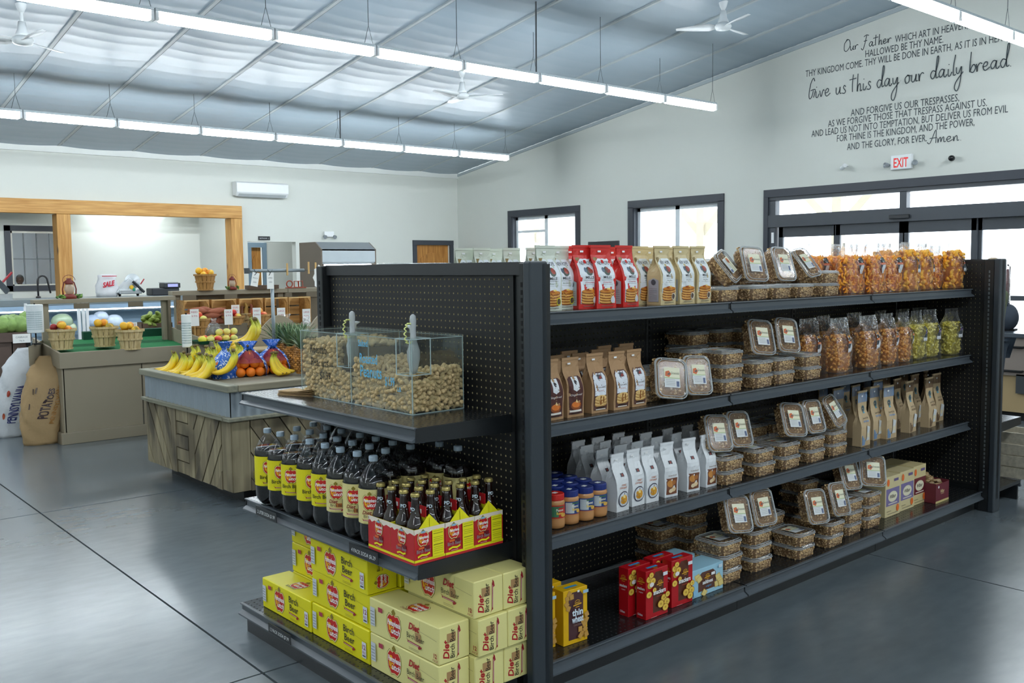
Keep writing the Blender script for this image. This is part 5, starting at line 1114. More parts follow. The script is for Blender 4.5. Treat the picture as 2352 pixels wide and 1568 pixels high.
def snside(A):
    crest(A, 0, .15, .018, '#d9a32a'); A.text('snackers', 0, .118, .016, '#f2f4f4', w=.038, bold=.03); A.text('original', 0, .106, .007, '#f2f4f4'); A.text('Olden', -.004, .014, .012, '#e6d9e0', w=.026, bold=.03); return A
def toplbl(A): A.rect(-.03, .02, .03, .034, '#3a9ad0'); A.rect(-.03, .02, .03, .022, '#2a6a9a'); crest(A, -.0, .008, .012, '#c99a24'); return A
def salt(A):
    w, h = .17, .118; A.poly([(-.05, .02), (.045, .02), (.045, .085), (.03, .1), (-.03, .1), (-.05, .085)], '#5f3b2e')
    for x, y, r in ((-.055, .085, .2), (-.045, .075, .5), (.05, .03, .1), (.065, .045, .5), (.055, .06, .3), (-.02, .012, .9), (.07, .03, .2)): A.poly([(x+.018*math.cos(r+PI/4+k*PI/2), y+.018*math.sin(r+PI/4+k*PI/2)) for k in range(4)], '#cfae52'); A.poly([(x+.015*math.cos(r+PI/4+k*PI/2), y+.015*math.sin(r+PI/4+k*PI/2)) for k in range(4)], '#e2cf86')
    crest(A, -.004, .076, .016, '#e0a824'); A.text('saltines', -.004, .05, .022, '#f2f4f4', w=.055, bold=.03); A.text('original', .0, .034, .012, '#4aa6dc', w=.03); A.rect(.015, .078, .035, .09, '#eef0f0').rect(.055, .098, .075, .112, '#cfe0ea').rect(-.08, .01, -.058, .035, '#8fc4e4'); return A
PT = carton('thin_cracker_box', .118, .06, .205, '#e6b414', thin, None, toplbl); PS = carton('snack_cracker_box', .132, .05, .194, '#b5121c', snack, snside, toplbl, 1.22); PSA = carton('saltine_box', .218, .115, .118, '#9cc9dc', salt, None, None, 1.27)
for i, (x, y) in enumerate(((2.25, 2.395), (2.386, 2.365), (2.22, 2.47), (2.345, 2.46), (2.30, 2.53))): inst(PT, (x, y, SD+.0004), -.06, True, 'yellow thin wheat cracker box on the bottom shelf, %s' % ('half hidden behind the post', 'front box with its whole face showing', 'behind the half hidden box', 'directly behind the front box', 'rearmost of the five')[i])
for i, (x, y, r) in enumerate(((2.795, 2.33, -.01), (2.972, 2.345, -.02), (2.77, 2.40, 0), (2.93, 2.41, .0))): inst(PS, (x+.012, y, SD+.0004), r, True, 'red snack cracker box on the bottom shelf, %s' % ('front left box nearest the lip', 'front right box beside the blue saltine box', 'rear left box', 'rear right box')[i])
for i, (x, y) in enumerate(((3.162, 2.352), (3.16, 2.50))): inst(PSA, (x, y, SD+.0004), 0, True, 'light blue saltine box lying on its long side, %s' % ('front one on the bottom shelf', 'rear one behind the red boxes')[i])
# ---- candy cartons at the right end of the bottom shelf
def cand(col):
    def f(A):
        h = .222; A.rect(-.075, .06, .075, .155, col); A.ell(0, .108, .052, .03, '#d9d3b4', 22); A.ell(0, .108, .048, .026, '#e6e0c4', 22); A.text('Wilbur', 0, .1, .028, '#3a2e28', w=.07, shear=.3, bold=.02); A.rect(-.05, .068, .05, .074, '#d9d3c4').rect(.01, .19, .06, .205, '#6a5a86'); A.ell(-.055, .19, .014, .02, '#e8702a', 14); A.ell(.055, .038, .016, .02, '#e8702a', 14); A.rect(-.07, .03, -.02, .033, '#8a8068').rect(-.06, .015, .06, .018, '#8a8068'); return A
    return f
CA = carton('candy_carton', .168, .21, .222, '#d3c596', cand('#7c719e')); CB = carton('candy_carton', .152, .21, .225, '#d0c08e', cand('#6a1f2a'))
for i, (pr, x, r) in enumerate(((CA, 4.9, 0), (CA, 5.085, 0), (CB, 5.252, 0))): inst(pr, (x, 2.41+.008*i, SD+.0004), 0, True, 'tan candy carton on the bottom shelf, %s' % ('purple panel, nearest the granola tubs', 'purple panel, in the middle of the three', 'dark red panel, at the right')[i])
t = thing('candy_tray', 'open maroon counter tray of wrapped candy bars on the bottom shelf', 'tray', (5.40, 2.36, SD+.0004), 0, None, True)
mar = mat('maroon_card', '#6b2430', .45, var=.05); b = MB(); b.box(-.085, .085, 0, .003, 0, .11); b.box(-.085, .085, .157, .16, 0, .11)
for s in (-.085, .083): b.box(s, s+.002, 0, .16, 0, .115)
b.box(-.085, .085, 0, .16, 0, .002); b.build('tray', mar, t)
A = Art(); A.rect(-.085, 0, .085, .012, '#cdbb7e'); A.text('Wilbur', 0, .055, .026, '#d9b98c', w=.05, shear=.3, bold=.02); A.rect(-.02, .048, .02, .05, '#d9b98c').ell(-.05, .092, .008, .008, '#eef0f0', 8); A.build('front_print', t, front(0))
random.seed(4); wr = mat('candy_wrapper', '#a58a62', .3, var=.45, scale=30, spec=.7)
for i in range(16):
    b = MB(); b.loops([[(x, s*math.cos(a), s*.55*math.sin(a)) for a in [2*PI*k/8 for k in range(8)]] for x, s in ((-.04, .012), (-.034, .004), (-.028, .012), (.028, .012), (.034, .004), (.04, .012))])
    o = b.build('candy_bar', wr); p = GM.T @ np.array((5.40+random.uniform(-.035, .035), 2.36+.03+.012*(i % 9), SD+.10+.008*(i//5)+.003*(i % 9))); o.location = tuple(p); o.rotation_euler = (random.uniform(-.4, .4), random.uniform(-.4, .4), random.uniform(-.5, .5)+DG)
    tag(o, 'wrapped candy bar heaped in the open maroon tray', 'candy bar', 'candy bars in the maroon tray')
t = thing('display_carton', 'tall dark red display carton with two round seals behind the tan candy cartons', 'carton', (5.13, 2.70, SD+.0004), 0, None, True)
MB().box(-.1, .1, 0, .1, 0, .30).build('carton', mar, t); MB().prism([(-.08, .3), (-.05, .335), (-.045, .36), (.045, .36), (.05, .335), (.08, .3)], 0, .004, 1).build('header', mar, t)
A = Art(); 
for s in (-.045, .045): A.ell(s, .265, .03, .024, '#b7a768', 16); A.ell(s, .265, .025, .019, '#d4c78c', 16); A.text('Wilbur', s, .26, .014, '#4a2a24', w=.036, shear=.3)
A.text('Wilbur', 0, .315, .018, '#c9a08a', w=.05, shear=.3).rect(-.01, .272, .008, .29, '#cfd3d3'); A.build('front_print', t, front(0))
# round deli trays on a display table of the next aisle, only their clear lids rise above the end unit
t = thing('display_table', 'tall black display table of the next aisle, hidden behind the end unit', 'table', (3.3, 5.0, 0), 0, None, True)
MB().box(-.1, 1.0, -.3, .3, 1.30, 1.33).build('table_top', shelf_black, t)
for x in (-.06, .94):
    for y in (-.25, .23): MB().box(x, x+.03, y, y+.03, 0, 1.30).build('leg', shelf_black, t)
for i, px in enumerate((915, 990)):
    t = thing('deli_tray', 'round clear lidded deli tray showing over the end unit, %s of the two' % ('left' if i == 0 else 'right'), 'tray', (GX(px, 5.0, 1.45), 5.0, 1.331), 0, None, True)
    MB().lathe([(.13, 0), (.155, .05), (.155, .06)], 28, caps=(1, 0)).build('base', mat('tray_black', '#17191a', .3), t, smooth=True); MB().lathe([(.155, .06), (.148, .13), (.13, .20), (.10, .206)], 28, caps=(0, 1)).build('lid', clear, t, smooth=True)
    b = MB(); P = [(.132*math.cos(a), .132*math.sin(a), .2) for a in [2*PI*k/28 for k in range(29)]]; b.tube(P, .003, 5, caps=(0, 0)); b.build('lid_rim', mat('clear_rim', '#cfd6d8', .12), t)
# ================================================================== PRODUCE ISLAND (planks, corrugated metal, fruit)
driftl = [wood('barnwood_%d' % i, a, b_, 2.2, 2, .75, False, .3, dk) for i, (a, b_, dk) in enumerate((('#6f6650', '#958a6e', '#5b5341'), ('#7a7058', '#a09577', '#655c48'), ('#665d4a', '#8a7f66', '#4a4437')))]
greywood = wood('grey_rim_wood', '#757567', '#94937f', 3, 1, .7, False, .25); greywood_x = wood('grey_rim_wood_x', '#7b7563', '#9c947c', 3, 0, .7, False, .25)
IX, IY0, IY1, IX1 = 2.53, 5.53, 6.96, 4.35
IS = thing('produce_island', 'grey barnwood produce island with a corrugated metal band holding bananas and oranges', 'display table', (IX, IY0, 0), 0, None, True)
w_, l_ = IX1-IX, IY1-IY0
MB().box(.13, w_-.1, .13, l_-.1, 0, .1).build('plinth', mat('plinth_black', '#16191a', .5, var=.2), IS)
MB().box(.012, w_-.012, .012, l_-.012, .095, .56).build('core', mat('core_dark', '#1d1a14', .9), IS)
def clip(P, x0, x1, y0, y1):
    for ax, v, sg in ((0, x0, 1), (0, x1, -1), (1, y0, 1), (1, y1, -1)):
        o = []
        for i in range(len(P)):
            a, c = P[i-1], P[i]; ia, ic = sg*(a[ax]-v) >= 0, sg*(c[ax]-v) >= 0
            if ia != ic: t = (v-a[ax])/(c[ax]-a[ax]); o.append((a[0]+(c[0]-a[0])*t, a[1]+(c[1]-a[1])*t))
            if ic: o.append(c)
        P = o
        if not P: break
    return P
def plank(P, face, k):
    if len(P) < 3: return
    A = sum(P[i-1][0]*P[i][1]-P[i][0]*P[i-1][1] for i in range(len(P)))
    if abs(A) < .0008: return
    if A < 0: P = P[::-1]
    cx_ = sum(p[0] for p in P)/len(P); cz_ = sum(p[1] for p in P)/len(P); P = [(cx_+(p[0]-cx_)*.965, cz_+(p[1]-cz_)*.985) for p in P]; th = .016+.004*(k % 3)
    b = MB()
    if face == 'L': b.prism(P, -th+.012, .013, 0)
    else: b.prism(P, -th+.012, .013, 1)
    b.build('plank', driftl[k % 3], IS)
def panel(face, s0, s1, kind, z0=.1, z1=.555, k0=0):
    # s runs along the face (local y for L, local x for F)
    if kind == 'v': plank([(s0, z0), (s1, z0), (s1, z1), (s0, z1)], face, k0); return
    if kind == 'h':
        for i in range(5): a = z0+(z1-z0)*i/5; plank([(s0, a+.004), (s1, a+.004), (s1, a+(z1-z0)/5-.004), (s0, a+(z1-z0)/5-.004)], face, k0+i)
        return
    sg = 1 if kind == '/' else -1; wd = .115; sl = 1.45; mid = (s0+s1)/2
    for i in range(-8, 9):
        a = mid+i*wd; H_ = 1.0
        P = [(a-wd*.48, .33-H_*.0), (a+wd*.48, .33)]
        P = [(a-wd*.48-sg*H_/sl, .33-H_), (a+wd*.48-sg*H_/sl, .33-H_), (a+wd*.48+sg*H_/sl, .33+H_), (a-wd*.48+sg*H_/sl, .33+H_)]
        plank(clip(P, s0, s1, z0, z1), face, k0+i)
Yq = lambda v: onX(320+v/2.904, 996, IX, 1)[1]-IY0
L = [Yq(v) for v in (50, 68, 225, 255, 335, 370, 552)]+[0]
L[0] = l_
for i, kd in enumerate(('v', '/', 'v', 'h', 'v', '\\', 'v')): panel('L', L[i+1], L[i], kd, k0=i)
for a, c, kd, k in ((0, .12, 'v', 1), (.12, .72, '\\', 0), (.72, .84, 'v', 2), (.84, 1.42, '/', 1), (1.42, w_, 'v', 0)): panel('F', a, c, kd, k0=k)
b = MB(); b.box(-.03, w_+.03, -.03, .07, .556, .58); b.box(-.03, .07, .07, l_-.07, .556, .58); b.box(-.03, w_+.03, l_-.07, l_+.03, .556, .58); b.build('lower_trim', greywood, IS, bevel=.004)
galv = mat('galvanised_sheet', '#9aa5ad', .38, metal=.35, var=.12, scale=6, spec=.6)
def corr(L_, fn):
    n = int(L_/.067)*8; vs = []; fs = []
    for i in range(n+1):
        s = L_*i/n; d = .007*math.cos(2*PI*i/8); vs += [fn(s, d, .575), fn(s, d, .75)]
        if i: fs.append((2*i-2, 2*i, 2*i+1, 2*i-1))
    return MB().add(vs, fs)
corr(l_, lambda s, d, z: (.002-d, s, z)).build('corrugated_sheet', galv, IS, smooth=True); corr(w_, lambda s, d, z: (s, .002-d, z)).build('corrugated_sheet', galv, IS, smooth=True)
MB().box(.02, w_-.02, .02, l_-.02, .56, .735).build('tray_body', mat('tray_wood', '#6f6656', .7, var=.15), IS)
b = MB(); b.box(-.035, .04, -.035, l_+.035, .742, .786); b.build('rim', greywood, IS, bevel=.006); b = MB(); b.box(.04, w_+.03, -.035, .04, .742, .786); b.box(.04, w_+.03, l_-.04, l_+.035, .742, .786); b.build('rim', greywood_x, IS, bevel=.006)
MB().box(.03, w_-.01, .03, l_-.03, .735, .748).build('tray_floor', mat('tray_floor', '#85806f', .6, var=.15), IS)
ZT = .7485
# ---- bananas
fruit = printmat('print_fruit', .42)
def ramp(cols, t):
    x = t*(len(cols)-1); i = min(int(x), len(cols)-2); f = x-i; a, c = lin(cols[i]), lin(cols[i+1]); return tuple(a[k]*(1-f)+c[k]*f for k in range(3))
def banana_mesh(sd, ripe=0):
    P = crom([(0, 0, .155), (.012, 0, .132), (.014, 0, .108), (.0, 0, .07), (-.03, 0, .038), (-.072, 0, .022), (-.112, 0, .022), (-.128, 0, .026)], 3)
    rr = [v*1.12 for v in (.005, .005, .0055, .006, .008, .011, .0145, .017, .0185, .019, .0192, .019, .0185, .018, .0172, .016, .0142, .012, .009, .006, .004, .0032)]
    rr = [rr[min(len(rr)-1, int(i*len(rr)/len(P)))] for i in range(len(P))]
    b = MB(); b.tube(P, rr, 7); n = 7
    cols = ['#8a8a2e', '#b5bb3a', '#d9cf34', '#e8c828', '#ecca2a', '#ecc92a', '#e8c428', '#ddb426', '#5a4420']
    for i, f in enumerate(b.f): b.c[i] = ramp(cols, min(1, (min(f)//n)/(len(P)-1)))
    return b.mesh('banana', fruit, smooth=True)
BM_ = banana_mesh(1)
def bunch(px, py, z, rz, n, lab, s=1, xy=None):
    p = xy if xy is not None else onZ(px, py, z, 1); p = (min(4.2, max(2.66, p[0])), min(6.86, max(5.64, p[1])))
    t = thing('banana_bunch', lab, 'bananas', (p[0], p[1], z+.0005), 0, 'banana bunches on the island', True); t.rotation_euler = (0, 0, rz); t.scale = (s, s, s)
    for k in range(n):
        a = (k-(n-1)/2)*.17; o = link('banana', BM_, t, (-.008*abs(k-(n-1)/2), (k-(n-1)/2)*.021, .002*(k % 2)), (random.uniform(-.08, .08), random.uniform(-.05, .1), -a)); o.scale = (1, 1, random.uniform(.94, 1.06))
    MB().ell((0, 0, .156), (.013, .045, .011), 8, 5).build('crown', mat('banana_crown', '#6e5c34', .8, var=.3), t, smooth=True); return t
RZ = -.705
k = 0
for row, (X_, dz, ys) in enumerate(((2.70, 0, (6.82, 6.68, 6.54, 6.40, 6.27, 6.14)), (2.86, .03, (6.78, 6.62, 6.46, 6.30, 6.14)), (3.02, .05, (6.80, 6.62, 6.44, 6.28)))):
    for j, Y_ in enumerate(ys):
        bunch(0, 0, ZT+dz, RZ+random.uniform(-.25, .45)+.1*j, 5+(j+row) % 2, 'yellow banana bunch on the island, %s from the back left in the %s row' % (ORD[j], ('front', 'middle', 'rear')[row]), random.uniform(1.0, 1.1), (X_+random.uniform(-.015, .015), Y_+random.uniform(-.02, .02)))
bunch(632, 862, ZT, RZ+2.6, 4, 'yellow banana bunch between the orange bags and the pineapples', 1.05)
# round board on a stump with a big bunch
p = onZ(572, 800, .885, 1)
t = thing('round_board', 'round pale wooden board on a short post above the bananas', 'stand', (p[0], p[1], ZT), 0, None, True)
MB().lathe([(.2, .118), (.205, .125), (.205, .136), (.2, .14)], 40).build('board', wood('pale_board', '#c4ad84', '#ddc9a0', 3, 0), t); MB().lathe([(.05, 0), (.05, .118)], 14).build('post', driftl[1], t)
bb_ = bunch(0, 0, ZT+.1405, RZ+.35, 6, 'large yellow banana bunch lying on the round wooden board', 1.5, (onZ(555, 790, .89, 1)[0]-.13, 6.80))
Art().ell(0, 0, .012, .009, '#3a8aa0', 12).text('organic', 0, -.003, .006, '#e8e8d8').build('sticker', bb_, lambda u, v, h: (-.075+u, -.012-h, .04+v))
# ---- oranges in blue bags
om = mat('orange_peel', '#f07d16', .42, var=.1, scale=30, bump=.35, bscale=400)
OM = MB().ell((0, 0, 0), (.036, .036, .034), 16, 10).mesh('orange', om, smooth=True)
def wrapmat():
    m = mat('blue_print_film', '#1f62c4', .25, var=.1, scale=10, spec=.7, bump=.6, bscale=45); nt = m.node_tree; N = nt.nodes; L = nt.links; b = N['Principled BSDF']
    nz = N.new('ShaderNodeTexNoise'); nz.inputs['Scale'].default_value = 34; nz.inputs['Detail'].default_value = 3; nz.inputs['Distortion'].default_value = 1.5; L.new(N['Texture Coordinate'].outputs['Object'], nz.inputs[0])
    r = N.new('ShaderNodeValToRGB'); r.color_ramp.elements[0].position = .56; r.color_ramp.elements[1].position = .6; L.new(nz.outputs[0], r.inputs[0])
    old = b.inputs['Base Color'].links[0].from_socket; mx = N.new('ShaderNodeMix'); mx.data_type = 'RGBA'; L.new(r.outputs[0], mx.inputs[0]); L.new(old, mx.inputs[6]); mx.inputs[7].default_value = (.62, .72, .85, 1); L.new(mx.outputs[2], b.inputs['Base Color']); return m
wm = wrapmat(); netm = mat('red_purple_net', '#8c1c3c', .5, var=.2, scale=60, alpha=.62)
def obag(px, py, rz, lab, openf=True):
    p = onZ(px, py, ZT, 1); t = thing('orange_bag', lab, 'bag of oranges', (p[0], p[1], ZT+.0005), 0, None, True); t.rotation_euler = (0, 0, rz)
    pts = [(-.07, -.035, .034), (0, -.045, .034), (.068, -.03, .034), (-.045, .03, .034), (.035, .035, .034), (-.04, -.03, .095), (.03, -.035, .096), (-.005, .02, .098), (.085, -.005, .088), (-.08, .0, .09), (.0, -.01, .145)]
    for q in pts: link('orange', OM, t, q, (random.uniform(0, 3),)*3)
    def surf(a, z):
        f = [(0, .125), (.05, .135), (.1, .12), (.15, .08), (.185, .035), (.2, .022), (.225, .04), (.25, .06)]
        for i in range(len(f)-1):
            if f[i][0] <= z <= f[i+1][0]: q = (z-f[i][0])/(f[i+1][0]-f[i][0]); R_ = f[i][1]*(1-q)+f[i+1][1]*q
        R_ += .008*math.sin(7*a+20*z)+.004*math.sin(13*a); return (R_*math.cos(a), R_*.72*math.sin(a), z)
    zs = [0, .025, .05, .075, .1, .125, .15, .17, .185, .2, .225, .25]
    aa = [-.55+(PI+1.1)*k/26 for k in range(27)] if openf else [2*PI*k/26 for k in range(27)]
    MB().loops([[surf(a, z) for a in aa] for z in zs], (0, 0), closed=False).build('wrapper', wm, t, smooth=True)
    if openf:
        an = [-PI+.5+(PI-1.0)*k/14 for k in range(15)]; MB().loops([[surf(a, z) for a in an] for z in zs[4:9]], (0, 0), closed=False).build('net', netm, t, smooth=True)
        b = MB(); 
        for s, a0 in ((-1, -PI+.5), (1, -.5)):
            b.loops([[surf(a0+s*.35*k/3*(1-.4*z/.2), z) for k in (0, 1, 2, 3)] for z in zs[:9]], (0, 0), closed=False)
        b.build('wrapper_side', wm, t, smooth=True)
    return t
obag(572, 864, -.15, 'net bag of oranges with blue printed wrapper at the island corner'); obag(626, 858, -.1, 'net bag of oranges with blue wrapper, nearest the pineapples'); obag(520, 866, .6, 'blue wrapped orange bag turned sideways beside the bananas', False)
# ---- pineapples
def pineapple():
    t = thing('pineapple', 'x', 'pineapple'); b = MB()
    for i in range(12):
        zf = (i+.5)/12; z = .015+.155*zf; R_ = .058*math.sin(PI*min(1, .12+zf*.8))**.55
        for j in range(13):
            a = 2*PI*(j+.5*(i % 2))/13; x, y = R_*math.cos(a), R_*math.sin(a); Rm = Matrix.Rotation(a, 3, 'Z')
            b.ell((x, y, z), (.0055, .0145, .0088), 6, 4, rot=Rm, col=tone('#6e4616', '#c4873a', random))
    b.build('rind', printmat('print_rind', .6), t, smooth=True)['kind'] = 'stuff'
    MB().ell((0, 0, .09), (.054, .054, .085), 14, 8).build('fruit_body', mat('pineapple_core', '#6e4514', .7, var=.2), t, smooth=True)
    b = MB(); rnd = random.Random(8)
    for i in range(46):
        a = i*2.4; q = i/46; l = .07+.12*(1-abs(q-.45)*1.2); out = (1-q)*.9+.12; P = []
        for k in range(5):
            s = k/4; r = .012+(l*out)*s*(.6+.5*s)*.75; z = .165+.03*q+l*s*(1.1-out*.55)-(.03*out*s*s); wd = .0105*(1-s**2)+.0005
            P.append([(r*math.cos(a)-wd*math.sin(a)*e, r*math.sin(a)+wd*math.cos(a)*e, z+.003*abs(e)) for e in (-1, 0, 1)])
        b.loops(P, (0, 0), closed=False, col=tone('#33583c', '#93ad80', rnd))
    b.build('leaf_crown', printmat('print_leaf', .5), t, smooth=True)['kind'] = 'stuff'; return t
PP = pineapple()
for i, (px, py, Y) in enumerate(((696, 862, 0), (668, 854, 0), (640, 846, 0), (664, 842, 0), (694, 846, 0))):
    p = onZ(px, py, ZT, 1); inst(PP, (p[0], min(6.82, p[1]), ZT+.0005), i*1.1, True, 'pineapple with green crown on the island, %s' % ('frontmost beside the peanut bin', 'second, just behind the frontmost', 'third, left front', 'fourth, in the middle of the rear', 'fifth, rear right', 'sixth, rear left')[i], 'pineapples on the island', (1.12, 1.12, 1.12))
# ---- scalloped divider, pole with tags
brown = mat('taupe_paint', '#938a76', .6, var=.07, scale=3); brown2 = mat('taupe_paint_dark', '#6f6553', .65, var=.07, scale=3)
Yd_ = 7.0
t = thing('scalloped_divider', 'taupe scalloped wooden divider board standing behind the pineapples', 'board', (GX(583, Yd_, 1), Yd_, ZT), 0, None, True); x0 = GX(583, Yd_, 1); P = [(0, 0)]
for ca, cb in ((583, 700), (700, 790)):
    xa, xb = GX(ca, Yd_, 1)-x0, GX(cb, Yd_, 1)-x0; zt = onY(650, 723, Yd_, 1)[2]-ZT
    P += [(xa+(xb-xa)*k/12, zt-.19+.19*math.sin(PI*k/12)) for k in range(13)]
P += [(P[-1][0], 0)]
MB().prism(P[::-1], 0, .02, 1).build('board', brown, t, bevel=.003)
steel = mat('grey_pipe', '#8e999e', .35, metal=.5, var=.05)
xp_ = GX(627, 6.35, 1.2); t = thing('tag_pole', 'grey metal pole with a crossbar rising from the produce island', 'pole', (xp_, 6.35, ZT), 0, None, True)
zt = 1.497-ZT; xa, xb = GX(566, 6.35, 1.49)-xp_, GX(697, 6.35, 1.49)-xp_
MB().tube([(0, 0, 0), (0, 0, zt)], .013, 12).build('post', steel, t, smooth=True); MB().tube([(xa, -.01, zt), (xb, -.01, zt)], .012, 12).build('crossbar', steel, t, smooth=True)
MB().lathe([(.02, -.02), (.022, .02)], 12, (xa, -.01, zt)).build('end_cap', mat('dark_cap', '#4a5054', .4), t); MB().lathe([(.06, 0), (.06, .008)], 20).build('foot', steel, t)
MB().tube([(xb, -.01, zt), (xb+.16, -.01, zt)], .0025, 5).build('wire', cable_m, t)
for i, (px, w, h, rz, lab, wd) in enumerate(((588, .055, .10, .2, 'first white paper tag tied to the crossbar', ('PEACH', '2/$1')), (620, .055, .12, 0, 'second white paper tag tied to the crossbar by the post', ('LIMES', '2/$1')))):
    tt = thing('paper_tag', lab, 'tag', (GX(px, 6.32, 1.48), 6.318, 1.484), 0, None, True); tt.rotation_euler = (0, rz, 0)
    MB().box(-w/2, w/2, -.001, 0, -h, .0).build('paper', paper_white, tt); MB().tube([(-.02, 0, .02), (0, -.004, -.004), (.018, 0, .02), (.0, -.004, -.004), (-.012, -.006, -.022)], .002, 5).build('string', hole_blk, tt)
    Art().text(wd[0], 0, -.045, .014, '#4a5256', w=.035).text(wd[1], 0, -.075, .014, '#4a5256', w=.025).build('lettering', tt, front(-.001))
tt = thing('price_sign', 'ragged white starburst price sign clipped at the end of the wire', 'sign', (GX(735, 6.3, 1.44), 6.3, 1.44), 0, None, True)
rnd = random.Random(2); MB().prism([((.062 if k % 2 else .05)*math.cos(2*PI*k/18), (.1 if k % 2 else .085)*math.sin(2*PI*k/18)) for k in range(18)], -.002, 0, 1).build('card', paper_white, tt); Art().text('Pineapple', 0, .01, .02, '#55595c', w=.07, rot=-.5).text('$3.99', -.01, -.03, .018, '#55595c', w=.04, rot=-.3).build('lettering', tt, front(-.002))
cp = mat('clothespin_wood', '#c9a46a', .6, var=.1)
for i, (px, z) in enumerate(((659, 1.50), (708, 1.51), (724, 1.505))): tag(put(MB().box(-.006, .006, -.01, 0, -.04, .05).build('clothespin', cp, bevel=.001), (GX(px, 6.33, z), 6.33, z), (.0, .05, .2)[i], True), 'wooden clothespin on the tag wire, %s from the pole' % ORD[i], 'clothespin', 'clothespins on the tag wire')
# twist bag rolls
rollm = mat('bag_roll_white', '#dfe6e8', .5, var=.05)
def roll(px, py0, py1, Y, lab, base, g=True):
    a, c = onY(px, py0, Y, g), onY(px, py1, Y, g); hgt = a[2]-c[2]; r = .036 if g else .068
    t = thing('bag_roll', lab, 'roll of bags', tuple(c), 0, None, g); MB().lathe([(r*.9, 0), (r, .004), (r, hgt-.004), (r*.9, hgt)], 24).build('roll', rollm, t, smooth=False)
    A = Art()
    for k in range(9): A.text('FRESH PRODUCE GOODNESS', 0, hgt*(.12+.075*k), hgt*.055, '#2f7f86', w=r*2.4)
    A.build('print', t, lambda u, v, h: ((r+h)*math.sin(u/r-.5), -(r+h)*math.cos(u/r-.5), v), maxe=.02)
    MB().tube([(0, 0, hgt+.012), (0, 0, base-c[2])], .006, 8).build('spindle', hole_blk, t); MB().box(-.03, .03, -.03, .03, base-c[2], base-c[2]+.012).build('bracket', hole_blk, t); return t
roll(430, 722, 797, 6.9, 'white roll of produce bags with teal print at the back of the island', ZT)
# ================================================================== TAUPE PRODUCE STANDS behind the island
turf = mat('green_turf', '#1f7a45', .9, var=.25, scale=60, bump=.5, bscale=300)
def dk1(Y): return .79+.1*(Y-8.75)
S1 = thing('produce_stand', 'taupe painted produce stand with a green deck and an overhead beam', 'produce stand', (2.27, 8.73, 0))
W1 = 1.2
b = MB(); b.box(.012, .68, 0, .02, .10, .68); b.build('front_panel', brown, S1); b = MB(); b.box(.692, W1, 0, .02, .10, .68); b.build('front_panel', brown, S1)
b = MB(); b.box(0, .02, .0, 1.1, .10, .68); b.build('side_panel', brown, S1); MB().box(-.03, W1, -.035, .0, 0, .10).build('base_board', brown, S1, bevel=.003); MB().box(-.03, .0, 0, 1.0, 0, .10).build('base_board', brown2, S1)
MB().box(.02, W1, .03, 1.1, .66, .70).build('deck_base', brown2, S1)
MB().box(-.02, W1+.0, -.03, 0, .665, .805).build('apron_board', brown, S1, bevel=.003)
MB().prism([(0, .665), (.85, .74), (.85, .895), (0, .805)], -.02, 0, 0).build('side_board', brown, S1)
MB().prism([(0, .76), (.85, .845), (.85, .855), (0, .77)], .0, W1, 0).build('turf_mat', turf, S1)
MB().prism([(.8, .845), (.86, .85), (.86, .93), (.8, .925)], .42, W1, 0).build('turf_lip', mat('dark_turf', '#0f4a34', .9, var=.2), S1)
p = onZ(65, 796, .87); b = MB(); pts = [(p[0]-2.27, p[1]-8.73), (-.0, .62)]
b.loops([[(pts[0][0], pts[0][1], .70), (pts[0][0], pts[0][1], .87), (pts[0][0]+.01, pts[0][1]+.02, .87), (pts[0][0]+.01, pts[0][1]+.02, .70)], [(0, .56, .72), (0, .56, .885), (.0, .58, .885), (.0, .58, .72)]]); b.build('wing_board', brown, S1)
xq = lambda px, Y: onY(px, 740, Y)[0]-2.27
for a, c in ((96, 112), (373, 384)): MB().box(xq(a, 9.3), xq(c, 9.3), .55, .6, .82, 1.22).build('post', brown, S1)
MB().box(xq(386, 9.25), xq(392, 9.25), .50, .55, .82, 1.22).build('post', brown2, S1)
zb = onY(96, 697, 9.3)[2]; MB().box(xq(78, 9.25)-.0, xq(404, 9.25), .5, .62, 1.216, 1.256).build('beam', brown, S1, bevel=.003)
for a, c in ((171, 207), (296, 330)): MB().box(xq(a, 9.22), xq(c, 9.22), .485, .49, 1.165, 1.215).build('sign_tab', brown2, S1)
# right hand stand
def dk2(Y): return .80+.1*(Y-8.2)
S2 = thing('produce_stand', 'taupe produce stand of crates, apples and sweet potatoes right of the green deck stand', 'produce stand', (3.45, 8.15, 0)); W2 = 2.6
MB().box(0, W2, 0, 1.3, .08, .74).build('cabinet', brown, S2); MB().box(-.01, W2, -.02, 0, 0, .10).build('base_board', brown, S2)
MB().box(0, W2, -.02, 0, .70, .84).build('apron_board', brown, S2, bevel=.003); MB().prism([(0, .72), (1.3, .80), (1.3, .97), (0, .84)], -.02, 0, 0).build('side_board', brown, S2)
MB().prism([(0, .77), (1.3, .90), (1.3, .915), (0, .79)], 0, W2, 0).build('deck', brown2, S2)
x2 = lambda px, Y: onY(px, 720, Y)[0]-3.45
for a, c in ((405, 416), (640, 652), (655, 664)): MB().box(x2(a, 9.35), x2(c, 9.35), 1.2, 1.26, .88, 1.28).build('post', brown, S2)
zbm = onY(410, 668, 9.35)[2]; MB().box(x2(398, 9.3), x2(663, 9.3), 1.15, 1.27, zbm-.045, zbm).build('beam', brown, S2, bevel=.003); MB().box(x2(663.6, 9.3), W2+.6, 1.15, 1.27, zbm-.045, zbm).build('beam', brown, S2, bevel=.003)
for a, c in ((423, 454), (519, 548), (659, 674), (707, 733)): MB().box(x2(a, 9.26), x2(c, 9.26), 1.13, 1.135, zbm-.10, zbm-.045).build('sign_tab', brown2, S2)
MB().box(.25, W2, 1.29, 1.33, .9, zbm-.05).build('back_board', brown2, S2)
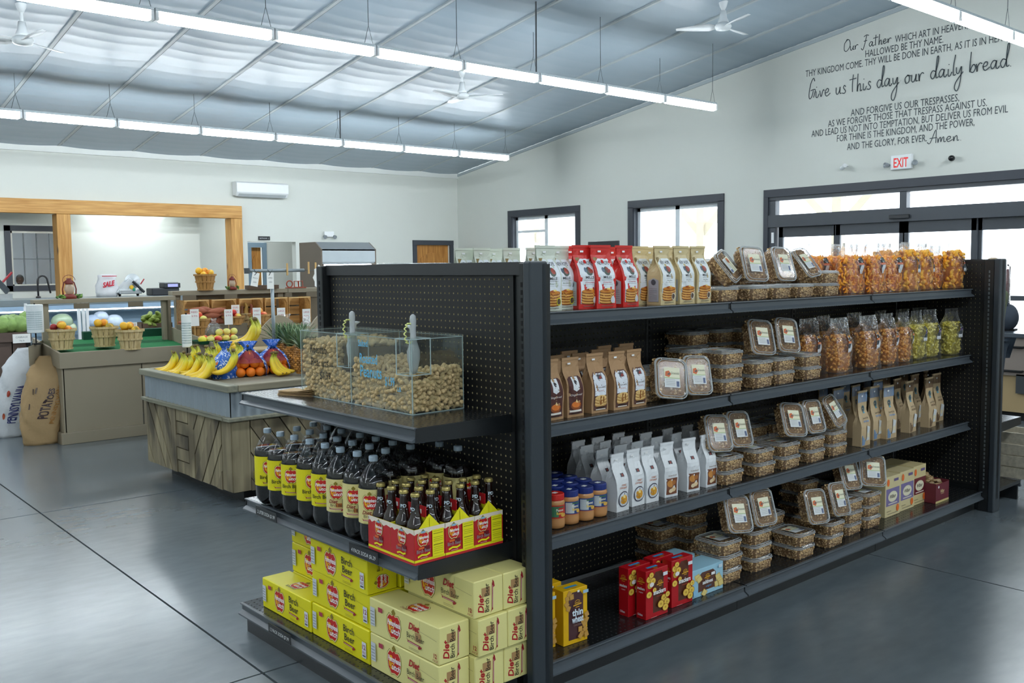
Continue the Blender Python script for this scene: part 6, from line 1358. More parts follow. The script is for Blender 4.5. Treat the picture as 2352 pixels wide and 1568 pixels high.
# wooden crates
cw = wood('crate_wood', '#a9783c', '#cf9f5c', 3, 0, .6)
def crate():
    t = thing('wooden_crate', 'x', 'crate'); w, d, h = .42, .26, .30
    for z0_ in (.0, .1, .2): MB().box(0, w, d-.01, d, z0_+.005, z0_+.09).build('slat', cw, t)
    for x in (0, w-.012):
        MB().box(x, x+.012, 0, d, 0, h).build('end_board', cw, t)
    for z0_ in (0, h-.012): MB().box(0, w, 0, .012, z0_, z0_+.012).build('edge_strip', mat('crate_edge', '#d9b67a', .6), t)
    b = MB()
    for sx in (0, 1):
        P = [(.012, h-.012), (.06, h-.012), (.012, h-.06)]; P = [(w-p[0] if sx else p[0], p[1]) for p in P]; b.prism(P, 0, .01, 1)
    b.build('corner_brace', cw, t); return t
CRT = crate()
for i, px in enumerate((420, 484, 547, 606, 660)):
    p = onY(px, 760, 9.2); inst(CRT, (p[0], 9.15, dk2(9.2)+.012), 0, False, 'open wooden crate on its side under the beam, %s from the left' % ORD[i], 'wooden crates under the beam', (.62, 1, 1))
# baskets
bw = wood('basket_slat', '#b39a66', '#d9c698', 5, 2, .6); bw2 = wood('basket_slat_dark', '#9a6f38', '#b98d50', 5, 2, .6)
def basket(nm, m, lab):
    t = thing(nm, lab, 'basket'); n = 14; h = .145
    for k in range(n):
        a = 2*PI*k/n; da = PI/n*.9
        b = MB(); b.loops([[(r*math.cos(a-da), r*math.sin(a-da), z), (r*math.cos(a+da), r*math.sin(a+da), z), ((r-.004)*math.cos(a+da), (r-.004)*math.sin(a+da), z), ((r-.004)*math.cos(a-da), (r-.004)*math.sin(a-da), z)] for r, z in ((.066, .004), (.094, h))]) ; b.build('slat', m, t)
    for r, z0_, z1_ in ((.068, 0, .012), (.083, .07, .084), (.097, h-.014, h+.002)):
        MB().loops([[(R_*math.cos(a), R_*math.sin(a), z) for a in [2*PI*k/28 for k in range(28)]] for R_, z in ((r, z0_), (r+.004, z0_), (r+.005, z1_), (r+.001, z1_), (r, z0_))], (0, 0)).build('hoop', m, t)
    MB().lathe([(.064, .004), (.064, .008)], 20).build('basket_floor', m, t); MB().lathe([(.03, .05), (.08, .1)], 18).build('shade_fill', mat('basket_shadow', '#4a3a22', .9), t); return t  # dark cone inside stands in for the shade below the fruit
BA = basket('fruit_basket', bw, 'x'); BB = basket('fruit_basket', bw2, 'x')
def fr(nm, cols, r, cat, sq=(1, 1, 1)):
    rnd = random.Random(sum(map(ord, nm))); b = MB()
    b.ell((0, 0, 0), (r*sq[0], r*sq[1], r*sq[2]), 14, 9, fn=lambda t, a: 1-.12*math.exp(-((PI-t)/.3)**2))
    for i, f in enumerate(b.f):
        c = [sum(b.v[j][k] for j in f)/len(f) for k in range(3)]; q = .5+.5*math.sin(c[0]/r*2.2+c[2]/r*1.3); b.c[i] = ramp(cols, max(0, min(1, q)))
    o = b.build(nm, fruit, smooth=True); o['category'] = cat; o['label'] = 'x'; return o
FR = {'peach': fr('peach', ['#c93a22', '#e8722c', '#f0a33a'], .036, 'fruit'), 'plum': fr('red_peach', ['#7c1620', '#a82a2c'], .033, 'fruit'), 'quince': fr('yellow_fruit', ['#c99a1e', '#e8bc34', '#8a7a1e'], .036, 'fruit', (1, 1, 1.05)), 'mango': fr('orange_yellow_fruit', ['#f2b52a', '#f7cf4a', '#e8902a'], .035, 'fruit', (1.05, 1, 1)),
      'apple': fr('apple', ['#d9402a', '#e8923a', '#e0d060'], .036, 'apple', (1, 1, .9)), 'green': fr('striped_apple', ['#e0d878', '#c9d060', '#e09a50'], .037, 'apple', (1, 1, .9)), 'red': fr('red_apple', ['#a81a1e', '#d9362a', '#e0804a'], .036, 'apple', (1, 1, .9)), 'yellow': fr('yellow_apple', ['#e8e04a', '#d9d83a'], .037, 'apple', (1, 1, .95))}
def F_(k, loc, lab, grp): o = inst(FR[k], loc, random.uniform(0, 6), False, lab, grp); o.rotation_euler = (random.uniform(-.5, .5), random.uniform(-.5, .5), random.uniform(0, 6)); return o
def basket_of(pr, p, s, ks, lab, what):
    o = inst(pr, tuple(p), random.uniform(0, .4), False, lab, None, (s, s, s)); r = .052*s
    for i, k in enumerate(ks):
        a = 2*PI*i/(len(ks)-1 or 1)+.4; rr = 0 if i == len(ks)-1 and len(ks) > 3 else r
        F_(k, (p[0]+rr*math.cos(a), p[1]+rr*math.sin(a), p[2]+(.140+.018*(i % 3) if rr else .175)*s), what % ORD[i], 'fruit in the %s' % lab.split(',')[0][:40])
def on_deck(px, py, dk, Y0=9.0):
    Y = Y0
    for _ in range(12): q = onZ(px, py, dk(Y)); Y = .5*Y+.5*q[1]
    return onZ(px, py, dk(Y))
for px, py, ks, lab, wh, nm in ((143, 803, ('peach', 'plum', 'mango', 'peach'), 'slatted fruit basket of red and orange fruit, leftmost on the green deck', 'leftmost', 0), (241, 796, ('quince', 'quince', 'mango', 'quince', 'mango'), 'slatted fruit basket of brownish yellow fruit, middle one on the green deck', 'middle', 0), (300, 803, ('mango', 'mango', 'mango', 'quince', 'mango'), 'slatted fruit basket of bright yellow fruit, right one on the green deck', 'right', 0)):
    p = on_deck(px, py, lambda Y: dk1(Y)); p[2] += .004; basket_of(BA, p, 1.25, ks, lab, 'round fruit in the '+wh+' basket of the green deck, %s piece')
p = onY(472, 667, 9.3); basket_of(BB, (p[0], 9.3, zbm+.001), 1.12, ('mango', 'peach', 'mango', 'mango', 'mango', 'mango'), 'slatted basket of yellow peaches standing on top of the right stand beam', 'yellow peach in the basket on the beam, %s piece')
for px, py, ks, lab, wh in ((458, 772, ('red', 'yellow', 'apple', 'green', 'apple'), 'slatted basket of mixed apples by the bag roll', 'left'), (537, 765, ('apple', 'red', 'apple', 'apple', 'red'), 'slatted basket of red apples behind the big banana bunch', 'middle'), (597, 760, ('red', 'apple', 'apple', 'red', 'apple'), 'slatted basket of orange red apples left of the divider', 'right')):
    p = on_deck(px, py, dk2, 8.8); p[2] += .006; basket_of(BB, p, 1.15, ks, lab, 'apple in the '+wh+' apple basket of the right stand, %s piece')
# green tray of apples
p = on_deck(495, 789, dk2, 8.5); t = thing('apple_tray', 'dark green tray of apples in front of the sweet potatoes', 'tray', (p[0], p[1], p[2]+.008)); gm = mat('green_tray', '#0f4f33', .4, var=.1)
b = MB(); b.loops([rrect(.40, .22, .03, 0), rrect(.44, .26, .03, .03), rrect(.43, .25, .03, .03), rrect(.39, .21, .03, .004)], (1, 1)); b.build('tray', gm, t)
i = 0
for r in range(3):
    for c in range(5):
        if (r, c) == (2, 0): continue
        i += 1; F_(('apple', 'green', 'red', 'yellow', 'green', 'apple', 'green')[(i*3) % 7], (p[0]-.15+c*.075+.02*(r % 2), p[1]-.07+r*.07, p[2]+.047), 'apple on the dark green tray, %s of the %s row' % (ORD[c], ('front', 'middle', 'back')[r]), 'apples on the green tray')
for c in range(3): F_('green', (p[0]+.05+c*.07, p[1]+.02, p[2]+.105), 'striped apple piled on top of the green tray, %s' % ORD[c], 'apples on the green tray')
# sweet potatoes
spm = mat('sweet_potato_skin', '#9c5a40', .7, var=.2, scale=20, bump=.3, bscale=60)
def spud(sd):
    random.seed(sd); L = []
    for q in range(9):
        s = q/8; r = .034*math.sin(PI*min(.97, max(.04, s)))**.75*random.uniform(.92, 1.08); L.append([(-.1+.2*s, r*math.cos(a)+.012*math.sin(PI*s), r*math.sin(a)) for a in [2*PI*k/9 for k in range(9)]])
    return MB().loops(L).mesh('sweet_potato', spm, smooth=True)
SP = [spud(40+i) for i in range(3)]; random.seed(12)
p0 = onY(480, 744, 9.0); i = 0; tp = thing('potato_tray', 'raised taupe tray under the sweet potato pile', 'tray', (p0[0]-.28, 8.86, dk2(8.8))); MB().box(0, .62, 0, .26, 0, p0[2]-dk2(8.8)).build('tray', brown2, tp)
for lay, n in ((0, 6), (1, 5), (2, 3)):
    for c in range(n):
        o = link('sweet_potato', SP[i % 3], None, (p0[0]-.2+.09*c+.05*lay+random.uniform(-.02, .02), p0[1]+random.uniform(-.03, .03)+.04*(c % 2), p0[2]+.036+.05*lay), (random.uniform(0, 6), random.uniform(-.15, .15), random.uniform(-.5, .5)))
        tag(o, 'brown red sweet potato, %s in the %s layer of the pile' % (ORD[c], ('bottom', 'middle', 'top')[lay]), 'sweet potato', 'sweet potatoes in the pile'); i += 1
# white basket with gourds
p = on_deck(566, 748, dk2, 9.0); inst(BA, (p[0], p[1], p[2]+.005), 0, False, 'pale slatted basket with gourds behind the apple baskets', None, (1.05, 1.05, .9))
for i, (dx_, hh, c_) in enumerate(((.0, .12, '#cfa95a'), (.06, .1, '#b0674a'), (-.05, .06, '#8c5a3a'))):
    b = MB(); b.tube(crom([(0, 0, 0), (0, 0, .04), (.008, 0, .08), (-.01, 0, hh)]), [.03-.022*k/15 for k in range(16)], 10); o = b.build('gourd', mat('gourd_'+c_, c_, .5, var=.1), smooth=True); o.location = (p[0]+dx_, p[1]-.0, p[2]+.125); tag(o, '%s gourd standing in the pale basket' % ('yellow curved', 'reddish pointed', 'brown squat')[i], 'gourd')
# clear bag of produce, loaves in film
fm2 = mat('tan_produce', '#8a6240', .6, var=.25, scale=18)
for i, (px, py, r, Y, lab) in enumerate(((660, 748, .1, 7.6, 'large brown item in clear film, left one behind the divider'), (704, 752, .1, 7.6, 'large brown item in clear film, right one behind the divider'), (492, 770, .085, 8.55, 'clear plastic bag of dark vegetables between the apple basket and the tray'))):
    q = onY(px, py+(22 if i < 2 else 0), Y); t = thing('wrapped_produce', lab, 'produce bag', (q[0], Y, q[2]-r*.6)); MB().ell((0, 0, r*.8), (r*.85, r*.6, r*.8), 16, 10, fn=lambda t_, a: 1+.05*math.sin(3*a)*math.sin(2*t_)).build('produce', fm2 if i < 2 else mat('dark_veg', '#4a4a34', .7, var=.4, scale=25), t, smooth=True)
    MB().loops([[(R_*math.cos(a)*(1+.08*math.sin(7*a+z*40)), R_*.75*math.sin(a)*(1+.08*math.sin(6*a)), z) for a in [2*PI*k/24 for k in range(24)]] for R_, z in ((r*.7, 0), (r, r*.5), (r*.98, r*1.2), (r*.5, r*1.9), (r*.2, r*2.1), (r*.35, r*2.5))], (1, 0)).build('film', bagfilm, t, smooth=True)
t = thing('support_crate', 'low taupe box behind the divider carrying the film wrapped items', 'box', (onY(640, 760, 7.6)[0], 7.45, .0)); MB().box(0, .62, 0, .35, 0, onY(660, 770, 7.6)[2]-.062).build('box', brown2, t)
# price cards
for i, (px, py, Y, h, tx) in enumerate(((447, 735, 8.7, .16, 'RED'), (525, 733, 8.75, .15, 'GALA'), (541, 722, 9.05, .15, 'GOURD'), (590, 732, 8.75, .17, 'SWEET'), (646, 733, 8.3, .17, 'LARGE'), (704, 735, 8.3, .17, 'LARGE'), (129, 775, 9.02, .19, 'PEACH'), (236, 755, 9.15, .13, 'MANGO'), (305, 762, 9.05, .14, 'APPLE'))):
    q = onY(px, py, Y); t = thing('price_card', 'white handwritten price card, %s from the left among the produce' % ORD[sorted((447, 525, 541, 590, 646, 704, 129, 236, 305)).index(px)], 'sign', (q[0], Y, q[2])); w = .085
    MB().box(-w/2, w/2, -.002, 0, -h*.35, h*.65).build('card', paper_white, t); MB().box(-.003, .003, 0, .004, -h*.35-.12, 0).build('pick', cp, t)
    Art().text(tx, 0, h*.42, .026, '#b23a52', w=.06).text('$1.99 lb', 0, h*.2, .022, '#b23a52', w=.055).build('lettering', t, front(-.002))
# lanterns and garland, toy and tray on the beams
rusty = mat('red_lantern_paint', '#7a2a22', .45, var=.15)
def lantern():
    t = thing('lantern', 'x', 'lantern'); MB().lathe([(.06, 0), (.062, .03), (.035, .045)], 18).build('font', rusty, t, smooth=True); MB().lathe([(.028, .045), (.045, .09), (.03, .135)], 16).build('globe', mat('lantern_globe', '#cbb8a4', .1, var=.1, alpha=.7), t, smooth=True); MB().lathe([(.034, .135), (.036, .15), (.02, .175), (.024, .19)], 14).build('hood', rusty, t, smooth=True)
    for s in (-1, 1): MB().tube([(s*.055, 0, .03), (s*.06, 0, .09), (s*.045, 0, .15), (s*.02, 0, .17)], .006, 7).build('side_tube', rusty, t, smooth=True)
    MB().tube([(-.05, 0, .15)]+[(.055*math.cos(a), 0, .17+.05*math.sin(a)) for a in [PI-PI*k/8 for k in range(9)]], .0025, 5).build('bail', rusty, t); return t
LN = lantern()
p = onY(160, 682, 9.29); inst(LN, (p[0], 9.29, 1.2565), 0, False, 'red lantern in a green garland on the left stand beam', None, (1.0,)*3); p2_ = onY(534, 666, 9.3); inst(LN, (p2_[0], 9.3, zbm+.001), 0, False, 'red lantern on the right stand beam beside the timber post', None, (.72,)*3)
lf_ = printmat('print_leaf', .5); rnd = random.Random(6)
for nm, P0, r, n in (('around the left lantern', (p[0], 9.29, 1.258), .12, 90), ('at the foot of the right lantern', (p2_[0], 9.3, zbm+.002), .07, 40)):
    b = MB()
    for _ in range(n):
        a = rnd.uniform(0, 6.3); q = r*(.5+.5*rnd.random()); b.ico((q*math.cos(a), q*.4*math.sin(a), rnd.uniform(.006, .035)), (.014, .008, .005), None, tone('#23481f', '#7fae4a', rnd))
    o = b.build('garland', lf_); o.location = P0; tag(o, 'small green leaf garland '+nm, 'garland', None, 'stuff')
p = onY(676, 663, 9.3); t = thing('toy_frame', 'red brown metal toy frame with round and square loops on the right beam', 'ornament', (p[0], 9.3, zbm+.001)); tm = mat('terracotta_metal', '#9c4228', .5, var=.12)
b = MB(); b.tube([(-.055+.035*math.cos(a), 0, .045+.035*math.sin(a)) for a in [2*PI*k/16 for k in range(17)]], .007, 6, caps=(0, 0)); b.build('ring', tm, t, smooth=True)
for x in (.0, .055): MB().tube([(x, 0, .01), (x, 0, .075), (x+.045, 0, .075), (x+.05, 0, .01), (x, 0, .01)], .006, 6).build('loop', tm, t)
MB().box(-.1, .14, -.012, .012, 0, .01).build('base', tm, t)
p = onY(602, 664, 9.3); t = thing('wooden_tray', 'dark brown low wooden tray on the right beam left of the toy', 'tray', (p[0], 9.3, zbm+.001)); MB().box(-.17, .17, -.05, .05, 0, .04).build('tray', mat('dark_tray', '#54402f', .6, var=.15), t)
# ================================================================== DELI CASE, bins, sacks
CY0 = 12.6; cs = mat('case_white', '#cfd6d9', .4, var=.04); ss = mat('case_steel', '#8f9ba1', .3, metal=.6, var=.06)
DC = thing('deli_case', 'long glass fronted refrigerated deli case lit from inside behind the stands', 'refrigerated case', (-1.5, CY0, 0)); wd = onY(560, 700, CY0)[0]+1.5
MB().box(0, wd, 0, 1.0, 0, .62).build('base', mat('case_base', '#4a5358', .5, var=.08), DC); MB().box(0, wd, .9, 1.0, .62, 1.16).build('back_wall', mat('case_interior', '#a9c2d4', .5, var=.04), DC); MB().box(0, wd, 0, .9, .62, .66).build('deck', ss, DC)
MB().box(0, wd, .0, 1.0, 1.13, 1.17).build('top', mat('case_top', '#7d8789', .35, var=.05), DC); MB().box(0, wd, -.01, .0, 1.09, 1.17).build('top_rail', ss, DC)
led = mat('case_led', '#e8f2ff', .5, var=0, emit=9)
MB().box(.05, wd-.05, .0, .02, 1.115, 1.135).build('led_strip', led, DC); MB().box(.05, wd-.05, .5, .52, 1.0, 1.015).build('led_strip', led, DC); MB().box(.05, wd-.05, .45, .85, .985, 1.0).build('shelf', ss, DC); MB().box(.02, wd-.02, -.02, -.014, .62, 1.1).build('glass_front', glass, DC)
for pa in (182, 192, 201, 60): x = onY(pa, 740, CY0-.02)[0]+1.5; MB().box(x-.016, x+.016, -.04, .0, .62, 1.13).build('mullion', white_plastic, DC)
wrapm = mat('wrapped_white', '#c9d6de', .3, var=.15, scale=12, spec=.7)
for i, (px, py, r, c_, lab) in enumerate(((143, 738, .12, '#b9c7a0', 'pale green wrapped cauliflower in the deli case, left section'), (160, 752, .08, '#c9cfa8', 'small pale wrapped vegetable beside the cauliflower in the deli case'), (213, 737, .1, '#c3cfe0', 'round white wrapped package in the deli case, left of three'), (232, 728, .09, '#d3dbe6', 'round white wrapped package in the deli case, middle of three'), (262, 738, .11, '#d9e0ea', 'oblong white wrapped package in the deli case, right of three'))):
    q = onY(px, py, CY0+.3); rnd = random.Random(i); o = MB().ell((0, 0, 0), (r*1.1, r*.8, r*.85), 16, 10, fn=lambda t_, a: 1+.05*math.sin(5*a+3*t_)*math.sin(t_)).build('wrapped_food', mat('wrap_'+c_, c_, .25, var=.25, scale=14, spec=.7), smooth=True); o.location = (q[0], CY0+.3, max(.66+r*.84, q[2])); tag(o, lab, 'packaged food')
    if q[2] > .67+r: tt = thing('food_stand', 'clear riser under the %s' % lab.replace(' in the deli case', ''), 'riser', (q[0], CY0+.3, .661)); MB().box(-.05, .05, -.05, .05, 0, q[2]-.661-r*.8).build('riser', ss, tt)
# corn in a cardboard tray
card = mat('cardboard', '#7a6553', .8, var=.08); p = onY(347, 765, 10.15); zc0 = p[2]
t = thing('corn_carton', 'brown cardboard tray piled with green corn behind the green deck', 'carton', (onY(322, 742, 10.1)[0], 10.05, zc0-.02)); cwid = onY(392, 742, 10.1)[0]-onY(322, 742, 10.1)[0]; ch_ = onY(340, 742, 10.1)[2]-zc0+.02
b = MB(); b.box(0, cwid, 0, .006, 0, ch_); b.box(0, cwid, .35, .356, 0, ch_); b.box(0, .006, 0, .35, 0, ch_); b.box(cwid-.006, cwid, 0, .35, 0, ch_); b.box(0, cwid, 0, .35, 0, .006); b.build('carton', card, t)
t2 = thing('low_table', 'low dark table behind the green deck under the corn tray', 'table', (t.location[0], 10.03, 0)); MB().box(-.05, cwid+.05, 0, .42, 0, zc0-.022).build('table', brown2, t2)
cob = MB(); cob.loops([[(-.11+.22*s, r*math.cos(a), r*math.sin(a)) for a in [2*PI*k/9 for k in range(9)]] for s, r in ((0, .005), (.15, .02), (.4, .027), (.75, .024), (.93, .012), (1, .004))]); cobm = cob.mesh('corn', mat('corn_husk', '#8fa348', .6, var=.25, scale=16, stretch=(1, 8, 8)), smooth=True); random.seed(3)
for i in range(20):
    o = link('corn_ear', cobm, None, (t.location[0]+.08+(cwid-.14)*((i*7) % 10)/9, 10.12+.08*(i % 3), zc0+ch_-.02+.03*(i//6)), (0, random.uniform(-.25, .35), random.uniform(.9, 2.2))); tag(o, 'green husked corn ear in the pile on the cardboard tray', 'corn', 'corn ears in the cardboard tray')
# brown produce bins at the far left with cabbages
bm_ = mat('brown_bin', '#5a4a42', .6, var=.12); bp = onZ(68, 935, 0)
t = thing('produce_bin', 'brown slatted produce bin at the left edge heaped with cabbages', 'bin', (bp[0]-1.5, bp[1], 0)); top = onY(60, 783, bp[1])[2]; k0 = onY(0, 768, bp[1])[2]
for z0_, z1_ in ((0.0, .09), (top, top+.10)): MB().box(0, 1.55, -.03, .5, z0_, z1_).build('band', bm_, t)
for i in range(9): MB().box(.02+i*.168, .175+i*.168, 0, .02, .09, top).build('board', bm_, t)
for x in (0, .55, .6, 1.13, 1.5): MB().box(x, x+.04, -.02, .0, .09, top).build('corner_strap', hole_blk, t)
MB().box(.0, 1.53, .03, .5, .09, top).build('core', mat('bin_core', '#2a2420', .9), t)
cab = mat('cabbage_leaf', '#86a65a', .5, var=.45, scale=14, bump=.9, bscale=18)
CB_ = MB().ell((0, 0, 0), (.1, .1, .09), 20, 12, fn=lambda t_, a: 1+.04*math.sin(5*a+4*t_)+.03*math.sin(9*t_)).mesh('cabbage', cab, smooth=True)
for i, (px, py) in enumerate(((22, 755), (45, 757), (5, 756), (30, 740), (52, 742), (64, 755), (12, 742), (60, 735))):
    q = onY(px, py, bp[1]+.12+.1*(i > 2)); o = link('cabbage', CB_, None, (q[0], q[1], max(top+.185, q[2])), (i, i*2, i)); tag(o, 'green cabbage in the heap on the brown bin, %s' % ('front middle', 'front right', 'front left', 'top middle', 'top right', 'right end', 'top left', 'topmost right')[i], 'cabbage', 'cabbages on the brown bin')
q = onY(50, 777, bp[1]-.04); t = thing('price_card', 'white handwritten price card on the front of the brown bin', 'sign', (q[0], bp[1]-.035, q[2])); MB().box(-.09, .09, -.003, 0, -.05, .05).build('card', paper_white, t); Art().text('CABBAGE', 0, .005, .028, '#6a7478', w=.12).text('79¢ lb', 0, -.032, .022, '#6a7478').build('lettering', t, front(-.003))
rl = roll(82, 699, 764, 9.0, 'white roll of produce bags with teal print by the left stand post', .87, False)
# sacks
def sack(nm, lab, p, w, d, h, m, lean_, rz, art, sd):
    t = thing(nm, lab, 'sack', p, rz); rnd = random.Random(sd); ph = [rnd.uniform(0, 6) for _ in range(5)]
    def S(a, s):
        k = .86+.2*math.sin(PI*min(1, s*1.15))**.8 if s < .8 else max(.55, 1.0-(s-.8)*2.2); kd = 1 if s < .75 else max(.14, 1-(s-.75)*3.6)
        c, n_ = math.cos(a), math.sin(a); x = w/2*k*math.copysign(abs(c)**.7, c); y = d/2*kd*k*math.copysign(abs(n_)**.8, n_)
        wv = .012*math.sin(4*a+9*s+ph[0])*math.sin(11*s+ph[1])+.006*abs(math.sin(9*a+17*s+ph[2]))+.009*abs(math.sin(15*s+3*a+ph[3]))-.006*abs(math.sin(21*s-5*a+ph[1])); r = 1+wv/(w/2)
        return (x*r+lean_[0]*s*s*h, y*r+lean_[1]*s*s*h, s*h+.01*math.sin(3*a+ph[4])*s)
    MB().loops([[S(2*PI*k/36, i/30) for k in range(36)] for i in range(31)]).build('sack', m, t, smooth=True)
    if art: A = Art(); art(A); A.build('print', t, lambda u, v, hh: (lambda q: (q[0], q[1]-.004-hh, q[2]))(S(-PI/2+u/(w*.46), v/h)), maxe=.012, base=.001)
    return t
kr = mat('kraft_sack', '#a58a62', .75, var=.1, scale=6, bump=.8, bscale=16); wp = mat('white_sack', '#c9ced2', .4, var=.1, scale=6, bump=.9, bscale=14)
def a1(A):
    A.text('POTATOES', .035, .36, .055, '#3a2a2e', w=.26, bold=.03, rot=PI/2-.15); A.text('PENNSYLVANIA', .085, .36, .045, '#9a6a2c', w=.36, bold=.02, rot=PI/2-.15)
    for q in ((-.07, .45, .02), (-.05, .46, .03), (-.09, .32, .02)): A.rect(q[0], q[1], q[0]+.012, q[1]+.05, '#5c4a3a')
def a2(A): A.text('PENNSYLVANIA', .02, .3, .05, '#2c3470', w=.34, bold=.03, rot=PI/2-.1); A.ell(-.04, .4, .015, .03, '#a8402c', 10); A.ell(-.06, .2, .012, .03, '#b0502c', 10)
p = onZ(100, 1012, 0); sack('potato_sack', 'brown paper potato sack leaning against the taupe stand', (p[0]-.05, p[1]-.13, .0), .31, .2, .76, kr, (.14, .08), -.12, a1, 3)
p = onZ(60, 1000, 0); sack('potato_sack', 'white potato sack leaning behind the brown paper sack', (p[0]-.1, p[1]+.06, .0), .28, .18, .80, wp, (.2, .06), -.1, a2, 9)
# ================================================================== KITCHEN THINGS standing on the deli case
ZC_ = 1.1705; Yk = 13.15
def atk(px, py=690): return onY(px, py, Yk)[0]
t = thing('meat_slicer', 'silver meat slicer with a red handle on top of the deli case', 'slicer', (atk(298), Yk, ZC_)); alu = mat('slicer_aluminium', '#b9bfc2', .25, metal=.7, var=.05)
MB().box(-.16, .14, -.1, .1, .03, .09).build('base', alu, t, bevel=.01); MB().prism([(-.2, .05), (-.02, .24), (.06, .2), (-.08, .04)], -.08, .06, 1).build('carriage', mat('slicer_white', '#c9ced1', .35), t, bevel=.006); o = MB().lathe([(.02, -.02), (.105, -.006), (.105, .0), (.02, .02)], 26).build('blade', alu, t); o.location = (.04, -.02, .2); o.rotation_euler = (PI/2, .6, 0)
MB().tube([(.02, -.1, .2), (.16, -.12, .05)], .018, 8).build('blade_guard', mat('black_rubber', '#20252a', .5), t); MB().tube([(.12, -.1, .16), (.17, -.1, .23)], .009, 8).build('handle', mat('red_grip', '#a8202c', .4), t); MB().ell((-.0, -.1, .12), (.03, .01, .03), 10, 6).build('knob', mat('yellow_knob', '#e0b41c', .4), t); MB().ell((.03, -.105, .09), (.02, .01, .025), 10, 6).build('knob', mat('teal_knob', '#1f8a72', .4), t)
for x in (-.13, .11): MB().lathe([(.015, 0), (.02, .03)], 10, (x, 0, 0)).build('foot', hole_blk, t)
t = thing('plastic_sack', 'white plastic sack with red print on top of the deli case', 'plastic bag', (atk(247), Yk, ZC_)); MB().loops([[(rx*math.cos(a)*(1+.09*math.sin(5*a+z*30)), rx*.6*math.sin(a), z) for a in [2*PI*k/24 for k in range(24)]] for rx, z in ((.13, 0), (.15, .06), (.14, .15), (.11, .24), (.12, .29), (.06, .30))]).build('sack', mat('thin_white_film', '#dcdde0', .35, var=.12, scale=12, bump=.5, bscale=20), t, smooth=True)
Art().text('SALE', .0, .14, .09, '#c8203a', w=.17, bold=.05, shear=.4, rot=.2).rect(-.09, .27, .1, .28, '#c8203a').build('print', t, lambda u, v, h: (u, -.105-h, v))
t = thing('label_scale', 'black label printing scale with a small screen on top of the deli case', 'scale', (atk(375), Yk, ZC_)); blk = mat('scale_black', '#2b2f34', .4, var=.05)
MB().box(-.19, .19, -.12, .12, 0, .1).build('body', blk, t, bevel=.012); MB().box(-.03, .2, -.14, .06, .1, .17).build('display_head', blk, t, bevel=.01); MB().box(.02, .16, -.145, -.14, .115, .155).build('screen', mat('scale_screen', '#8f93c9', .2, var=.1, emit=.4), t); MB().box(-.02, .18, -.1, .1, .17, .178).build('platter', alu, t)
t = thing('faucet', 'dark gooseneck kitchen faucet left of the pine post', 'faucet', (atk(98), Yk+.2, ZC_-.0)); MB().tube([(0, 0, 0), (0, 0, .22)]+[(.06-.06*math.cos(a), 0, .22+.07*math.sin(a)) for a in [PI*k/8 for k in range(1, 9)]]+[(.15, 0, .06)], .012, 10).build('spout', mat('dark_bronze', '#3c3a3c', .3, metal=.6), t, smooth=True); MB().lathe([(.03, 0), (.03, .02), (.014, .03)], 14).build('base', mat('dark_bronze', '#3c3a3c', .3), t)
t = thing('meat_slicer', 'dark slicer arm with a red handle at the left edge above the deli case', 'slicer', (atk(2), Yk, ZC_)); MB().prism([(-.12, .3), (-.08, .34), (.1, .12), (.06, .06)], -.05, .0, 1).build('arm', mat('slicer_dark', '#4a5056', .35, metal=.5), t); MB().tube([(.02, -.06, .22), (.13, -.06, .34)], .014, 8).build('handle', mat('red_grip', '#a8202c', .4), t); MB().box(-.16, .12, -.08, .08, 0, .07).build('base', alu, t)
# display freezer / bakery case with the slanted top
Yf = 12.2; a, c = onY(740, 572, Yf), onY(861, 572, Yf); dpt = onX(690, 560, a[0])[1]-Yf; ztp = onX(700, 557, a[0])[2]
t = thing('merchandiser', 'tall brown sided open display case with a slanted steel canopy at the back', 'display case', (a[0], Yf, 0)); wf = c[0]-a[0]; zf = a[2]; br = mat('merch_brown', '#6d6254', .45, var=.04)
MB().prism([(0, 0), (dpt, 0), (dpt, ztp), (.18, ztp), (0, zf)], -.02, 0, 0).build('side_panel', br, t); MB().prism([(0, 0), (dpt, 0), (dpt, ztp), (.18, ztp), (0, zf)], wf, wf+.02, 0).build('side_panel', br, t)
MB().prism([(0, zf), (.18, ztp), (.18, ztp-.02), (0, zf-.02)], 0, wf, 0).build('canopy', mat('canopy_steel', '#83898b', .35, metal=.5, var=.04), t); z2 = onY(760, 602, Yf)[2]; MB().box(0, wf, 0, .02, z2, zf).build('header', mat('header_silver', '#b9c3c8', .35, metal=.3, var=.06), t)
MB().box(0, wf, dpt-.03, dpt, 0, ztp).build('back_panel', br, t); MB().box(0, wf, .02, dpt-.03, z2-.02, z2).build('light_shelf', cs, t)
for zz in (.5, .85, 1.15): MB().box(0, wf, .08, dpt-.03, zz, zz+.02).build('shelf', ss, t)
MB().box(0, wf, 0, dpt-.03, 0, .35).build('base', br, t); MB().box(.05, wf-.05, .03, .05, z2-.05, z2-.03).build('led_strip', led, t)
# dark monitor on the far side, seen between the windows
q0, q1 = onX(1352, 555, 12.6), onX(1422, 556, 12.6); t = thing('monitor', 'dark flat monitor showing over the bags between the two windows', 'monitor', (12.6, (q0[1]+q1[1])/2, 1.1), -PI/2); wv = abs(q0[1]-q1[1])/2
MB().box(-wv, wv, -.02, .02, q0[2]-1.1-.5, q0[2]-1.1).build('screen', mat('monitor_black', '#22282e', .3), t, bevel=.006); MB().box(-.03, .03, .02, .06, -1.1, q0[2]-1.2).build('stand', blk, t); MB().box(-.2, .2, -.12, .12, -1.1, -1.08).build('foot', blk, t)
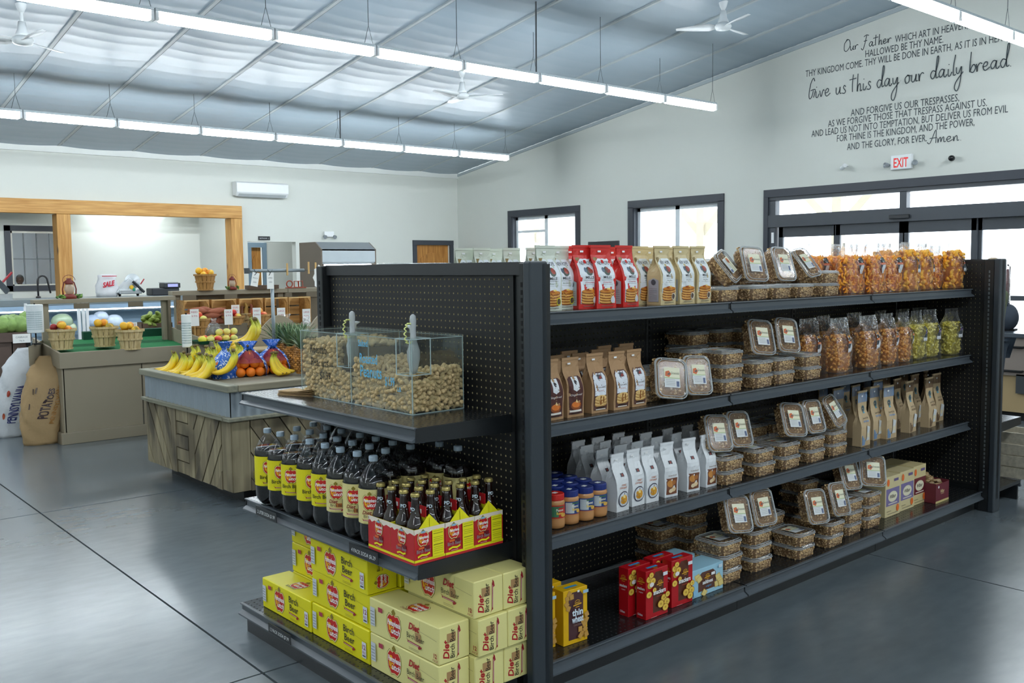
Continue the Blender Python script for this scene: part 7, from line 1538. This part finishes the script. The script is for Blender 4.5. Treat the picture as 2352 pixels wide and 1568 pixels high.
# ================================================================== CHECKOUT at the right edge
mauve = mat('mauve_laminate', '#8b8078', .5, var=.05); tan_ = mat('tan_laminate', '#a8926a', .5, var=.06)
f0 = onZ(2325, 968, 0); cxk, cyk = f0[0]+.05, f0[1]
t = thing('checkout_counter', 'checkout counter with mauve drawer fronts and a tan base at the right edge', 'counter', (cxk, cyk, 0), -PI/2); ztop = onX(2325, 765, cxk)[2]
L0, L1 = -1.2, 3.2
MB().box(L0, L1, .03, .8, .08, ztop-.4).build('lower_body', tan_, t); MB().box(L0, L1, 0, .8, ztop-.4, ztop-.04).build('drawer_front', mauve, t); MB().box(L0-.02, L1, -.03, .85, ztop-.04, ztop).build('worktop', mat('slate_worktop', '#4a525a', .25, var=.08, coat=.3), t, bevel=.004); MB().box(L0, L1, .06, .8, 0, .08).build('toe_kick', hole_blk, t)
for px, py in ((2322, 797), (2320, 852)):
    q = onX(px, py, cxk-.03); lx = -(q[1]-cyk); MB().tube([(lx-.2, 0, q[2]), (lx-.2, -.035, q[2]), (lx+.1, -.035, q[2]), (lx+.1, 0, q[2])], .012, 8).build('handle', hole_blk, t, smooth=True)
q = onX(2345, 880, cxk-.01); lx = -(q[1]-cyk); MB().box(lx-.05, lx+.3, .0, .03, q[2]-.1, q[2]+.08).build('vent', mat('vent_dark', '#3a3f42', .5), t)
# jar of meat sticks and slatted crate on the far end unit
p = onZ(2312, 1012, .53); xs_, ys_ = 6.06, 2.42
q = GM @ np.array(onZ(2313, 1022, .53)); t = thing('stick_jar', 'clear jar of dark red snack sticks on the far end shelf', 'jar', (max(5.98, q[0]), q[1], .5305), 0, None, True)
MB().lathe([(.055, 0), (.06, .01), (.062, .14), (.062, .2)], 20, caps=(1, 0)).build('jar', clear, t, smooth=True)
for i in range(12):
    a = i*2.4; r = .012+.003*i; o = MB().tube([(r*math.cos(a), r*math.sin(a), .01), (r*1.5*math.cos(a), r*1.5*math.sin(a), .25+.02*(i % 3))], .009, 7).build('snack_stick', mat('stick_maroon', '#5a1a1e', .4, var=.1), t, smooth=True)
A = Art(); A.ell(0, 0, .04, .045, '#d9501c', 20).ell(0, 0, .034, .039, '#3a1414', 20).text('Uncle', 0, .005, .03, '#f0c01c', w=.05, bold=.02).text('sticks', 0, -.02, .02, '#e8e8e8', w=.035); A.build('label', t, lambda u, v, h: ((.0625+h)*math.sin(u/.062-.3), -(.0625+h)*math.cos(u/.062-.3), .09+v))
b = MB(); 
for i in range(10): b.ico((.04*math.cos(i*2), .04*math.sin(i*2.), .27+.008*(i % 3)), (.022, .018, .014))
b.build('film_tops', bagfilm, t)
q = GM @ np.array(onZ(2315, 1098, .125)); t = thing('slatted_crate', 'pale slatted wooden crate on the bottom deck of the far end unit', 'crate', (max(5.97, q[0]), q[1]-.1, .1255), 0, None, True); pw = wood('pale_crate', '#a8a190', '#c9c2ae', 3, 0)
for k in range(4): MB().box(-.0, .26, 0, .012, .005+k*.075, .07+k*.075).build('slat', pw, t)
for k in range(4): MB().box(-.0, .012, .012, .25, .005+k*.075, .07+k*.075).build('slat', pw, t)
for k in range(4): MB().box(.248, .26, .012, .25, .005+k*.075, .07+k*.075).build('slat', pw, t)
MB().box(.012, .248, .24, .25, 0, .3).build('back_board', pw, t)
# ================================================================== PEOPLE
def skin_tone(name, col): return mat(name, col, .55, var=.05, scale=12)
def body(name, J, E_, R_, m, par, sub=2):        # one continuous skinned surface from joints, edges and radii
    me = bpy.data.meshes.new(name); me.from_pydata([J[k] for k in J], [(list(J).index(a), list(J).index(c)) for a, c in E_], []); me.materials.append(m)
    sv = me.skin_vertices or me.attributes
    o = link(name, me, par); md = o.modifiers.new('skin', 'SKIN'); md.use_smooth_shade = True
    if not me.skin_vertices: 
        bm = bmesh.new(); bm.from_mesh(me); bm.verts.layers.skin.verify(); bm.to_mesh(me); bm.free()
    for i, k in enumerate(J): r = R_[k]; me.skin_vertices[0].data[i].radius = r if isinstance(r, tuple) else (r, r)
    root = list(J).index('pelvis') if 'pelvis' in J else 0
    for i in range(len(J)): me.skin_vertices[0].data[i].use_root = (i == root)
    s = o.modifiers.new('sub', 'SUBSURF'); s.levels = sub; s.render_levels = sub; return o
def head(par, c, sk, hair, hm, yaw=0, long_=False, s=1):
    h = bpy.data.objects.new('head', None); 
    b = MB()
    def shp(t, a):
        f = 1.0; front_ = max(0, -math.sin(a))
        if t < PI*.45: f *= 1-.16*(1-t/(PI*.45))            # narrower jaw
        f *= 1+.05*front_*math.exp(-((t-PI*.30)/.25)**2)      # chin
        f *= 1+.10*front_**6*math.exp(-((t-PI*.46)/.16)**2)   # nose root
        return f
    b.ell((0, 0, 0), (.076*s, .096*s, .118*s), 24, 16, fn=shp); o = b.build('head', sk, par, smooth=True); o.location = c; o.rotation_euler = (0, 0, yaw)
    def sub(nm, bb, m): q = bb.build(nm, m, o, smooth=True); return q
    sub('nose', MB().loops([[(-.006*s, -.09*s, .02*s), (.006*s, -.09*s, .02*s), (0, -.1*s, .02*s)], [(-.017*s, -.088*s, -.025*s), (.017*s, -.088*s, -.025*s), (0, -.118*s, -.022*s)], [(-.01*s, -.088*s, -.032*s), (.01*s, -.088*s, -.032*s), (0, -.1*s, -.033*s)]]), sk)
    for x in (-1, 1):
        sub('eye', MB().ell((x*.03*s, -.083*s, .012*s), (.012*s, .008*s, .007*s), 10, 6), mat('eye_white', '#d9d4cc', .2)); sub('iris', MB().ell((x*.03*s, -.0895*s, .012*s), (.0055*s, .003*s, .0055*s), 8, 5), mat('iris_dark', '#20140e', .2))
        sub('ear', MB().ell((x*.077*s, .008*s, -.002*s), (.008*s, .018*s, .03*s), 10, 7), sk); sub('eyebrow', MB().ell((x*.03*s, -.088*s, .03*s), (.016*s, .005*s, .003*s), 8, 5), hm)
    sub('mouth', MB().ell((0, -.087*s, -.05*s), (.024*s, .008*s, .008*s), 12, 6), mat('lips', '#8a4a42', .5))
    hb = MB(); 
    def hs(t, a): return 1+.03*math.sin(9*a)*math.sin(5*t)
    hb.ell((0, .012*s, .022*s), (.084*s, .1*s, .108*s), 24, 14, fn=hs); hb_ = hb
    hb.f = [f for f in hb.f]; keep = []
    for f in hb.f:
        cc = [sum(hb.v[i][k] for i in f)/len(f) for k in range(3)]; keep.append(not (cc[1] < -.02*s and cc[2] < .062*s) and cc[2] > (-.05*s if not long_ else -.08*s))
    hb.f, hb.m, hb.c = [[x[i] for i in range(len(keep)) if keep[i]] for x in (hb.f, hb.m, hb.c)]
    sub('hair', hb, hm); return o
def hand_(par, wrist, d, up, sk, curl=.5):        # palm and five separate fingers
    d = Vector(d).normalized(); up = Vector(up).normalized(); side = d.cross(up).normalized(); up = side.cross(d).normalized(); wv = Vector(wrist)
    J = {'w': wv-d*.02, 'p': wv+d*.045, 'q': wv+d*.08}; E_ = [('w', 'p'), ('p', 'q')]; R_ = {'w': (.022, .022), 'p': (.036, .015), 'q': (.036, .013)}
    body('palm', {k: tuple(v) for k, v in J.items()}, E_, R_, sk, par, 2)
    for i, (off, ln) in enumerate(((-.03, .062), (-.01, .075), (.01, .07), (.03, .055))):
        p0 = wv+d*.07+side*off; c = curl; P = [p0, p0+d*ln*.4, p0+d*ln*.75-up*ln*.25*c, p0+d*ln*.95-up*ln*.6*c]
        MB().tube([tuple(p) for p in P], [.0095, .009, .008, .0055], 8).build('finger', sk, par, smooth=True)
    p0 = wv+d*.015-side*.03; MB().tube([tuple(p) for p in (p0, p0+d*.025-side*.025, p0+d*.055-side*.032-up*.01)], [.012, .011, .007], 8).build('thumb', sk, par, smooth=True)
def person(label, loc, rz, shirt, trouser, skc, hairc, hgt=1.72, arms='down', long_=False, apron=None, look=0):
    t = thing('person', label, 'person', loc, rz); k = hgt/1.75; sk = skin_tone('skin_'+skc, skc); sh = mat('cloth_'+shirt, shirt, .85, var=.12, scale=10, bump=.4, bscale=30); tr = mat('cloth_'+trouser, trouser, .85, var=.1, bump=.3); hm = mat('hair_'+hairc, hairc, .6, var=.25, scale=40, bump=.5, bscale=80)
    P = lambda x, y, z: (x*k, y*k, z*k)
    legs = {'pelvis': P(0, 0, .95), 'hl': P(-.09, 0, .9), 'kl': P(-.1, -.01, .5), 'al': P(-.1, .02, .1), 'hr': P(.09, 0, .9), 'kr': P(.1, -.01, .5), 'ar': P(.1, .02, .1)}
    body('trousers', legs, [('pelvis', 'hl'), ('hl', 'kl'), ('kl', 'al'), ('pelvis', 'hr'), ('hr', 'kr'), ('kr', 'ar')], {'pelvis': (.15*k, .12*k), 'hl': .1*k, 'kl': .068*k, 'al': .05*k, 'hr': .1*k, 'kr': .068*k, 'ar': .05*k}, tr, t)
    for x in (-.1, .1): MB().loops([[(x*k+a*.045*k, y*k, z) for a, z in ((-1, 0), (1, 0), (.8, hz_), (-.8, hz_))] for y, hz_ in ((.09, .07), (.0, .08), (-.1, .06), (-.16, .035))]).build('shoe', mat('shoe_black', '#17181a', .5), t, bevel=.01)
    if arms == 'reach': el, wl_, er, wr_ = P(-.25, -.12, 1.16), P(-.2, -.36, 1.02), P(.25, -.12, 1.14), P(.2, -.37, .99)
    else: el, wl_, er, wr_ = P(-.25, -.0, 1.16), P(-.2, -.2, 1.05), P(.25, 0, 1.16), P(.2, -.2, 1.05)
    up = {'pelvis': P(0, 0, .96), 'waist': P(0, 0, 1.1), 'chest': P(0, .01, 1.3), 'neck': P(0, 0, 1.46), 'sl': P(-.17, .01, 1.42), 'el': el, 'wl': wl_, 'sr': P(.17, .01, 1.42), 'er': er, 'wr': wr_}
    body('shirt', up, [('pelvis', 'waist'), ('waist', 'chest'), ('chest', 'neck'), ('chest', 'sl'), ('sl', 'el'), ('el', 'wl'), ('chest', 'sr'), ('sr', 'er'), ('er', 'wr')], {'pelvis': (.155*k, .115*k), 'waist': (.14*k, .105*k), 'chest': (.16*k, .11*k), 'neck': .062*k, 'sl': .065*k, 'el': .048*k, 'wl': .036*k, 'sr': .065*k, 'er': .048*k, 'wr': .036*k}, sh, t)
    MB().lathe([(.052*k, 0), (.048*k, .12*k)], 16, P(0, 0, 1.44)).build('neck', sk, t, smooth=True)
    head(t, P(0, -.02, 1.63), sk, hairc, hm, look, long_, k)
    for e, w_2 in ((el, wl_), (er, wr_)):
        d = Vector(w_2)-Vector(e); hand_(t, tuple(Vector(w_2)+d.normalized()*.02), d, (0, 0, 1), sk)
    if apron:
        am = mat('apron_'+apron, apron, .8, var=.08); b = MB()
        for s in (-1, 1): b.tube([P(s*.07, -.135, 1.3), P(s*.075, -.1, 1.42), P(s*.07, .03, 1.5)], .014, 8)
        b.build('apron_straps', am, t); b = MB(); L = []
        for z, w_2, y in ((.75, .2, -.15), (1.0, .19, -.165), (1.15, .15, -.16), (1.32, .1, -.155)): L.append([P(-w_2, y+.03, z), P(0, y, z), P(w_2, y+.03, z), P(w_2, y+.036, z), P(0, y+.006, z), P(-w_2, y+.036, z)])
        b.loops(L).build('apron', am, t)
    return t
q = onY(45, 632, 20.1)
person('person with short dark hair in a grey shirt and dark apron behind the kitchen window', (q[0], 20.1, 0), -.35, '#7d7f88', '#2a2c33', '#5e3a28', '#1c1512', 1.78*(q[2]/1.63)*.92 if q[2] < 1.75 else 1.75, 'down', False, '#2b2f3a', -.2)
pc = onZ(2283, 640, 1.35); cx2 = onX(2285, 600, 9.1)
t = person('person with light hair and an olive green sleeve leaning at the checkout counter', (8.35, onX(2283, 610, 8.35)[1], 0), -2.3, '#5d644c', '#2f3a46', '#b98a70', '#9c8a6c', 1.53, 'reach', True)
# maroon packages hanging in a clear bag, soft dark bag and clear sack on the counter
zk = ztop; q = onX(2318, 765, cxk+.35)
tb = thing('dark_bag', 'soft dark slate handbag on the checkout counter beside the far post', 'bag', (cxk+.35, q[1]+.02, zk+.001), .3); MB().ell((0, 0, .13), (.14, .1, .13), 18, 12, fn=lambda t_, a: 1+.04*math.sin(4*a)*math.sin(2*t_)).build('bag_body', mat('slate_cloth', '#3b4450', .8, var=.1), tb, smooth=True); MB().tube([(-.07, 0, .24), (-.04, 0, .33), (.04, 0, .33), (.07, 0, .24)], .008, 7).build('handle', mat('slate_cloth', '#3b4450'), tb, smooth=True)
q = onX(2346, 760, cxk+.3); tb = thing('clear_sack', 'clear plastic sack on the checkout counter at the picture edge', 'plastic bag', (cxk+.4, q[1]-.12, zk+.001), 0); MB().loops([[(rx*math.cos(a)*(1+.08*math.sin(5*a+z*30)), rx*.8*math.sin(a), z) for a in [2*PI*k/24 for k in range(24)]] for rx, z in ((.12, 0), (.15, .08), (.14, .2), (.09, .3), (.05, .33))]).build('sack', mat('thin_white_film', '#dcdde0', .35), tb, smooth=True)
q = onX(2314, 650, cxk+.3); tb = thing('stick_bag', 'clear bag of long dark red snack sticks hanging from a hook rack on the counter', 'snack bag', (cxk+.3, q[1], zk+.001), .2)
MB().tube([(.1, 0, 0), (.1, 0, .62), (0, 0, .64)], .008, 8).build('rack', hole_blk, tb); MB().box(.02, .18, -.07, .07, 0, .012).build('foot', hole_blk, tb)
for i in range(5): MB().tube([(-.02+.012*i, .0, .60), (-.03+.022*i, 0, .32)], .009, 7).build('snack_stick', mat('stick_maroon', '#5a1a1e'), tb, smooth=True)
MB().loops([[(rx*math.cos(a), .35*rx*math.sin(a), z) for a in [2*PI*k/18 for k in range(18)]] for rx, z in ((.02, .25), (.08, .29), (.075, .45), (.04, .62), (.03, .65))], (1, 0)).build('film', bagfilm, tb, smooth=True)
